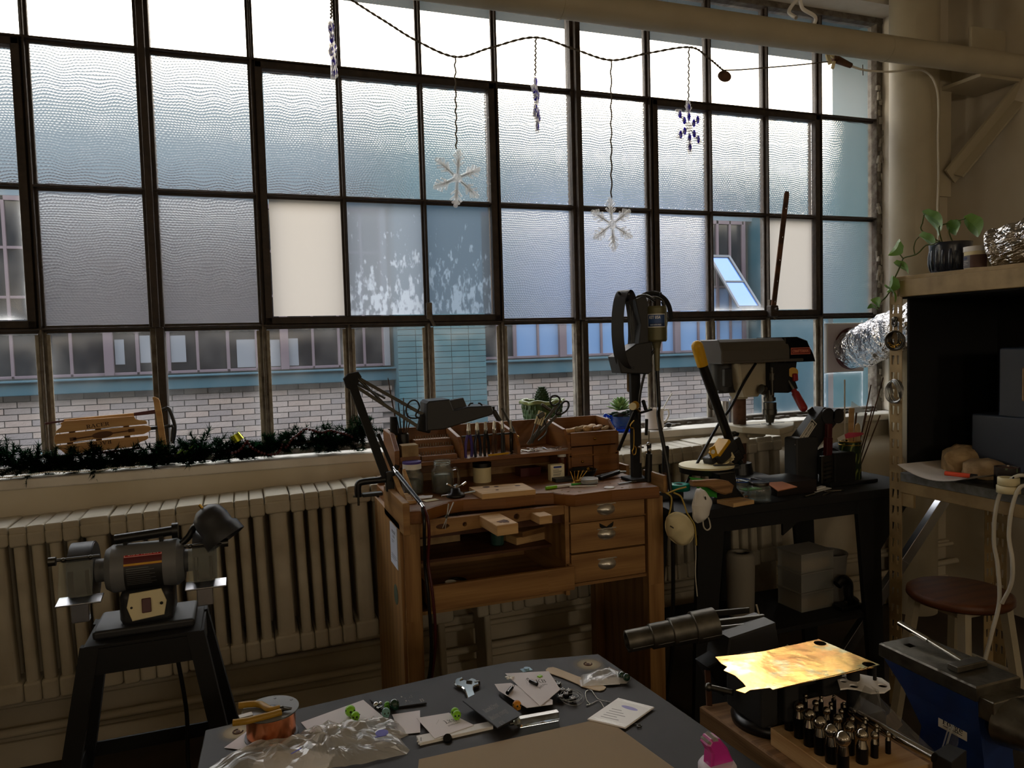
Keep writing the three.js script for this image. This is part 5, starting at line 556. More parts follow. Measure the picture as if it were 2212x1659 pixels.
// small things on the side bench
{
  const tp = thing('tape_roll', 'roll of teal green tape lying at the left end of the black table', 'tape', [1.6336,.9,.7298]); part('roll', lat([[0.015, -0.012], [0.042, -0.012], [0.042, 0.012], [0.034, 0.0135], [0.033, 0.0115], [0.026, 0.0125], [0.025, 0.011], [0.015, 0.012], [0.015, -0.012]], null, null, 32), M.teal, tp); part('core', lat([[0.013, -0.012], [0.0155, -0.012], [0.0155, 0.012], [0.013, 0.012], [0.013, -0.012]]), M.grey, tp);
  soloW('tape_stand', bb(1.5, 1.66, SB, 0.885, 0.6, 0.72, 0.004), M.charcoal, 'low dark block under the teal tape roll', 'block');
  const wb = thing('wooden_paddle', 'flat wooden mallet handle lying over a green sheet on the black table', 'handle', [1.7442,.9,.767]); pw('body', [ext([[1.5857,.9523],[1.6946,.9479],[1.7371,.9386],[1.7584,.9221],[1.7516,.9026],[1.7258,.8977],[1.694,.908],[1.6521,.9337],[1.5855,.9434]], 0.02, 0.006, [0, 0, 0.885])], M.pine, wb);
  const gs = thing('green_sheet', 'bent bright green plastic sheet standing behind the wooden mallet handle', 'sheet', [1.7, SB, 0.84]); pw('sheet', [ext([[1.5859,.9684],[1.7051,.9433],[1.7105,.8755],[1.6724,.8846],[1.6307,.9104]], 0.003, 0, [0, 0, 0.87]), bb(1.9, 1.98, SB + 0.02, SB + 0.024, 0.76, 0.8)], M.green, gs);
  const cup = thing('clear_cup', 'clear cup with blue rim scraps beside the glass jar on the black table', 'cup', [1.8481,.85,.8364]); part('cup', lat([[0, 0], [0.028, 0], [0.04, 0.075], [0.0385, 0.075], [0.0265, 0.003], [0, 0.003]]), M.thinGlass, cup); part('rim', tor(0.04, 0.0022, [0, 0.075, 0], [PI / 2, 0, 0]), M.blue, cup); const f = []; for (let i = 0; i < 18; i++) f.push(bx(rr(0.006, 0.016), 0.001, rr(0.004, 0.01), [rr(-0.018, 0.018), rr(0.004, 0.03), rr(-0.018, 0.018)], [rr(-1, 1), rr(0, 6), rr(-1, 1)])); part('copper_scraps', f, M.copper, cup).userData.kind = 'stuff';
  const gj = thing('glass_jar', 'short glass jar with a dark ring lid right of the clear cup', 'jar', [1.8845,.85,.9037]); part('jar', lat([[0, 0], [0.042, 0], [0.046, 0.006], [0.044, 0.02], [0.046, 0.04], [0.044, 0.058], [0.036, 0.068], [0.034, 0.066], [0.042, 0.056], [0.043, 0.04], [0.041, 0.02], [0.043, 0.008], [0, 0.005]]), M.thinGlass, gj); part('lid', [lat([[0, 0.078], [0.034, 0.078], [0.038, 0.076], [0.038, 0.066], [0.036, 0.066]]), tor(0.037, 0.002, [0, 0.077, 0], [PI / 2, 0, 0])], M.steelD, gj);
  const cp = thing('copper_sheet', 'bright copper sheet lying on a dark wooden box on the black table', 'sheet', [2.08, 0.906, 0.78]); pw('sheet', slab([[1.9662,.8444],[2.0346,.8587],[2.0143,.9676],[1.8967,.9972]], 0.908, 0.003), ST(0xf0a070, 0.5, 0.9), cp);
  soloW('dark_box', bb(2.0, 2.2, SB, 0.904, 0.7, 0.87, 0.003), ST(0x1c100c, 0.5), 'dark wooden box under the copper sheet', 'box');
  soloW('paper_slip', [bx(0.12, 0.003, 0.04, [2.24, SB + 0.002, 0.84], [0, 0.3, 0], 0.001), bx(0.1, 0.006, 0.02, [2.24, SB + 0.006, 0.83], [0, 0.35, 0], 0.001)], M.white, 'white paper slip lying right of the copper sheet', 'paper');
  for (const [i, [x, z, a, l]] of [[2.12, 0.92, 0.3, 'long steel punch lying at the front edge of the black table'], [2.26, 0.9, -0.2, 'bright steel punch lying right of the other punch at the front of the black table'], [2.2, 0.925, 0.5, 'short dark punch lying between the two steel punches']].entries()) { const p = thing('punch', l, 'punch', [x, SB + 0.005, z], a); part('shank', rod([-0.04, 0, 0], [0.03, 0, 0], 0.0045, 0.0045, 8), i === 2 ? M.steelD : M.steelB, p); part('tip', rod([0.03, 0, 0], [0.05, 0, 0], 0.0045, 0.001, 8), M.steelD, p); }
  // belt sander
  const s = thing('belt_sander', 'dark slant-arm belt sander with a black and white nameplate and a round motor', 'sander', [2.3, SB, 0.7]);
  pw('arm', [bar([2.2476,.9943,.7], [2.408,1.1507,.7], 0.1, 0.07, [0, 0, 1], 0.008), cy(0.035, 0.035, 0.08, [2.3823,1.144,.7], [PI / 2, 0, 0]), cy(0.033, 0.033, 0.08, [2.4389,1.1407,.7], [PI / 2, 0, 0]), bb(2.2, 2.32, SB, 1.06, 0.67, 0.75, 0.01)], M.charcoal, s);
  const np = cv(320, 80, (g, w, h) => { g.fillStyle = '#d6d2c6'; g.fillRect(0, 0, w, h); g.fillStyle = '#15161a'; g.beginPath(); g.moveTo(10, 8); g.lineTo(40, 8); g.lineTo(20, 30); g.lineTo(20, 50); g.lineTo(40, 72); g.lineTo(10, 72); g.fill(); g.beginPath(); g.moveTo(w - 10, 8); g.lineTo(w - 40, 8); g.lineTo(w - 20, 30); g.lineTo(w - 20, 50); g.lineTo(w - 40, 72); g.lineTo(w - 10, 72); g.fill(); g.strokeStyle = '#15161a'; g.lineWidth = 4; g.strokeRect(40, 14, w - 80, 52); g.font = 'bold 26px sans-serif'; g.textAlign = 'center'; g.fillText('CENTRAL MACHINERY', w / 2, 50, w - 100); });
  { const A = new V3(...[2.218,1.0276,.74]), B = new V3(...[2.2978,1.1183,.74]); const d = B.clone().sub(A), ang = Math.atan2(d.y, d.x); pw('nameplate', pl(d.length() + 0.02, 0.036, [(A.x + B.x) / 2, (A.y + B.y) / 2, 0.742], [0, 0, ang]), ST(0xffffff, 0.5, 0, { map: np }), s, 'black and white printed nameplate'); }
  pw('post', [bar([2.3587,.9632,.76], [2.3645,1.1139,.76], 0.026, 0.02, [0, 0, 1], 0.003), bar([2.3495,.9754,.77], [2.3524,1.0555,.77], 0.032, 0.022, [0, 0, 1], 0.003)], M.redD, s);
  pw('motor', [rod([2.4, 0.935, 0.72], [2.56, 0.935, 0.62], 0.07, 0.068, 28), rod([2.56, 0.935, 0.62], [2.575, 0.935, 0.61], 0.062, 0.05, 28), bb(2.36, 2.5, SB, 0.99, 0.72, 0.8, 0.008), bb(2.32, 2.58, SB, 0.865, 0.6, 0.82, 0.004)], M.blackM, s);
  const vn2 = []; for (let i = 0; i < 5; i++) vn2.push(bx(0.05, 0.006, 0.004, [2.335, 0.88 + i * 0.018, 0.79], [0, 0.2, 0.1])); pw('plate', [bb(2.3, 2.365, SB + 0.01, 0.98, 0.77, 0.788, 0.003)], M.steelD, s); pw('vent_slot', vn2, M.black, s);
  pw('lamp_bracket', [bx(0.03, 0.03, 0.01, [2.342,1.1632,.68], [0, 0, 0.5], 0.003), rod([2.337,1.1697,.68], [2.3623,1.1518,.68], 0.006)], M.steelD, s);
  // tin of sticks
  const ti = thing('tin_can', 'green tin with gold scroll pattern holding sticks and rods near the corner', 'tin', [2.485,.85,.7559]); const tc = cv(256, 256, (g, w, h) => { g.fillStyle = '#22331c'; g.fillRect(0, 0, w, h); g.strokeStyle = '#8f9a4a'; g.lineWidth = 4; for (let i = 0; i < 8; i++) for (let j = 0; j < 7; j++) { g.beginPath(); g.arc(i * 34 + (j % 2) * 17, 40 + j * 32, 11, 0, 5); g.stroke(); } g.fillStyle = '#a0a860'; g.fillRect(0, 10, w, 8); g.fillRect(0, h - 16, w, 6); });
  part('tin', [lat([[0, 0], [0.046, 0], [0.046, 0.18], [0.045, 0.18], [0.0445, 0.004], [0, 0.004]], null, null, 32)], ST(0xffffff, 0.4, 0.2, { map: tc }), ti); part('rim', [tor(0.046, 0.0028, [0, 0.18, 0], [PI / 2, 0, 0]), tor(0.046, 0.002, [0, 0.165, 0], [PI / 2, 0, 0])], M.brassD, ti);
  const P0 = [2.485,.85,.7559], tI = (o) => [P0[0] + o[0], P0[1] + o[1], P0[2] + o[2]];
  const sticks = (n, l, c, a, b, r, m, r2) => { const q = thing(n, l, c, tI(a)); pw('rod', rod(tI(a), tI(b), r, r2 ?? r, 8), m, q); return q; };
  sticks('welding_rod', 'thin pale rod standing upright at the left of the tin', 'rod', [-0.03, 0.03, 0], [-0.028, 0.45, 0], 0.003, M.cordW);
  [[0.02, 0, 0.13, 0.42, -0.01, 'longest rusty copper rod leaning right out of the tin'], [0.025, 0.01, 0.19, 0.45, 0, 'rusty rod leaning far right out of the tin to the shelf post'], [0.015, 0.01, 0.1, 0.33, 0.03, 'short rusty rod leaning right at the front of the tin'], [0.02, -0.01, 0.075, 0.3, 0.02, 'shortest upright rusty rod in the tin'], [0.03, 0.01, 0.12, 0.29, 0.05, 'low rusty rod leaning forward out of the tin']].forEach(([x, z, x2, y2, z2, l]) => sticks('copper_rod', l, 'rod', [x, 0.03, z], [x2, y2, z2], 0.0026, M.rust));
  const pd = thing('wooden_paint_paddle', 'long flat pale wooden stick standing tallest in the tin', 'stick', tI([-0.01, 0.03, 0])); pw('stick', bar(tI([-0.012, 0.03, 0.005]), tI([0.006, 0.325, 0.005]), 0.028, 0.006, [0, 0, 1], 0.002), M.pale, pd);
  const p3 = thing('wooden_spoon', 'shorter rounded pale wooden stick in the tin right of the flat one', 'stick', tI([0.015, 0.03, 0.01])); pw('stick', ext([[-0.011, 0], [0.011, 0], [0.016, 0.19], [0.01, 0.22], [0, 0.228], [-0.01, 0.22], [-0.016, 0.19]], 0.005, 0.001, tI([0.018, 0.03, 0.012]), [0, 0, -0.05]), M.paleV, p3);
  const p4 = thing('brown_stick', 'slim brown stick standing behind the rounded wooden stick', 'stick', tI([0.02, 0.03, -0.01])); pw('stick', bar(tI([0.02, 0.03, -0.015]), tI([0.052, 0.3, -0.015]), 0.007, 0.004), M.rust, p4);
  const p5 = thing('clear_sheet', 'clear plastic bag sheet standing up in the tin behind the sticks', 'sheet', tI([0.03, 0.1, -0.03])); pw('sheet', ext([[-0.035, 0], [0.035, 0], [0.06, 0.22], [-0.02, 0.26]], 0.001, 0, tI([0.045, 0.09, -0.03]), [0, 0, -0.05]), M.plastic, p5);
  const rb = thing('ribbon', 'pink printed ribbon draped across the sticks in the tin', 'ribbon', tI([-0.05, 0.24, 0.02])); pw('band', ext([[-0.06, 0.0], [-0.03, 0.012], [0.045, 0.008], [0.06, 0.0], [0.03, -0.008], [-0.045, -0.014]], 0.001, 0, tI([-0.01, 0.21, 0.03])), ST(0xd85068, 0.5), rb); pw('band_end', ext([[-0.09, -0.006], [-0.052, 0.008], [-0.045, -0.012], [-0.085, -0.022]], 0.001, 0, tI([-0.01, 0.209, 0.031])), M.white, rb);
}
// respirator masks hanging on the end of the workbench
{
  const cupMask = (n, l, p, r, sx, m) => { const t = thing(n, l, 'mask', p); const g = new THREE.SphereGeometry(1, 28, 20, 0, PI * 2, 0, PI * 0.55); g.scale(0.05 * sx, 0.045, 0.062); g.rotateX(PI / 2); const pp = g.attributes.position; for (let i = 0; i < pp.count; i++) { const x = pp.getX(i), y = pp.getY(i), z = pp.getZ(i); const k = 1 + 0.05 * Math.sin(x * 120 + y * 60) + 0.04 * Math.sin(y * 150 - x * 40); pp.setXYZ(i, x * k, y * k + 0.01 * Math.max(0, z) * 4, z * (1 + 0.08 * Math.sin(y * 90))); } g.computeVertexNormals(); part('cup', put(N(g), null, r), m, t); part('rim', put(N(new THREE.TorusGeometry(1, 0.05, 6, 36)).scale(0.05 * sx, 0.062, 0.05), null, r), m, t); part('nose_clip', put(bx(0.004, 0.03, 0.004, [-0.022 * sx, 0.025, 0.034], [0, 0, 0.5]), null, r), M.steelD, t); return t; };
  const m1 = cupMask('dust_mask', 'white cup dust mask hanging highest at the right end of the workbench', [1.549,.8847,.99], [0, 0.5, -0.15], 0.8, M.white);
  const m2 = cupMask('dust_mask', 'cream cup dust mask hanging below the white mask at the end of the workbench', [1.4458,.8172,1.02], [0, -0.3, 0.5], 0.95, M.cream);
  const sR = ST(0xb9a04e, 0.6);
  const s1 = thing('mask_strap', 'yellow elastic straps looping between the two hanging dust masks', 'strap', [1.5, 0.8, 1.0]); pw('strap', [tb([[1.442,.9431,.99],[1.4709,.9267,.99],[1.4859,.8946,.99],[1.4972,.8627,.99],[1.5126,.8405,.99],[1.528,.8131,.99],[1.5332,.7694,.99],[1.5347,.7382,.99]], 0.0032, 50), tb([[1.4032,.9486,1],[1.4258,.9296,1],[1.4233,.8945,1],[1.411,.8536,1],[1.4065,.8204,1]], 0.003, 40), tb([[1.4192,.94,.98],[1.4582,.9499,.98],[1.5014,.9561,.98]], 0.003, 20)], sR, s1); pw('tie', [tb([[1.5641,.8315,.99],[1.5677,.8035,.99],[1.5815,.7898,.99],[1.5957,.7969,.99],[1.594,.8178,.99],[1.5883,.8358,.99]], 0.0028, 36), tb([[1.5445,.7633,.97],[1.5454,.6936,.97],[1.5423,.6242,.97],[1.5489,.5392,.97]], 0.0022, 40)], M.cordW, s1);
}
// ---------- things on the window sill ----------
{
  const yS = YS;
  const c = thing('cactus_pot', 'ribbed green pot with a spiky dark cactus on the sill behind the scissors', 'pot plant', [1.3, yS, 0.1]);
  const ribs = []; for (let j = 0; j < 7; j++) for (let i = 0; i < 22; i++) { const a = (i + (j & 1) * 0.5) / 22 * 2 * PI, y = 0.012 + j * 0.0115, r = 0.062 + 0.032 * Math.pow(y / 0.09, 0.7); ribs.push(put(sp(0.0085, [0, 0, 0], [0.7, 0.9, 1], 6), [r * Math.cos(a), y, r * Math.sin(a)])); } part('pot', [lat([[0, 0], [0.058, 0], [0.066, 0.01], [0.09, 0.06], [0.093, 0.092], [0.088, 0.092], [0.08, 0.05], [0, 0.06]]), ...ribs].map((g) => g.scale(1, 1.75, 1)), ST(0x2c4a1e, 0.35), c);
  part('rim', tb(Array.from({ length: 24 }, (_, i) => { const a = i / 24 * 2 * PI, r = 0.097 + 0.006 * Math.sin(i * 2.3); return [r * Math.cos(a), 0.164 + 0.004 * Math.sin(i * 1.7), r * Math.sin(a)]; }), 0.009, 90, true), ST(0x7d8a52, 0.4), c);
  part('soil', cy(0.08, 0.08, 0.01, [0, 0.145, 0]), M.soil, c);
  const cac = [lat([[0, 0.08], [0.026, 0.085], [0.03, 0.11], [0.027, 0.14], [0.018, 0.165], [0.006, 0.178], [0, 0.18]])]; for (let j = 0; j < 9; j++) for (let i = 0; i < 9; i++) { const a = (i + j * 0.5) / 9 * 2 * PI, y = 0.09 + j * 0.0105, r = [0.028, 0.031, 0.031, 0.03, 0.028, 0.025, 0.021, 0.016, 0.01][j]; cac.push(put(sp(0.0065, [0, 0, 0], null, 5), [r * Math.cos(a), y, r * Math.sin(a)]), rod([r * Math.cos(a), y, r * Math.sin(a)], [(r + 0.014) * Math.cos(a), y + 0.008, (r + 0.014) * Math.sin(a)], 0.0012, 0.0003, 4)); } part('cactus', cac.map((g) => g.scale(1, 0.95, 1).translate(0, 0.062, 0)), ST(0x26401e, 0.6), c);
  const p = thing('succulent_pot', 'blue glass pot with a small pale-green rosette plant on the sill', 'pot plant', [1.7, yS, 0.12]);
  const bg = PH({ color: 0x1d6fd8, roughness: 0.1, transmission: 0.75, thickness: 0 }); part('pot', [lat([[0, 0], [0.05, 0], [0.052, 0.008], [0.035, 0.02], [0.05, 0.05], [0.06, 0.075], [0.058, 0.075], [0.048, 0.05], [0.033, 0.024], [0, 0.022]])], bg, p); part('handle', [tb([[-0.058, 0.07, 0], [-0.085, 0.085, 0], [-0.082, 0.06, 0], [-0.056, 0.05, 0]], 0.007, 20), tb([[0.058, 0.07, 0], [0.082, 0.08, 0], [0.08, 0.058, 0], [0.056, 0.05, 0]], 0.007, 20)], bg, p); part('soil', lat([[0, 0.025], [0.034, 0.027], [0.05, 0.06], [0.03, 0.085], [0, 0.09]]), M.soil, p);
  const lf = new THREE.SphereGeometry(1, 8, 6); for (let i = 0; i < 34; i++) { const a = i * 2.4, k = i / 34, el = 0.15 + 1.2 * (1 - k), l = 0.075 - 0.025 * (1 - k); const g = N(lf.clone()); g.scale(l / 2, 0.004, 0.009); g.translate(l / 2, 0, 0); g.rotateZ(el); g.rotateY(a); g.translate(0, 0.1 + 0.02 * (1 - k), 0); part('leaf', g, ST([0x7fa05a, 0x6a8f52, 0x8fae6a][i % 3], 0.5), p); }
  const low = []; for (let i = 0; i < 30; i++) { const a = rr(0, 6.28), r = rr(0.02, 0.06); low.push(sp(0.013, [r * Math.cos(a), rr(0.06, 0.095), r * Math.sin(a)], [1.4, 0.5, 0.8], 6)); } part('foliage', low, ST(0x1e3a26, 0.6), p);
  const m = thing('mug', 'white china mug with a faded floral print and a white stir stick on the sill', 'mug', [1.885, yS, 0.12]); const mt = cv(256, 128, (g, w, h) => { g.fillStyle = '#dcd2ca'; g.fillRect(0, 0, w, h); for (let i = 0; i < 26; i++) { g.fillStyle = ['#6f7a60', '#8c7f78', '#7a6a66'][i % 3]; g.beginPath(); g.arc(20 + (i * 47) % 220, 40 + (i * 23) % 34, 5, 0, 7); g.fill(); } });
  part('body', lat([[0, 0], [0.042, 0], [0.047, 0.01], [0.044, 0.05], [0.046, 0.085], [0.05, 0.1], [0.048, 0.1], [0.043, 0.084], [0.041, 0.05], [0.044, 0.012], [0, 0.006]], null, null, 32), ST(0xffffff, 0.35, 0, { map: mt }), m); part('handle', tb([[0.045, 0.085, 0], [0.075, 0.09, 0], [0.082, 0.065, 0], [0.065, 0.035, 0], [0.044, 0.03, 0]], 0.005, 30), M.white, m);
  const ss = thing('stir_stick', 'thin white stick leaning out of the floral mug', 'stick', [1.9, yS + 0.08, 0.12]); part('stick', rod([0, -0.03, 0], [0.08, 0.09, 0.01], 0.003), M.white, ss);
  solo('pebble', sp(0.014, [0, 0.012, 0], [1.2, 0.9, 1]), M.black, 'small dark pebble on the sill right of the mug', 'pebble', [1.965, yS, 0.12]);
  const tube = (x, h, l) => { const t = thing('steel_tube', l, 'tube', [x, yS, 0.1]); part('tube', lat([[0.018, 0], [0.0205, 0], [0.0205, h], [0.018, h], [0.018, 0]], null, null, 24), M.alu, t); }; tube(2.31, 0.112, 'shorter left one of two steel tubes on the sill behind the black lever'); tube(2.358, 0.122, 'taller right one of two steel tubes on the sill behind the drill column');
}
// ---------- garland, sled and bits on the left of the sill ----------
{
  const path = [[-1.3, 1.085, 0.13], ...[[-.9345,1.1134,.13],[-.8491,1.1148,.13],[-.7626,1.1026,.13],[-.6598,1.0784,.13],[-.5215,1.0827,.13],[-.3943,1.0956,.13],[-.2638,1.0943,.13],[-.1457,1.1035,.13],[-.0253,1.0943,.13],[.0813,1.0995,.13],[.191,1.1163,.13],[.3023,1.1082,.13],[.3975,1.1112,.13],[.4964,1.1538,.13]]].map((p) => [p[0], Math.max(p[1], YS + 0.03), p[2]]);
  const C = curve(path), t = thing('pine_garland', 'dark green artificial pine garland lying along the left half of the window sill', 'garland', [-0.3, YS, 0.13]);
  pw('stem', tb(path, 0.008, 120), M.soil, t);
  const pos = [], nor = []; const A = new V3(), B = new V3();
  for (let s = 0; s < 460; s++) { const u = (s + 0.5) / 460, P = C.getPointAt(u), T = C.getTangentAt(u); const big = 0.6 + 0.7 * vn(u * 14, 0.5, 64, 5); const dir = new V3(rr(-1, 1), rr(-0.7, 1.1), rr(-0.7, 1)).addScaledVector(T, rr(-0.6, 0.6)).normalize(); const L = rr(0.045, 0.085) * big;
    for (let n = 0; n < 90; n++) { const k = n / 90, b = P.clone().addScaledVector(dir, L * k), nd = dir.clone().multiplyScalar(0.75).add(new V3(rr(-1, 1), rr(-1, 1), rr(-1, 1)).normalize().multiplyScalar(1)).normalize(), e = b.clone().addScaledVector(nd, rr(0.02, 0.032)); if (e.y < YS + 0.002 && e.z < 0.19) e.y = YS + 0.002; if (b.y < YS + 0.002 && b.z < 0.19) b.y = YS + 0.004; if (b.z < 0.03) b.z = 0.04; if (e.z < 0.045) e.z = 0.045; const w = new V3().crossVectors(nd, new V3(rr(-1, 1), rr(-1, 1), rr(-1, 1))).normalize().multiplyScalar(0.0017); A.copy(b).add(w); B.copy(b).sub(w); pos.push(A.x, A.y, A.z, B.x, B.y, B.z, e.x, e.y, e.z); const nn = new V3().crossVectors(w, nd).normalize(); for (let q = 0; q < 3; q++) nor.push(nn.x, nn.y, nn.z); } }
  const g = new THREE.BufferGeometry(); g.setAttribute('position', new THREE.Float32BufferAttribute(pos, 3)); g.setAttribute('normal', new THREE.Float32BufferAttribute(nor, 3)); const ndl = PH({ color: 0x2a5a34, roughness: 0.7, transmission: 0.25, thickness: 0, side: THREE.DoubleSide }); pw('foliage', N(g), ndl, t);
  for (const [x, y] of [[405, 950], [395, 962], [415, 965], [388, 950]]) { const l = sp(1, null, [0.026, 0.004, 0.009], 8); l.rotateZ(rr(0.3, 1.9)); l.rotateY(rr(-0.6, 0.6)); l.translate(x === 405 ? -0.215 : -0.22 + (x - 400) * 0.0017, 1.12 + (950 - y) * 0.0017, 0.15); pw('broad_leaf', l, ST(0x7fae3c, 0.5), t); }
  const beads = (n, lab, pts, r, m) => { const q = thing(n, lab, 'bead string', pts[0]); const cc = curve(pts), L = cc.getLength(), k = Math.floor(L / (r * 2.05)); const gs = []; for (let i = 0; i <= k; i++) { const p = cc.getPointAt(i / k); gs.push(sp(r, [p.x, p.y, p.z], null, 10)); } const mm = pw('beads', gs, m, q); mm.userData.kind = 'stuff'; };
  beads('bead_string', 'dark red bead string woven through the right part of the garland', [[-.0565,1.0953,.17],[-.0407,1.0991,.17],[-.0247,1.108,.17],[-.0115,1.1237,.17],[.0017,1.1395,.17],[.0162,1.1116,.17],[.072,1.0803,.17],[.1172,1.0836,.17],[.1383,1.1229,.17],[.1452,1.131,.17],[.1472,1.1018,.17],[.1714,1.1342,.17],[.1984,1.1529,.17],[.2222,1.1719,.17],[.2518,1.1665,.17],[.2913,1.1535,.17],[.3253,1.1599,.17],[.3588,1.1489,.17],[.3892,1.1399,.17],[.4128,1.1277,.17]], 0.0062, M.berry);
  beads('pearl_string', 'string of tiny pale beads lying along the sill under the garland', [[-.848,1.0696,.185],[-.8104,1.0678,.185],[-.7779,1.0682,.185],[-.7227,1.073,.185],[-.6837,1.0761,.185],[-.6165,1.0719,.185],[-.5595,1.0687,.185],[-.5249,1.0674,.185],[-.472,1.0728,.185],[-.3711,1.0694,.185]], 0.003, M.white);
  const ob = thing('ornament', 'small gold and green iridescent bauble tucked into the garland', 'ornament', [-.038,1.1548,.16]); part('cap', put(cy(0.02, 0.024, 0.03, null, [0, 0, 0.5], 16)), PH({ color: 0xb8c040, roughness: 0.2, metalness: 0.8, iridescence: 1 }), ob);
  const gj = thing('candle_glass', 'small square clear glass on the sill left of the toy sled', 'glass', [-.7176,1.0997,.1]); part('glass', [lat([[0, 0], [0.026, 0], [0.028, 0.004], [0.028, 0.045], [0.026, 0.045], [0.025, 0.008], [0, 0.006]], null, null, 20)], M.glass, gj);
}
{ // toy sled leaning on the window
  const t = thing('toy_sled', 'small wooden slatted sled printed RACER standing on its side against the window', 'sled', [-.5265,1.1095,.09]);
  const wm = tiled(ST(0xf0e8d8, 0.5, 0, { map: tPale }), 0.5), Z = 0.075;
  const plank = (p, d = 0.008) => { const m = pw('slat', ext(p, d, 0.001, [0, 0, Z]), wm, t); return m; };
  const p1 = [[-.646,1.2504],[-.4107,1.255],[-.4052,1.2433],[-.3931,1.2381],[-.3715,1.2354],[-.3662,1.2295],[-.3665,1.2233],[-.4798,1.2189],[-.57,1.2139],[-.6759,1.2075],[-.6768,1.2116],[-.6695,1.2191],[-.6589,1.2271],[-.6554,1.237],[-.6595,1.2432]];
  const p2 = [[-.6799,1.1968],[-.6762,1.2009],[-.5704,1.2072],[-.4801,1.2121],[-.3756,1.2163],[-.3601,1.2132],[-.3526,1.2072],[-.3521,1.1984],[-.3612,1.1921],[-.3771,1.1845],[-.4818,1.1797],[-.5721,1.1741],[-.6781,1.1662],[-.6817,1.1752],[-.6821,1.1886]];
  const p3 = [[-.677,1.1588],[-.5726,1.1653],[-.4822,1.1711],[-.3652,1.175],[-.364,1.1663],[-.3721,1.1599],[-.3911,1.1543],[-.4023,1.1465],[-.4043,1.138],[-.4842,1.1329],[-.5746,1.1275],[-.6455,1.1228],[-.6524,1.1311],[-.662,1.1419],[-.6732,1.1495]];
  const s1 = plank(p1), s2 = plank(p2), s3 = plank(p3);
  pw('runner_slat', [ext([[-.6506,1.2565],[-.413,1.2654],[-.412,1.255],[-.648,1.2506]], 0.012, 0.001, [0, 0, 0.055])], wm, t);
  pw('runner', [ext([[-.7163,1.2459],[-.6523,1.2519],[-.4176,1.265],[-.3299,1.2744],[-.3297,1.2598],[-.412,1.255],[-.6481,1.2483],[-.6759,1.2447],[-.7166,1.2393]], 0.006, 0.001, [0, 0, 0.048]), ext([[-.6994,1.117],[-.6493,1.1249],[-.53,1.1259],[-.3944,1.1348],[-.3947,1.1285],[-.5303,1.1201],[-.6467,1.1179],[-.6939,1.1115]], 0.006, 0.001, [0, 0, 0.1])], M.redD, t);
  pw('cross_piece', [bar([-.6229,1.2159,.07], [-.6416,1.1248,.07], 0.02, 0.008), bar([-.5368,1.2156,.07], [-.5352,1.1255,.07], 0.02, 0.008), bar([-.4403,1.2274,.07], [-.4352,1.1361,.07], 0.02, 0.008)], M.rust, t);
  pw('steering_bar', ext([[-.3364,1.3258],[-.331,1.328],[-.3188,1.3215],[-.3139,1.3125],[-.3076,1.26],[-.3037,1.2109],[-.295,1.0983],[-.2966,1.0844],[-.3039,1.078],[-.3133,1.0794],[-.3177,1.0878],[-.3176,1.1211],[-.3224,1.1843],[-.328,1.2612],[-.3335,1.3101]], 0.009, 0.001, [0, 0, 0.1]), wm, t);
  pw('steel_bow', [tb([[-.3512,1.2036,.08],[-.3261,1.2054,.08],[-.304,1.2057,.08],[-.2832,1.2096,.08]], 0.007, 24), tb([[-.3269,1.2725,.07],[-.3047,1.2747,.07],[-.2901,1.2809,.07],[-.2812,1.2682,.07],[-.2704,1.2289,.07],[-.2668,1.2041,.07],[-.2699,1.1726,.07],[-.278,1.138,.07]], 0.007, 40), tb([[-.2832,1.2096,.08],[-.2739,1.2055,.08],[-.2763,1.1882,.08],[-.2815,1.1464,.08]], 0.005, 20)], M.black, t);
  const ink = cv(512, 110, (g, w, h) => { g.clearRect(0, 0, w, h); g.fillStyle = '#4a2a10'; g.font = 'bold 84px serif'; g.textAlign = 'center'; g.fillText('RACER', w / 2, 86); }); const im = ST(0xffffff, 0.6, 0, { map: ink, transparent: true });
  pw('lettering', pl(0.14, 0.026, [-0.535, 1.229, 0.0855], [0, 0, 0.1]), im, s1); pw('lettering', pl(0.14, 0.026, [-0.53, 1.158, 0.0855], [0, 0, PI + 0.1]), im, s3);
  const ar = ST(0x5a3414, 0.6); const [ax, ay] = [[-.5205,1.1909]][0];
  pw('arrow_print', [put(sp(1, null, [0.036, 0.013, 0.0006], 14), [ax, ay, 0.0845], [0, 0, 0.1]), bx(0.2, 0.005, 0.0008, [ax - 0.0, ay, 0.0845], [0, 0, 0.1]), bx(0.022, 0.013, 0.0008, [ax + 0.1, ay + 0.01, 0.0845], [0, 0, 0.1]), bx(0.022, 0.014, 0.0008, [ax - 0.1, ay - 0.01, 0.0845], [0, 0, 0.1])], ar, s2);
}
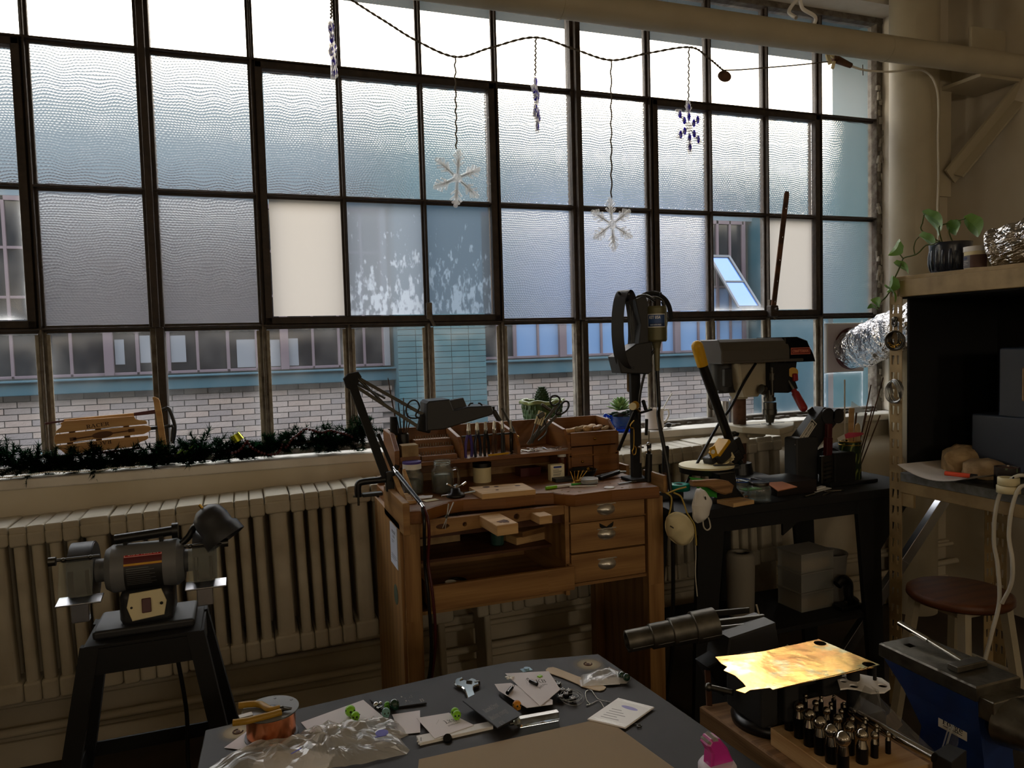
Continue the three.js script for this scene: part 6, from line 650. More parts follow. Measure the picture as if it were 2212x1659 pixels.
// ---------- duct through the window ----------
const foil = (amp, s) => PH({ color: 0xd8d8dc, roughness: 0.16, metalness: 1, bumpMap: tex(256, (u, v) => fbm(u, v, 9, 4, s), false), bumpScale: amp });
const flex = (pts, r, rings, m, crush) => { const C = curve(pts), n = rings * 8, rs = 40, fr = C.computeFrenetFrames(n), P = [], I = [], U = []; for (let i = 0; i <= n; i++) { const u = i / n, p = C.getPointAt(u), k = 1 + 0.045 * Math.sin(u * rings * 2 * PI), c = crush ? 1 - crush * Math.pow(u, 3) : 1; for (let j = 0; j <= rs; j++) { const a = j / rs * 2 * PI, q = r * k * c * (1 + 0.03 * (hash(i >> 1, j >> 1, 4) - 0.5) * 2 + 0.03 * Math.sin(a * 3 + u * 9)); const v = p.clone().addScaledVector(fr.normals[i], q * Math.cos(a)).addScaledVector(fr.binormals[i], q * Math.sin(a)); P.push(v.x, v.y, v.z); U.push(u * C.getLength() / 0.25, a / 2); } } for (let i = 0; i < n; i++) for (let j = 0; j < rs; j++) { const a = i * (rs + 1) + j, b = a + rs + 1; I.push(a, b, a + 1, b, b + 1, a + 1); } const g = new THREE.BufferGeometry(); g.setAttribute('position', new THREE.Float32BufferAttribute(P, 3)); g.setAttribute('uv', new THREE.Float32BufferAttribute(U, 2)); g.setIndex(I); g.computeVertexNormals(); m.side = THREE.DoubleSide; return N(g); };
{
  const t = thing('exhaust_duct', 'crinkled silver flexible duct fixed to a grey board in the bottom right window pane', 'duct', [3.2, 1.2, 0.1]);
  pw('board', [bb(3.05, 3.315, 1.285, 1.555, 0.0, 0.014, 0.002)], ST(0xc4b9bb, 0.7), t); pw('board_edge', [bb(3.046, 3.056, 1.283, 1.557, -0.004, 0.018, 0.002), bb(3.046, 3.318, 1.551, 1.559, -0.004, 0.018, 0.002)], M.white, t);
  pw('collar', put(N(new THREE.TorusGeometry(0.106, 0.012, 10, 40)), [3.215, 1.415, 0.022]), M.redD, t);
  pw('duct', flex([[3.215, 1.415, 0.015], [3.19, 1.425, 0.12], [3.125, 1.465, 0.3], [3.08, 1.51, 0.48], [3.08, 1.56, 0.66], [3.14, 1.6, 0.84], [3.25, 1.64, 1.0]], 0.108, 11, foil(0.02, 401)), foil(0.02, 401), t);
  // the glass left round the board
  const W = scene.getObjectByName('window_1'); for (const [a, b, c, d] of [[3.014, 3.046, 1.07, 1.594], [3.318, 3.396, 1.07, 1.594], [3.046, 3.318, 1.07, 1.282], [3.046, 3.318, 1.56, 1.594]]) part('pane', pl(b - a, d - c, [(a + b) / 2, (c + d) / 2, 0]), clearP[0], W);
}
// ---------- shelving unit on the right ----------
{
  const t = thing('shelving_unit', 'tan steel shelving unit with slotted posts and a black-lined upper bay at the right', 'shelving', [2.68, 0, 1.75]);
  const tan = tiled(ST(0xffffff, 0.55, 0, { map: wear(hx(0xb29a6e), hx(0x8a744e), 7, 1, 51) }), 0.3);
  const X0 = 2.4, X1 = 2.98, Z0 = 1.05, Z1 = 2.6;
  const post = (x, z, sx, sz) => { const holes = []; for (let y = 0.12; y < 1.66; y += 0.066) { holes.push([[0.01, y], [0.018, y], [0.024, y + 0.034], [0.01, y + 0.036]]); holes.push([[0.036, y], [0.044, y], [0.046, y + 0.034], [0.034, y + 0.036]]); } const f = () => ext([[0, 0], [0.058, 0], [0.058, 1.7], [0, 1.7]], 0.003, 0, null, null, holes); const a = f(); a.rotateY(-PI / 2); if (sz < 0) a.scale(1, 1, -1); a.translate(x, 0, z); const b = f(); if (sx < 0) b.scale(-1, 1, 1); b.translate(x, 0, z); return [a, b].map((g) => { if ((sz < 0 && g === a) || (sx < 0 && g === b)) { const p = g.attributes.position, n = g.attributes.normal; for (let i = 0; i < p.count; i += 3) for (const q of [p, n]) { const s = [q.getX(i), q.getY(i), q.getZ(i)]; q.setXYZ(i, q.getX(i + 2), q.getY(i + 2), q.getZ(i + 2)); q.setXYZ(i + 2, ...s); } g.computeVertexNormals(); } return g; }); };
  pw('post', post(X0, Z0, 1, 1), tan, t); pw('post', post(X1, Z0, -1, 1), tan, t); pw('post', post(X0, Z1, 1, -1), tan, t); pw('post', post(X1, Z1, -1, -1), tan, t);
  pw('top_beam', [bb(X0 - 0.006, X0 + 0.02, 1.635, 1.7, Z0 + 0.05, Z1 - 0.05, 0.003), bb(X1 - 0.02, X1, 1.635, 1.7, Z0 + 0.05, Z1 - 0.05, 0.003), bb(X0 + 0.03, X1 - 0.03, 1.635, 1.7, Z0, Z0 + 0.015, 0.003)], tan, t);
  pw('top_board', bb(X0 + 0.004, X1, 1.7, 1.715, Z0, Z1, 0.002), tan, t);
  pw('lower_beam', [bb(X0 - 0.006, X0 + 0.02, 0.873, 0.92, Z0 + 0.05, Z1 - 0.05, 0.003), bb(X1 - 0.02, X1, 0.873, 0.92, Z0 + 0.05, Z1 - 0.05, 0.003), bb(X0 + 0.03, X1 - 0.03, 0.873, 0.92, Z0, Z0 + 0.015, 0.003)], tan, t);
  pw('lower_board', bb(X0 - 0.012, X1 - 0.005, 0.92, 0.955, Z0 + 0.06, Z1 - 0.01, 0.002), tiled(ST(0xffffff, 0.6, 0.3, { map: wear(hx(0x8c8f90), hx(0x5c5a54), 16, 1, 53) }), 0.3), t);
  pw('lining', [bb(X1 - 0.02, X1 - 0.008, 0.955, 1.7, Z0 + 0.02, Z1), bb(X0 + 0.075, X1, 0.957, 1.69, Z0 + 0.012, Z0 + 0.022), bb(X0 + 0.02, X1, 1.63, 1.634, Z0, Z1)], M.blackM, t);
  pw('bracket', [bb(X0 + 0.0, X0 + 0.012, 0.82, 0.88, Z0 + 0.05, Z0 + 0.11, 0.002)], tan, t);
  const k = thing('kiln', 'dark blue-grey box kiln with a label plate on the lower shelf', 'kiln', [2.74, 0.872, 1.72]); pw('body', [bb(2.62, 2.94, 0.89, 1.35, 1.55, 2.0, 0.01), bb(2.6, 2.94, 0.89, 1.1, 1.46, 2.0, 0.008)], ST(0x222c3e, 0.5), k); pw('plate', [bb(2.596, 2.601, 1.16, 1.28, 1.66, 1.8)], M.black, k); pw('plate_frame', [bb(2.594, 2.6, 1.16, 1.165, 1.66, 1.8), bb(2.594, 2.6, 1.275, 1.28, 1.66, 1.8), bb(2.594, 2.6, 1.16, 1.28, 1.66, 1.665)], M.leather, k);
  const kl = []; for (let i = 0; i < 6; i++) kl.push(bb(2.594, 2.596, 1.185 + i * 0.013, 1.188 + i * 0.013, 1.69, 1.78)); pw('plate_lines', kl, M.leather, k); pw('foot', [bb(2.63, 2.9, 0.872, 0.89, 1.5, 1.54), bb(2.63, 2.9, 0.872, 0.89, 1.9, 1.96)], M.black, k);
  // curled paper, leather scraps, marker
  const cur = (pts, n = 14, w = 8) => pts; const pg = new THREE.PlaneGeometry(1, 1, 14, 8); { const p = pg.attributes.position; for (let i = 0; i < p.count; i++) { const u = p.getX(i) + 0.5, v = p.getY(i) + 0.5; p.setXYZ(i, 2.36 + 0.34 * v - 0.05 * u, 0.876 + 0.06 * Math.pow(Math.abs(u - 0.45) * 1.6, 2) * (1 - 0.5 * v) + 0.012 * v, 1.12 + 0.36 * u); } pg.computeVertexNormals(); }
  soloW('curled_paper', (() => { const a = N(pg), b = N(pg.clone()); b.translate(0, -0.0015, 0); return [a, b]; })(), ST(0xd8cfc4, 0.8, 0, { side: THREE.DoubleSide }), 'curled white paper sheet hanging over the edge of the lower shelf', 'paper');
  const lump = (n, l, c, s, m, seed) => { const g = new THREE.SphereGeometry(1, 22, 14); const p = g.attributes.position; for (let i = 0; i < p.count; i++) { const x = p.getX(i), y = p.getY(i), z = p.getZ(i); const k2 = 0.8 + 0.35 * vn(x * 2.2 + 9, z * 2.2 + y * 2 + 9, 64, seed) + 0.15 * vn(x * 6 + 20, z * 6 + y * 5 + 20, 64, seed + 1); p.setXYZ(i, x * k2, Math.max(-0.35, y) * k2, z * k2); } g.scale(...s); g.computeVertexNormals(); g.translate(0, 0.35 * s[1] * 0.8, 0); return solo(n, N(g), m, l, 'leather', c); };
  lump('leather_scrap', 'crumpled tan leather scrap piled on the curled paper', [2.58, 0.884, 1.22], [0.09, 0.07, 0.06], M.leather, 61); lump('leather_scrap', 'flatter folded tan leather scrap right of the crumpled one', [2.56, 0.88, 1.33], [0.09, 0.045, 0.07], M.leather, 67);
  const mk = thing('marker', 'bright orange-red marker lying on the lower shelf', 'marker', [2.42, 0.895, 1.34], -1.25); part('barrel', rod([-0.05, 0, 0], [0.035, 0, 0], 0.0085, 0.0085, 12), M.orange, mk); part('cap', rod([0.035, 0, 0], [0.055, 0, 0], 0.009, 0.009, 12), M.black, mk);
  const tc = cv(128, 128, (g, w, h) => { g.fillStyle = '#2a2220'; g.fillRect(0, 0, w, h); for (let i = 0; i < 60; i++) { g.fillStyle = ['#8a4a30', '#c8b8a8', '#5a6a4a'][i % 3]; g.fillRect((i * 53) % 128, (i * 37) % 120, 4, 5); } });
  const rc = thing('painted_tin', 'dark flower-painted rusty tin standing at the right of the lower shelf', 'tin', [2.44, 0.872, 1.5]); part('tin', lat([[0, 0], [0.038, 0], [0.038, 0.075], [0.036, 0.075], [0.035, 0.01], [0, 0.01]]), ST(0xffffff, 0.4, 0, { map: tc }), rc); part('contents', cy(0.034, 0.034, 0.01, [0, 0.066, 0]), M.rust, rc);
  const tr = thing('tape_roll', 'two stacked rolls of pale tape in front of the painted tin', 'tape', [2.38, 0.872, 1.55]); for (const [y, r] of [[0.0, 0.035], [0.027, 0.032]]) part('roll', lat([[0.018, y], [r, y], [r, y + 0.024], [0.018, y + 0.024], [0.018, y]]), M.cream, tr);
  const wc = thing('hanging_cable', 'thick white double cable hanging down in front of the right side of the shelving', 'cable', [2.3, 0, 1.55]);
  pw('cord', [tb([[2.42, 0.93, 1.6], [2.39, 0.93, 1.57], [2.37, 0.88, 1.535], [2.36, 0.8, 1.52], [2.355, 0.7, 1.52], [2.36, 0.62, 1.53], [2.355, 0.5, 1.54], [2.33, 0.38, 1.53], [2.32, 0.2, 1.5], [2.35, 0.02, 1.48]], 0.0065, 80), tb([[2.4, 0.9, 1.62], [2.375, 0.9, 1.595], [2.36, 0.84, 1.58], [2.35, 0.74, 1.575], [2.34, 0.66, 1.595], [2.35, 0.58, 1.585], [2.355, 0.5, 1.55]], 0.0065, 70)], M.cordW, wc); pw('tie', tor(0.012, 0.003, [2.382, 0.915, 1.56], [0.4, 0.6, 0]), M.black, wc);
  for (const o of scene.children) if (/^(kiln|curled_paper|leather_scrap|marker|painted_tin|hanging_cable)/.test(o.name) || (o.name.startsWith('tape_roll') && o.position.x > 2.2) ) if (!o.name.startsWith('marker_pen')) { o.position.y += 0.083; if (o.name === 'kiln') o.position.z -= 0.22; }
  // rings of wire hung on the post
  const h1 = thing('ring_hanger', 'ornate chained metal ring bundle hanging on the slotted post', 'ring bundle', [2.385, 1.5, 1.1]); pw('ring', [...[0, 1, 2, 3, 4].map((i) => tor(0.03 + i * 0.0015, 0.003, [2.386 - i * 0.003, 1.475 - i * 0.002, 1.085 + i * 0.003], [0, PI / 2 + 0.2 * (i - 2), 0])), tor(0.012, 0.004, [2.385, 1.535, 1.085], [0, 1.4, 0]), sp(0.014, [2.385, 1.55, 1.085], [0.6, 0.8, 1])], M.steelD, h1); pw('rings', Array.from({ length: 16 }, (_, i) => { const a = PI + i / 15 * PI; return tor(0.008, 0.0022, [2.384, 1.475 + 0.034 * Math.sin(a), 1.085 + 0.034 * Math.cos(a)], [i * 0.7, i, 0], PI * 2, 10); }), M.brassD, h1).userData.kind = 'stuff';
  const h2 = thing('wire_coil', 'coil of silver wire hanging lower on the slotted post', 'wire coil', [2.385, 1.2, 1.09]); pw('coil', Array.from({ length: 8 }, (_, i) => { const g = tor(0.03 + 0.0015 * (i % 4), 0.0016, null, [0.1 * (i - 4), PI / 2 + 0.12 * (i - 4), 0]); g.scale(1, 1.35, 1); g.translate(2.384 - 0.001 * i, 1.27, 1.09); return g; }), M.steel, h2);
  // top of the unit
  const yT = 1.715;
  const p = thing('pothos_plant', 'trailing green pothos in a glossy navy pot on top of the shelving', 'pot plant', [2.55, yT, 1.19]);
  const fl2 = []; for (let i = 0; i < 18; i++) { const a = i / 18 * 2 * PI; fl2.push(put(sp(1, null, [0.012, 0.045, 0.012], 6), [0.066 * Math.cos(a), 0.055, 0.066 * Math.sin(a)])); }
  part('pot', [lat([[0, 0], [0.056, 0], [0.066, 0.012], [0.073, 0.06], [0.072, 0.1], [0.074, 0.118], [0.068, 0.118], [0.066, 0.06], [0, 0.02]], null, null, 36), ...fl2], M.navy, p); part('soil', cy(0.066, 0.066, 0.01, [0, 0.1, 0]), M.soil, p); part('saucer', lat([[0, 0], [0.062, 0], [0.064, 0.01], [0, 0.011]]), M.navy, p);
  const leaf = (base, tip, wd, fold, mat) => { const b = new V3(...base), e = new V3(...tip), d = e.clone().sub(b), L = d.length(), side = new V3().crossVectors(d, new V3(...fold)).normalize(), up = new V3().crossVectors(side, d).normalize(); const P = [], n = 12, m = 6; for (let i = 0; i <= n; i++) { const u = i / n, w = wd * Math.pow(Math.sin(Math.PI * Math.min(1, Math.pow(u, 0.62))), 0.8) * (u < 0.08 ? 0.75 : 1), c = b.clone().addScaledVector(d, u).addScaledVector(up, L * 0.16 * Math.sin(PI * u)); for (let j = 0; j <= m; j++) { const s = j / m * 2 - 1; const q = c.clone().addScaledVector(side, s * w).addScaledVector(up, Math.abs(s) * w * 0.35).addScaledVector(d, -(Math.abs(s) > 0.3 && u < 0.1 ? 0.12 * Math.abs(s) : 0)); P.push(q); } } const pos = []; for (let i = 0; i < n; i++) for (let j = 0; j < m; j++) { const a = i * (m + 1) + j, c = a + m + 1; for (const k2 of [a, c, a + 1, c, c + 1, a + 1]) pos.push(P[k2].x, P[k2].y, P[k2].z); } const g = new THREE.BufferGeometry(); g.setAttribute('position', new THREE.Float32BufferAttribute(pos, 3)); g.computeVertexNormals(); pw('leaf', N(g), mat, p); };
  const lA = M.leaf, lB = PH({ color: 0x6fa046, roughness: 0.5, transmission: 0.4, thickness: 0, side: THREE.DoubleSide });
  leaf([2.55,1.9631,1.0706], [2.54,1.8569,1.1418], 0.032, [1, 0.2, 0.4], lB); leaf([2.53,1.9584,1.0943], [2.52,1.8781,1.1746], 0.028, [1, 0.5, 0.2], lA); leaf([2.56,1.9069,1.165], [2.54,1.8628,1.2228], 0.028, [1, 0, 0.3], lB); leaf([2.58,1.9202,1.2265], [2.56,1.8409,1.2951], 0.034, [1, 0.4, -0.2], lA); leaf([2.52,1.8703,1.0823], [2.5,1.7954,1.1619], 0.03, [1, 0.6, 0.4], lA); leaf([2.6,1.918,1.1578], [2.6,1.8925,1.1856], 0.018, [1, 0, 0], lB);
  leaf([2.4,1.845,1.0918], [2.4,1.8016,1.0393], 0.03, [1, 0.2, 0.5], lA); leaf([2.38,1.7632,1.0909], [2.38,1.7165,1.1524], 0.02, [1, 0.6, 0.1], lA); leaf([2.37,1.7101,1.0894], [2.37,1.6552,1.0609], 0.034, [1, 0.1, 0.3], lA); leaf([2.36,1.6766,1.0637], [2.36,1.611,1.1095], 0.018, [0.6, 0.4, 1], lA); leaf([2.36,1.6102,1.0324], [2.36,1.6309,.9912], 0.022, [1, 0.2, 0.2], lA); leaf([2.36,1.5926,1.021], [2.36,1.5969,.9748], 0.02, [0.6, 1, 0.2], lB);
  pw('vine', [tb([...[[2.47,1.8371,1.2109],[2.47,1.8273,1.1812],[2.47,1.8278,1.1509],[2.47,1.8053,1.1201],[2.47,1.7972,1.0991],[2.47,1.7933,1.0562],[2.47,1.7873,1.0454]], ...[[2.39,1.7646,1.1117],[2.39,1.7361,1.0968],[2.39,1.7075,1.0795],[2.39,1.6729,1.0642],[2.39,1.642,1.0421],[2.39,1.6168,1.0083],[2.39,1.5938,.9922]]], 0.0028, 120), tb([[2.42,1.785,1.0908],[2.42,1.8008,1.0778],[2.42,1.8173,1.0604]], 0.0022, 14), tb([...[[2.52,1.8048,1.0569],[2.52,1.8326,1.0525],[2.52,1.8588,1.061],[2.52,1.8712,1.0759]]], 0.0022, 20), tb([[2.55, yT + 0.1, 1.19], ...[[2.55,1.8949,1.0666],[2.55,1.9312,1.0665],[2.55,1.9592,1.0728]]], 0.0026, 26), tb([[2.56, yT + 0.1, 1.2], ...[[2.57,1.8805,1.1668],[2.57,1.9091,1.1864],[2.57,1.9186,1.2345]]], 0.0024, 26), tb([[2.54, yT + 0.1, 1.17], ...[[2.54,1.8914,1.1477],[2.54,1.9048,1.1637],[2.54,1.9074,1.1914]]], 0.0024, 20)], M.stem, p);
  const jl = cv(256, 128, (g, w, h) => { g.fillStyle = '#6c6a70'; g.fillRect(0, 0, w, h); g.fillStyle = '#3c4468'; g.beginPath(); g.roundRect(14, 14, 80, 28, 14); g.fill(); g.fillStyle = '#b8b4b0'; g.fillRect(14, 56, 90, 6); g.fillRect(14, 74, 70, 5); g.fillRect(14, 90, 84, 5); g.fillStyle = '#5a4038'; g.fillRect(120, 0, 136, h); });
  const jr = thing('tub', 'white screw-lid tub with a grey label beside the navy pot', 'tub', [2.5, yT, 1.34]); part('body', cy(0.043, 0.042, 0.07, [0, 0.035, 0], null, 32), M.cream, jr); part('lid', [cy(0.045, 0.045, 0.018, [0, 0.075, 0], null, 32)], M.white, jr); part('label', put(N(new THREE.CylinderGeometry(0.0435, 0.0435, 0.045, 24, 1, true, -2.6, 2.4)), [0, 0.03, 0]), ST(0xffffff, 0.6, 0, { map: jl }), jr);
  const dt = thing('flexible_duct', 'crumpled silver flexible duct end lying on top of the shelving at the right edge', 'duct', [2.55, yT, 1.6]); pw('duct', flex([[2.5, 1.775, 1.4], [2.52, 1.79, 1.46], [2.56, 1.815, 1.54], [2.62, 1.83, 1.64], [2.68, 1.83, 1.8], [2.7, 1.83, 2.0]], 0.075, 12, foil(0.03, 409), 0), foil(0.03, 409), dt);
}
// ---------- stool and leaning bar under the shelving ----------
{
  const s = thing('stool', 'round wooden stool with a brown seat and pale legs under the shelving', 'stool', [2.42, 0, 1.34]);
  part('seat', lat([[0, 0.555], [0.16, 0.555], [0.172, 0.548], [0.174, 0.53], [0.165, 0.52], [0, 0.52]], null, null, 44), tiled(ST(0xa07858, 0.5, 0, { map: tWood }), 0.5), s);
  for (const [a, b] of [[0.1, 0.1], [-0.1, 0.1], [0.1, -0.1], [-0.1, -0.1]]) part('leg', bar([a, 0.52, b], [a * 1.5, 0, b * 1.5], 0.03, 0.03), M.creamPaint, s);
  for (const q of [bx(0.24, 0.025, 0.02, [0, 0.22, 0.13]), bx(0.24, 0.025, 0.02, [0, 0.22, -0.13]), bx(0.02, 0.025, 0.24, [0.13, 0.26, 0]), bx(0.02, 0.025, 0.24, [-0.13, 0.26, 0])]) part('stretcher', q, M.creamPaint, s); part('seat_block', bx(0.1, 0.05, 0.1, [0, 0.49, 0], null, 0.006), M.creamPaint, s);
  const l = thing('steel_strut', 'slanted bluish steel bar leaning behind the stool', 'bar', [3.0, 0, 1.1]); pw('bar', [bar([2.9, 0.84, 0.93], [2.68, 0.5, 0.86], 0.05, 0.03, [0, 0, 1], 0.002), bar([2.68, 0.5, 0.86], [2.36, 0, 0.76], 0.05, 0.03, [0, 0, 1], 0.002)], M.alu, l);
  const c = thing('grey_cable', 'thin grey cable hanging on the wall behind the stool', 'cable', [3.3, 0.3, 0.9]); pw('cable', [tb([[3.6, 0.85, 0.95], [3.58, 0.7, 0.95], [3.66, 0.5, 1.0], [3.68, 0.3, 1.0], [3.66, 0.02, 1.0]], 0.006, 40), tb([[3.5, 0.6, 1.4], [3.5, 0.4, 1.42], [3.6, 0.2, 1.5], [3.6, 0.02, 1.5]], 0.006, 40)], M.cordG, c);
}
// ---------- foreground table ----------
const TT = 0.75;
const onT = (o) => o;
{
  const t = thing('work_table', 'black-topped work table in the foreground scattered with cards and packets', 'table', [0.4, 0, 2.2]);
  const top = [...[[-.1012,1.7324],[.4432,1.6795],[.557,1.678],[.7674,1.7221]], [0.795, 2.0], [0.83, 2.4], [0.85, 3.0], [-0.16, 3.0], [-0.13, 2.3]];
  pw('table_top', slab(top, TT, 0.03, 0.002), tiled(ST(0xffffff, 0.62, 0, { map: wear(hx(0x2e2a28), hx(0x1c1a19), 9, 0.8, 71), specularIntensity: 0.6 }), 0.6), t);
  pw('edge_board', [bb(-0.105, 0.77, 0.66, 0.72, 1.78, 1.8), bb(0.74, 0.76, 0.66, 0.72, 1.8, 2.95), bb(-0.11, -0.09, 0.66, 0.72, 1.8, 2.95)], M.woodDark, t);
  for (const [x, z] of [[-0.06, 1.84], [0.72, 1.84], [-0.08, 2.9], [0.75, 2.9]]) pw('leg', bb(x - 0.03, x + 0.03, 0, TT - 0.03, z - 0.03, z + 0.03, 0.003), M.woodDark, t);
  const burn = (n, p) => { const g = pw('burn_mark', [put(cy(0.0045, 0.0045, 0.0006, null, null, 12), p), put(tor(0.009, 0.0016, null, [PI / 2, 0, 0], PI * 1.5, 16), p)], M.rust, t); };
  burn(0, [-.0423,.751,1.7651]); burn(1, [.7208,.751,1.7628]);
  const scorch = cv(128, 128, (g, w, h) => { const r = g.createRadialGradient(64, 64, 8, 64, 64, 62); r.addColorStop(0, 'rgba(205,185,140,0.9)'); r.addColorStop(0.5, 'rgba(190,170,130,0.6)'); r.addColorStop(1, 'rgba(150,140,120,0)'); g.fillStyle = r; g.fillRect(0, 0, w, h); }); const scM = ST(0xffffff, 0.6, 0, { map: scorch, transparent: true });
  for (const p of [[-.0423,.7506,1.7642], [.7221,.7506,1.7651]]) pw('worn_patch', pl(0.085, 0.085, p, [-PI / 2, 0, 0]), scM, t);
}
{ // tan mat
  const m = thing('cutting_mat', 'large plain tan mat lying on the near part of the black table', 'mat', [0.35, TT, 2.5]); pw('mat', slab([...[[.2665,2.0036],[.6103,2.0017],[.6487,2.0446],[.6819,2.2528]], [0.62, 2.75], [0.05, 2.75]], 0.753, 0.003), ST(0x9c845f, 0.65), m);
}
{
  // paper things: thin slabs from their outlines on the table
  const flat = (n, l, c, pts, y, mat, th = 0.0006) => { const t = thing(n, l, c, [pts[0][0], y - th, pts[0][1]]); pw(n.split('_').pop(), slab(pts, y, th), mat, t); return t; };
  const card = ST(0xe9e2e4, 0.8), slate = ST(0x1c1b1c, 0.6);
  flat('business_card', 'white card half under the copper spool at the left', 'card', [[-.0665,1.8199],[-.0388,1.7884],[-.0243,1.7713],[-.0229,1.8491],[-.0321,1.8433]], 0.752, card);
  flat('white_card', 'long white card lying under two lime green skull beads', 'card', [[.0766,1.7792],[.2075,1.7334],[.2347,1.8238],[.0898,1.8281]], 0.752, card);
  flat('white_card', 'white card with a hole and stamp right of the lime beads, beside the plastic bag', 'card', [[.2523,1.8209],[.3091,1.8265],[.29,1.9116],[.2527,1.9042]], 0.7525, card);
  const lg = cv(256, 180, (g, w, h) => { g.fillStyle = '#e9e2e4'; g.fillRect(0, 0, w, h); g.fillStyle = '#4a4648'; g.font = '44px serif'; g.fillText('LKB', 120, 110); g.font = '12px serif'; g.fillText('jewelry studio', 122, 132); g.strokeStyle = '#8a8486'; g.beginPath(); g.moveTo(70, 90); g.lineTo(112, 60); g.stroke(); }), lgM = ST(0xffffff, 0.8, 0, { map: lg });
  const cardP = (l, pts, y) => { const t = thing('business_card', l, 'card', [pts[0][0], y, pts[0][1]]); const P = pts.map((p) => new V3(p[0], y, p[1])); pw('card', slab(pts, y, 0.0006), card, t); const g = new THREE.BufferGeometry(); const e = 0.0002; const f = (i) => [P[i].x, y + e, P[i].z]; g.setAttribute('position', new THREE.Float32BufferAttribute([...f(0), ...f(3), ...f(2), ...f(0), ...f(2), ...f(1)], 3)); g.setAttribute('uv', new THREE.Float32BufferAttribute([0, 1, 0, 0, 1, 0, 0, 1, 1, 0, 1, 1], 2)); g.computeVertexNormals(); pw('print', N(g), lgM, t); };
  cardP('white printed card lying under a lime skull bead at the middle of the table', [[.2938,1.8635],[.359,1.8683],[.3919,1.9347],[.3087,1.9531]], 0.757);
  cardP('uppermost white printed card with a small black charm on the pile', [[.5167,1.7643],[.6097,1.7919],[.5988,1.8817],[.5325,1.933]], 0.766);
  flat('white_card', 'white card lying under the printed card on the pile, behind the slate tag', 'card', [[.48,1.7994],[.5134,1.8078],[.5674,1.9142],[.5601,1.9315],[.5066,1.9244],[.4785,1.8311]], 0.764, card);
  // white wooden strip
  const st = thing('white_strip', 'flat white painted wooden strip lying under the slate tag and a card', 'strip', [0.2, TT, 2.0]); pw('strip', slab([[.2794,1.9274],[.4292,1.9314],[.4249,1.9514],[.28,1.9547]], 0.756, 0.006, 0.0005), M.white, st);
  const scr = (txt, w0 = 256, h0 = 150) => cv(w0, h0, (g, w, h) => { g.fillStyle = '#1c1b1c'; g.fillRect(0, 0, w, h); g.fillStyle = '#8a8278'; g.font = 'italic 24px serif'; txt.forEach((s, i) => g.fillText(s, 22 + (i % 2) * 20, 50 + i * 34)); });
  const tagged = (n, l, pts, y, tx) => { const t = thing(n, l, 'tag', [pts[0][0], y, pts[0][1]]); pw('slate', slab(pts, y, 0.003, 0.0006), slate, t); const e = 0.0003, f = (i) => [pts[i][0], y + e, pts[i][1]]; const g = new THREE.BufferGeometry(); g.setAttribute('position', new THREE.Float32BufferAttribute([...f(0), ...f(3), ...f(2), ...f(0), ...f(2), ...f(1)], 3)); g.setAttribute('uv', new THREE.Float32BufferAttribute([0, 1, 0, 0, 1, 0, 0, 1, 1, 0, 1, 1], 2)); g.computeVertexNormals(); pw('writing', N(g), ST(0xffffff, 0.6, 0, { map: tx }), t); return t; };
  tagged('slate_tag', 'square black slate tag with handwriting in the middle of the table', [[.3928,1.8553],[.4555,1.8221],[.4839,1.9566],[.4234,1.9854]], 0.77, scr(['', 'Sacred Cryst', 'Healing energy', '$24']));
  tagged('slate_tag', 'oblong black slate tag with white dots at the far left edge of the table', [[.2205,1.743],[.3256,1.7471],[.3276,1.8047],[.2359,1.7935]], 0.755, cv(256, 64, (g, w, h) => { g.fillStyle = '#1d1c1c'; g.fillRect(0, 0, w, h); g.fillStyle = '#a89c84'; g.font = '20px serif'; g.fillText('* . ✶ . :', 150, 26); g.fillText('. * : .', 150, 50); g.fillText('15', 230, 56); }));
  // bandage-like plaster strip and packet with green beads
  flat('wooden_tongue', 'long pale curved wooden strip near the far right corner of the table', 'strip', [[.6167,1.7571],[.6263,1.748],[.6386,1.75],[.6448,1.7594],[.6713,1.8164],[.6854,1.8351],[.699,1.8655],[.7043,1.8858],[.6959,1.8939],[.6843,1.8948],[.6729,1.884],[.6568,1.8594],[.6557,1.8498],[.6379,1.8082],[.617,1.7704]], 0.753, ST(0xd8c2a4, 0.7), 0.0015);
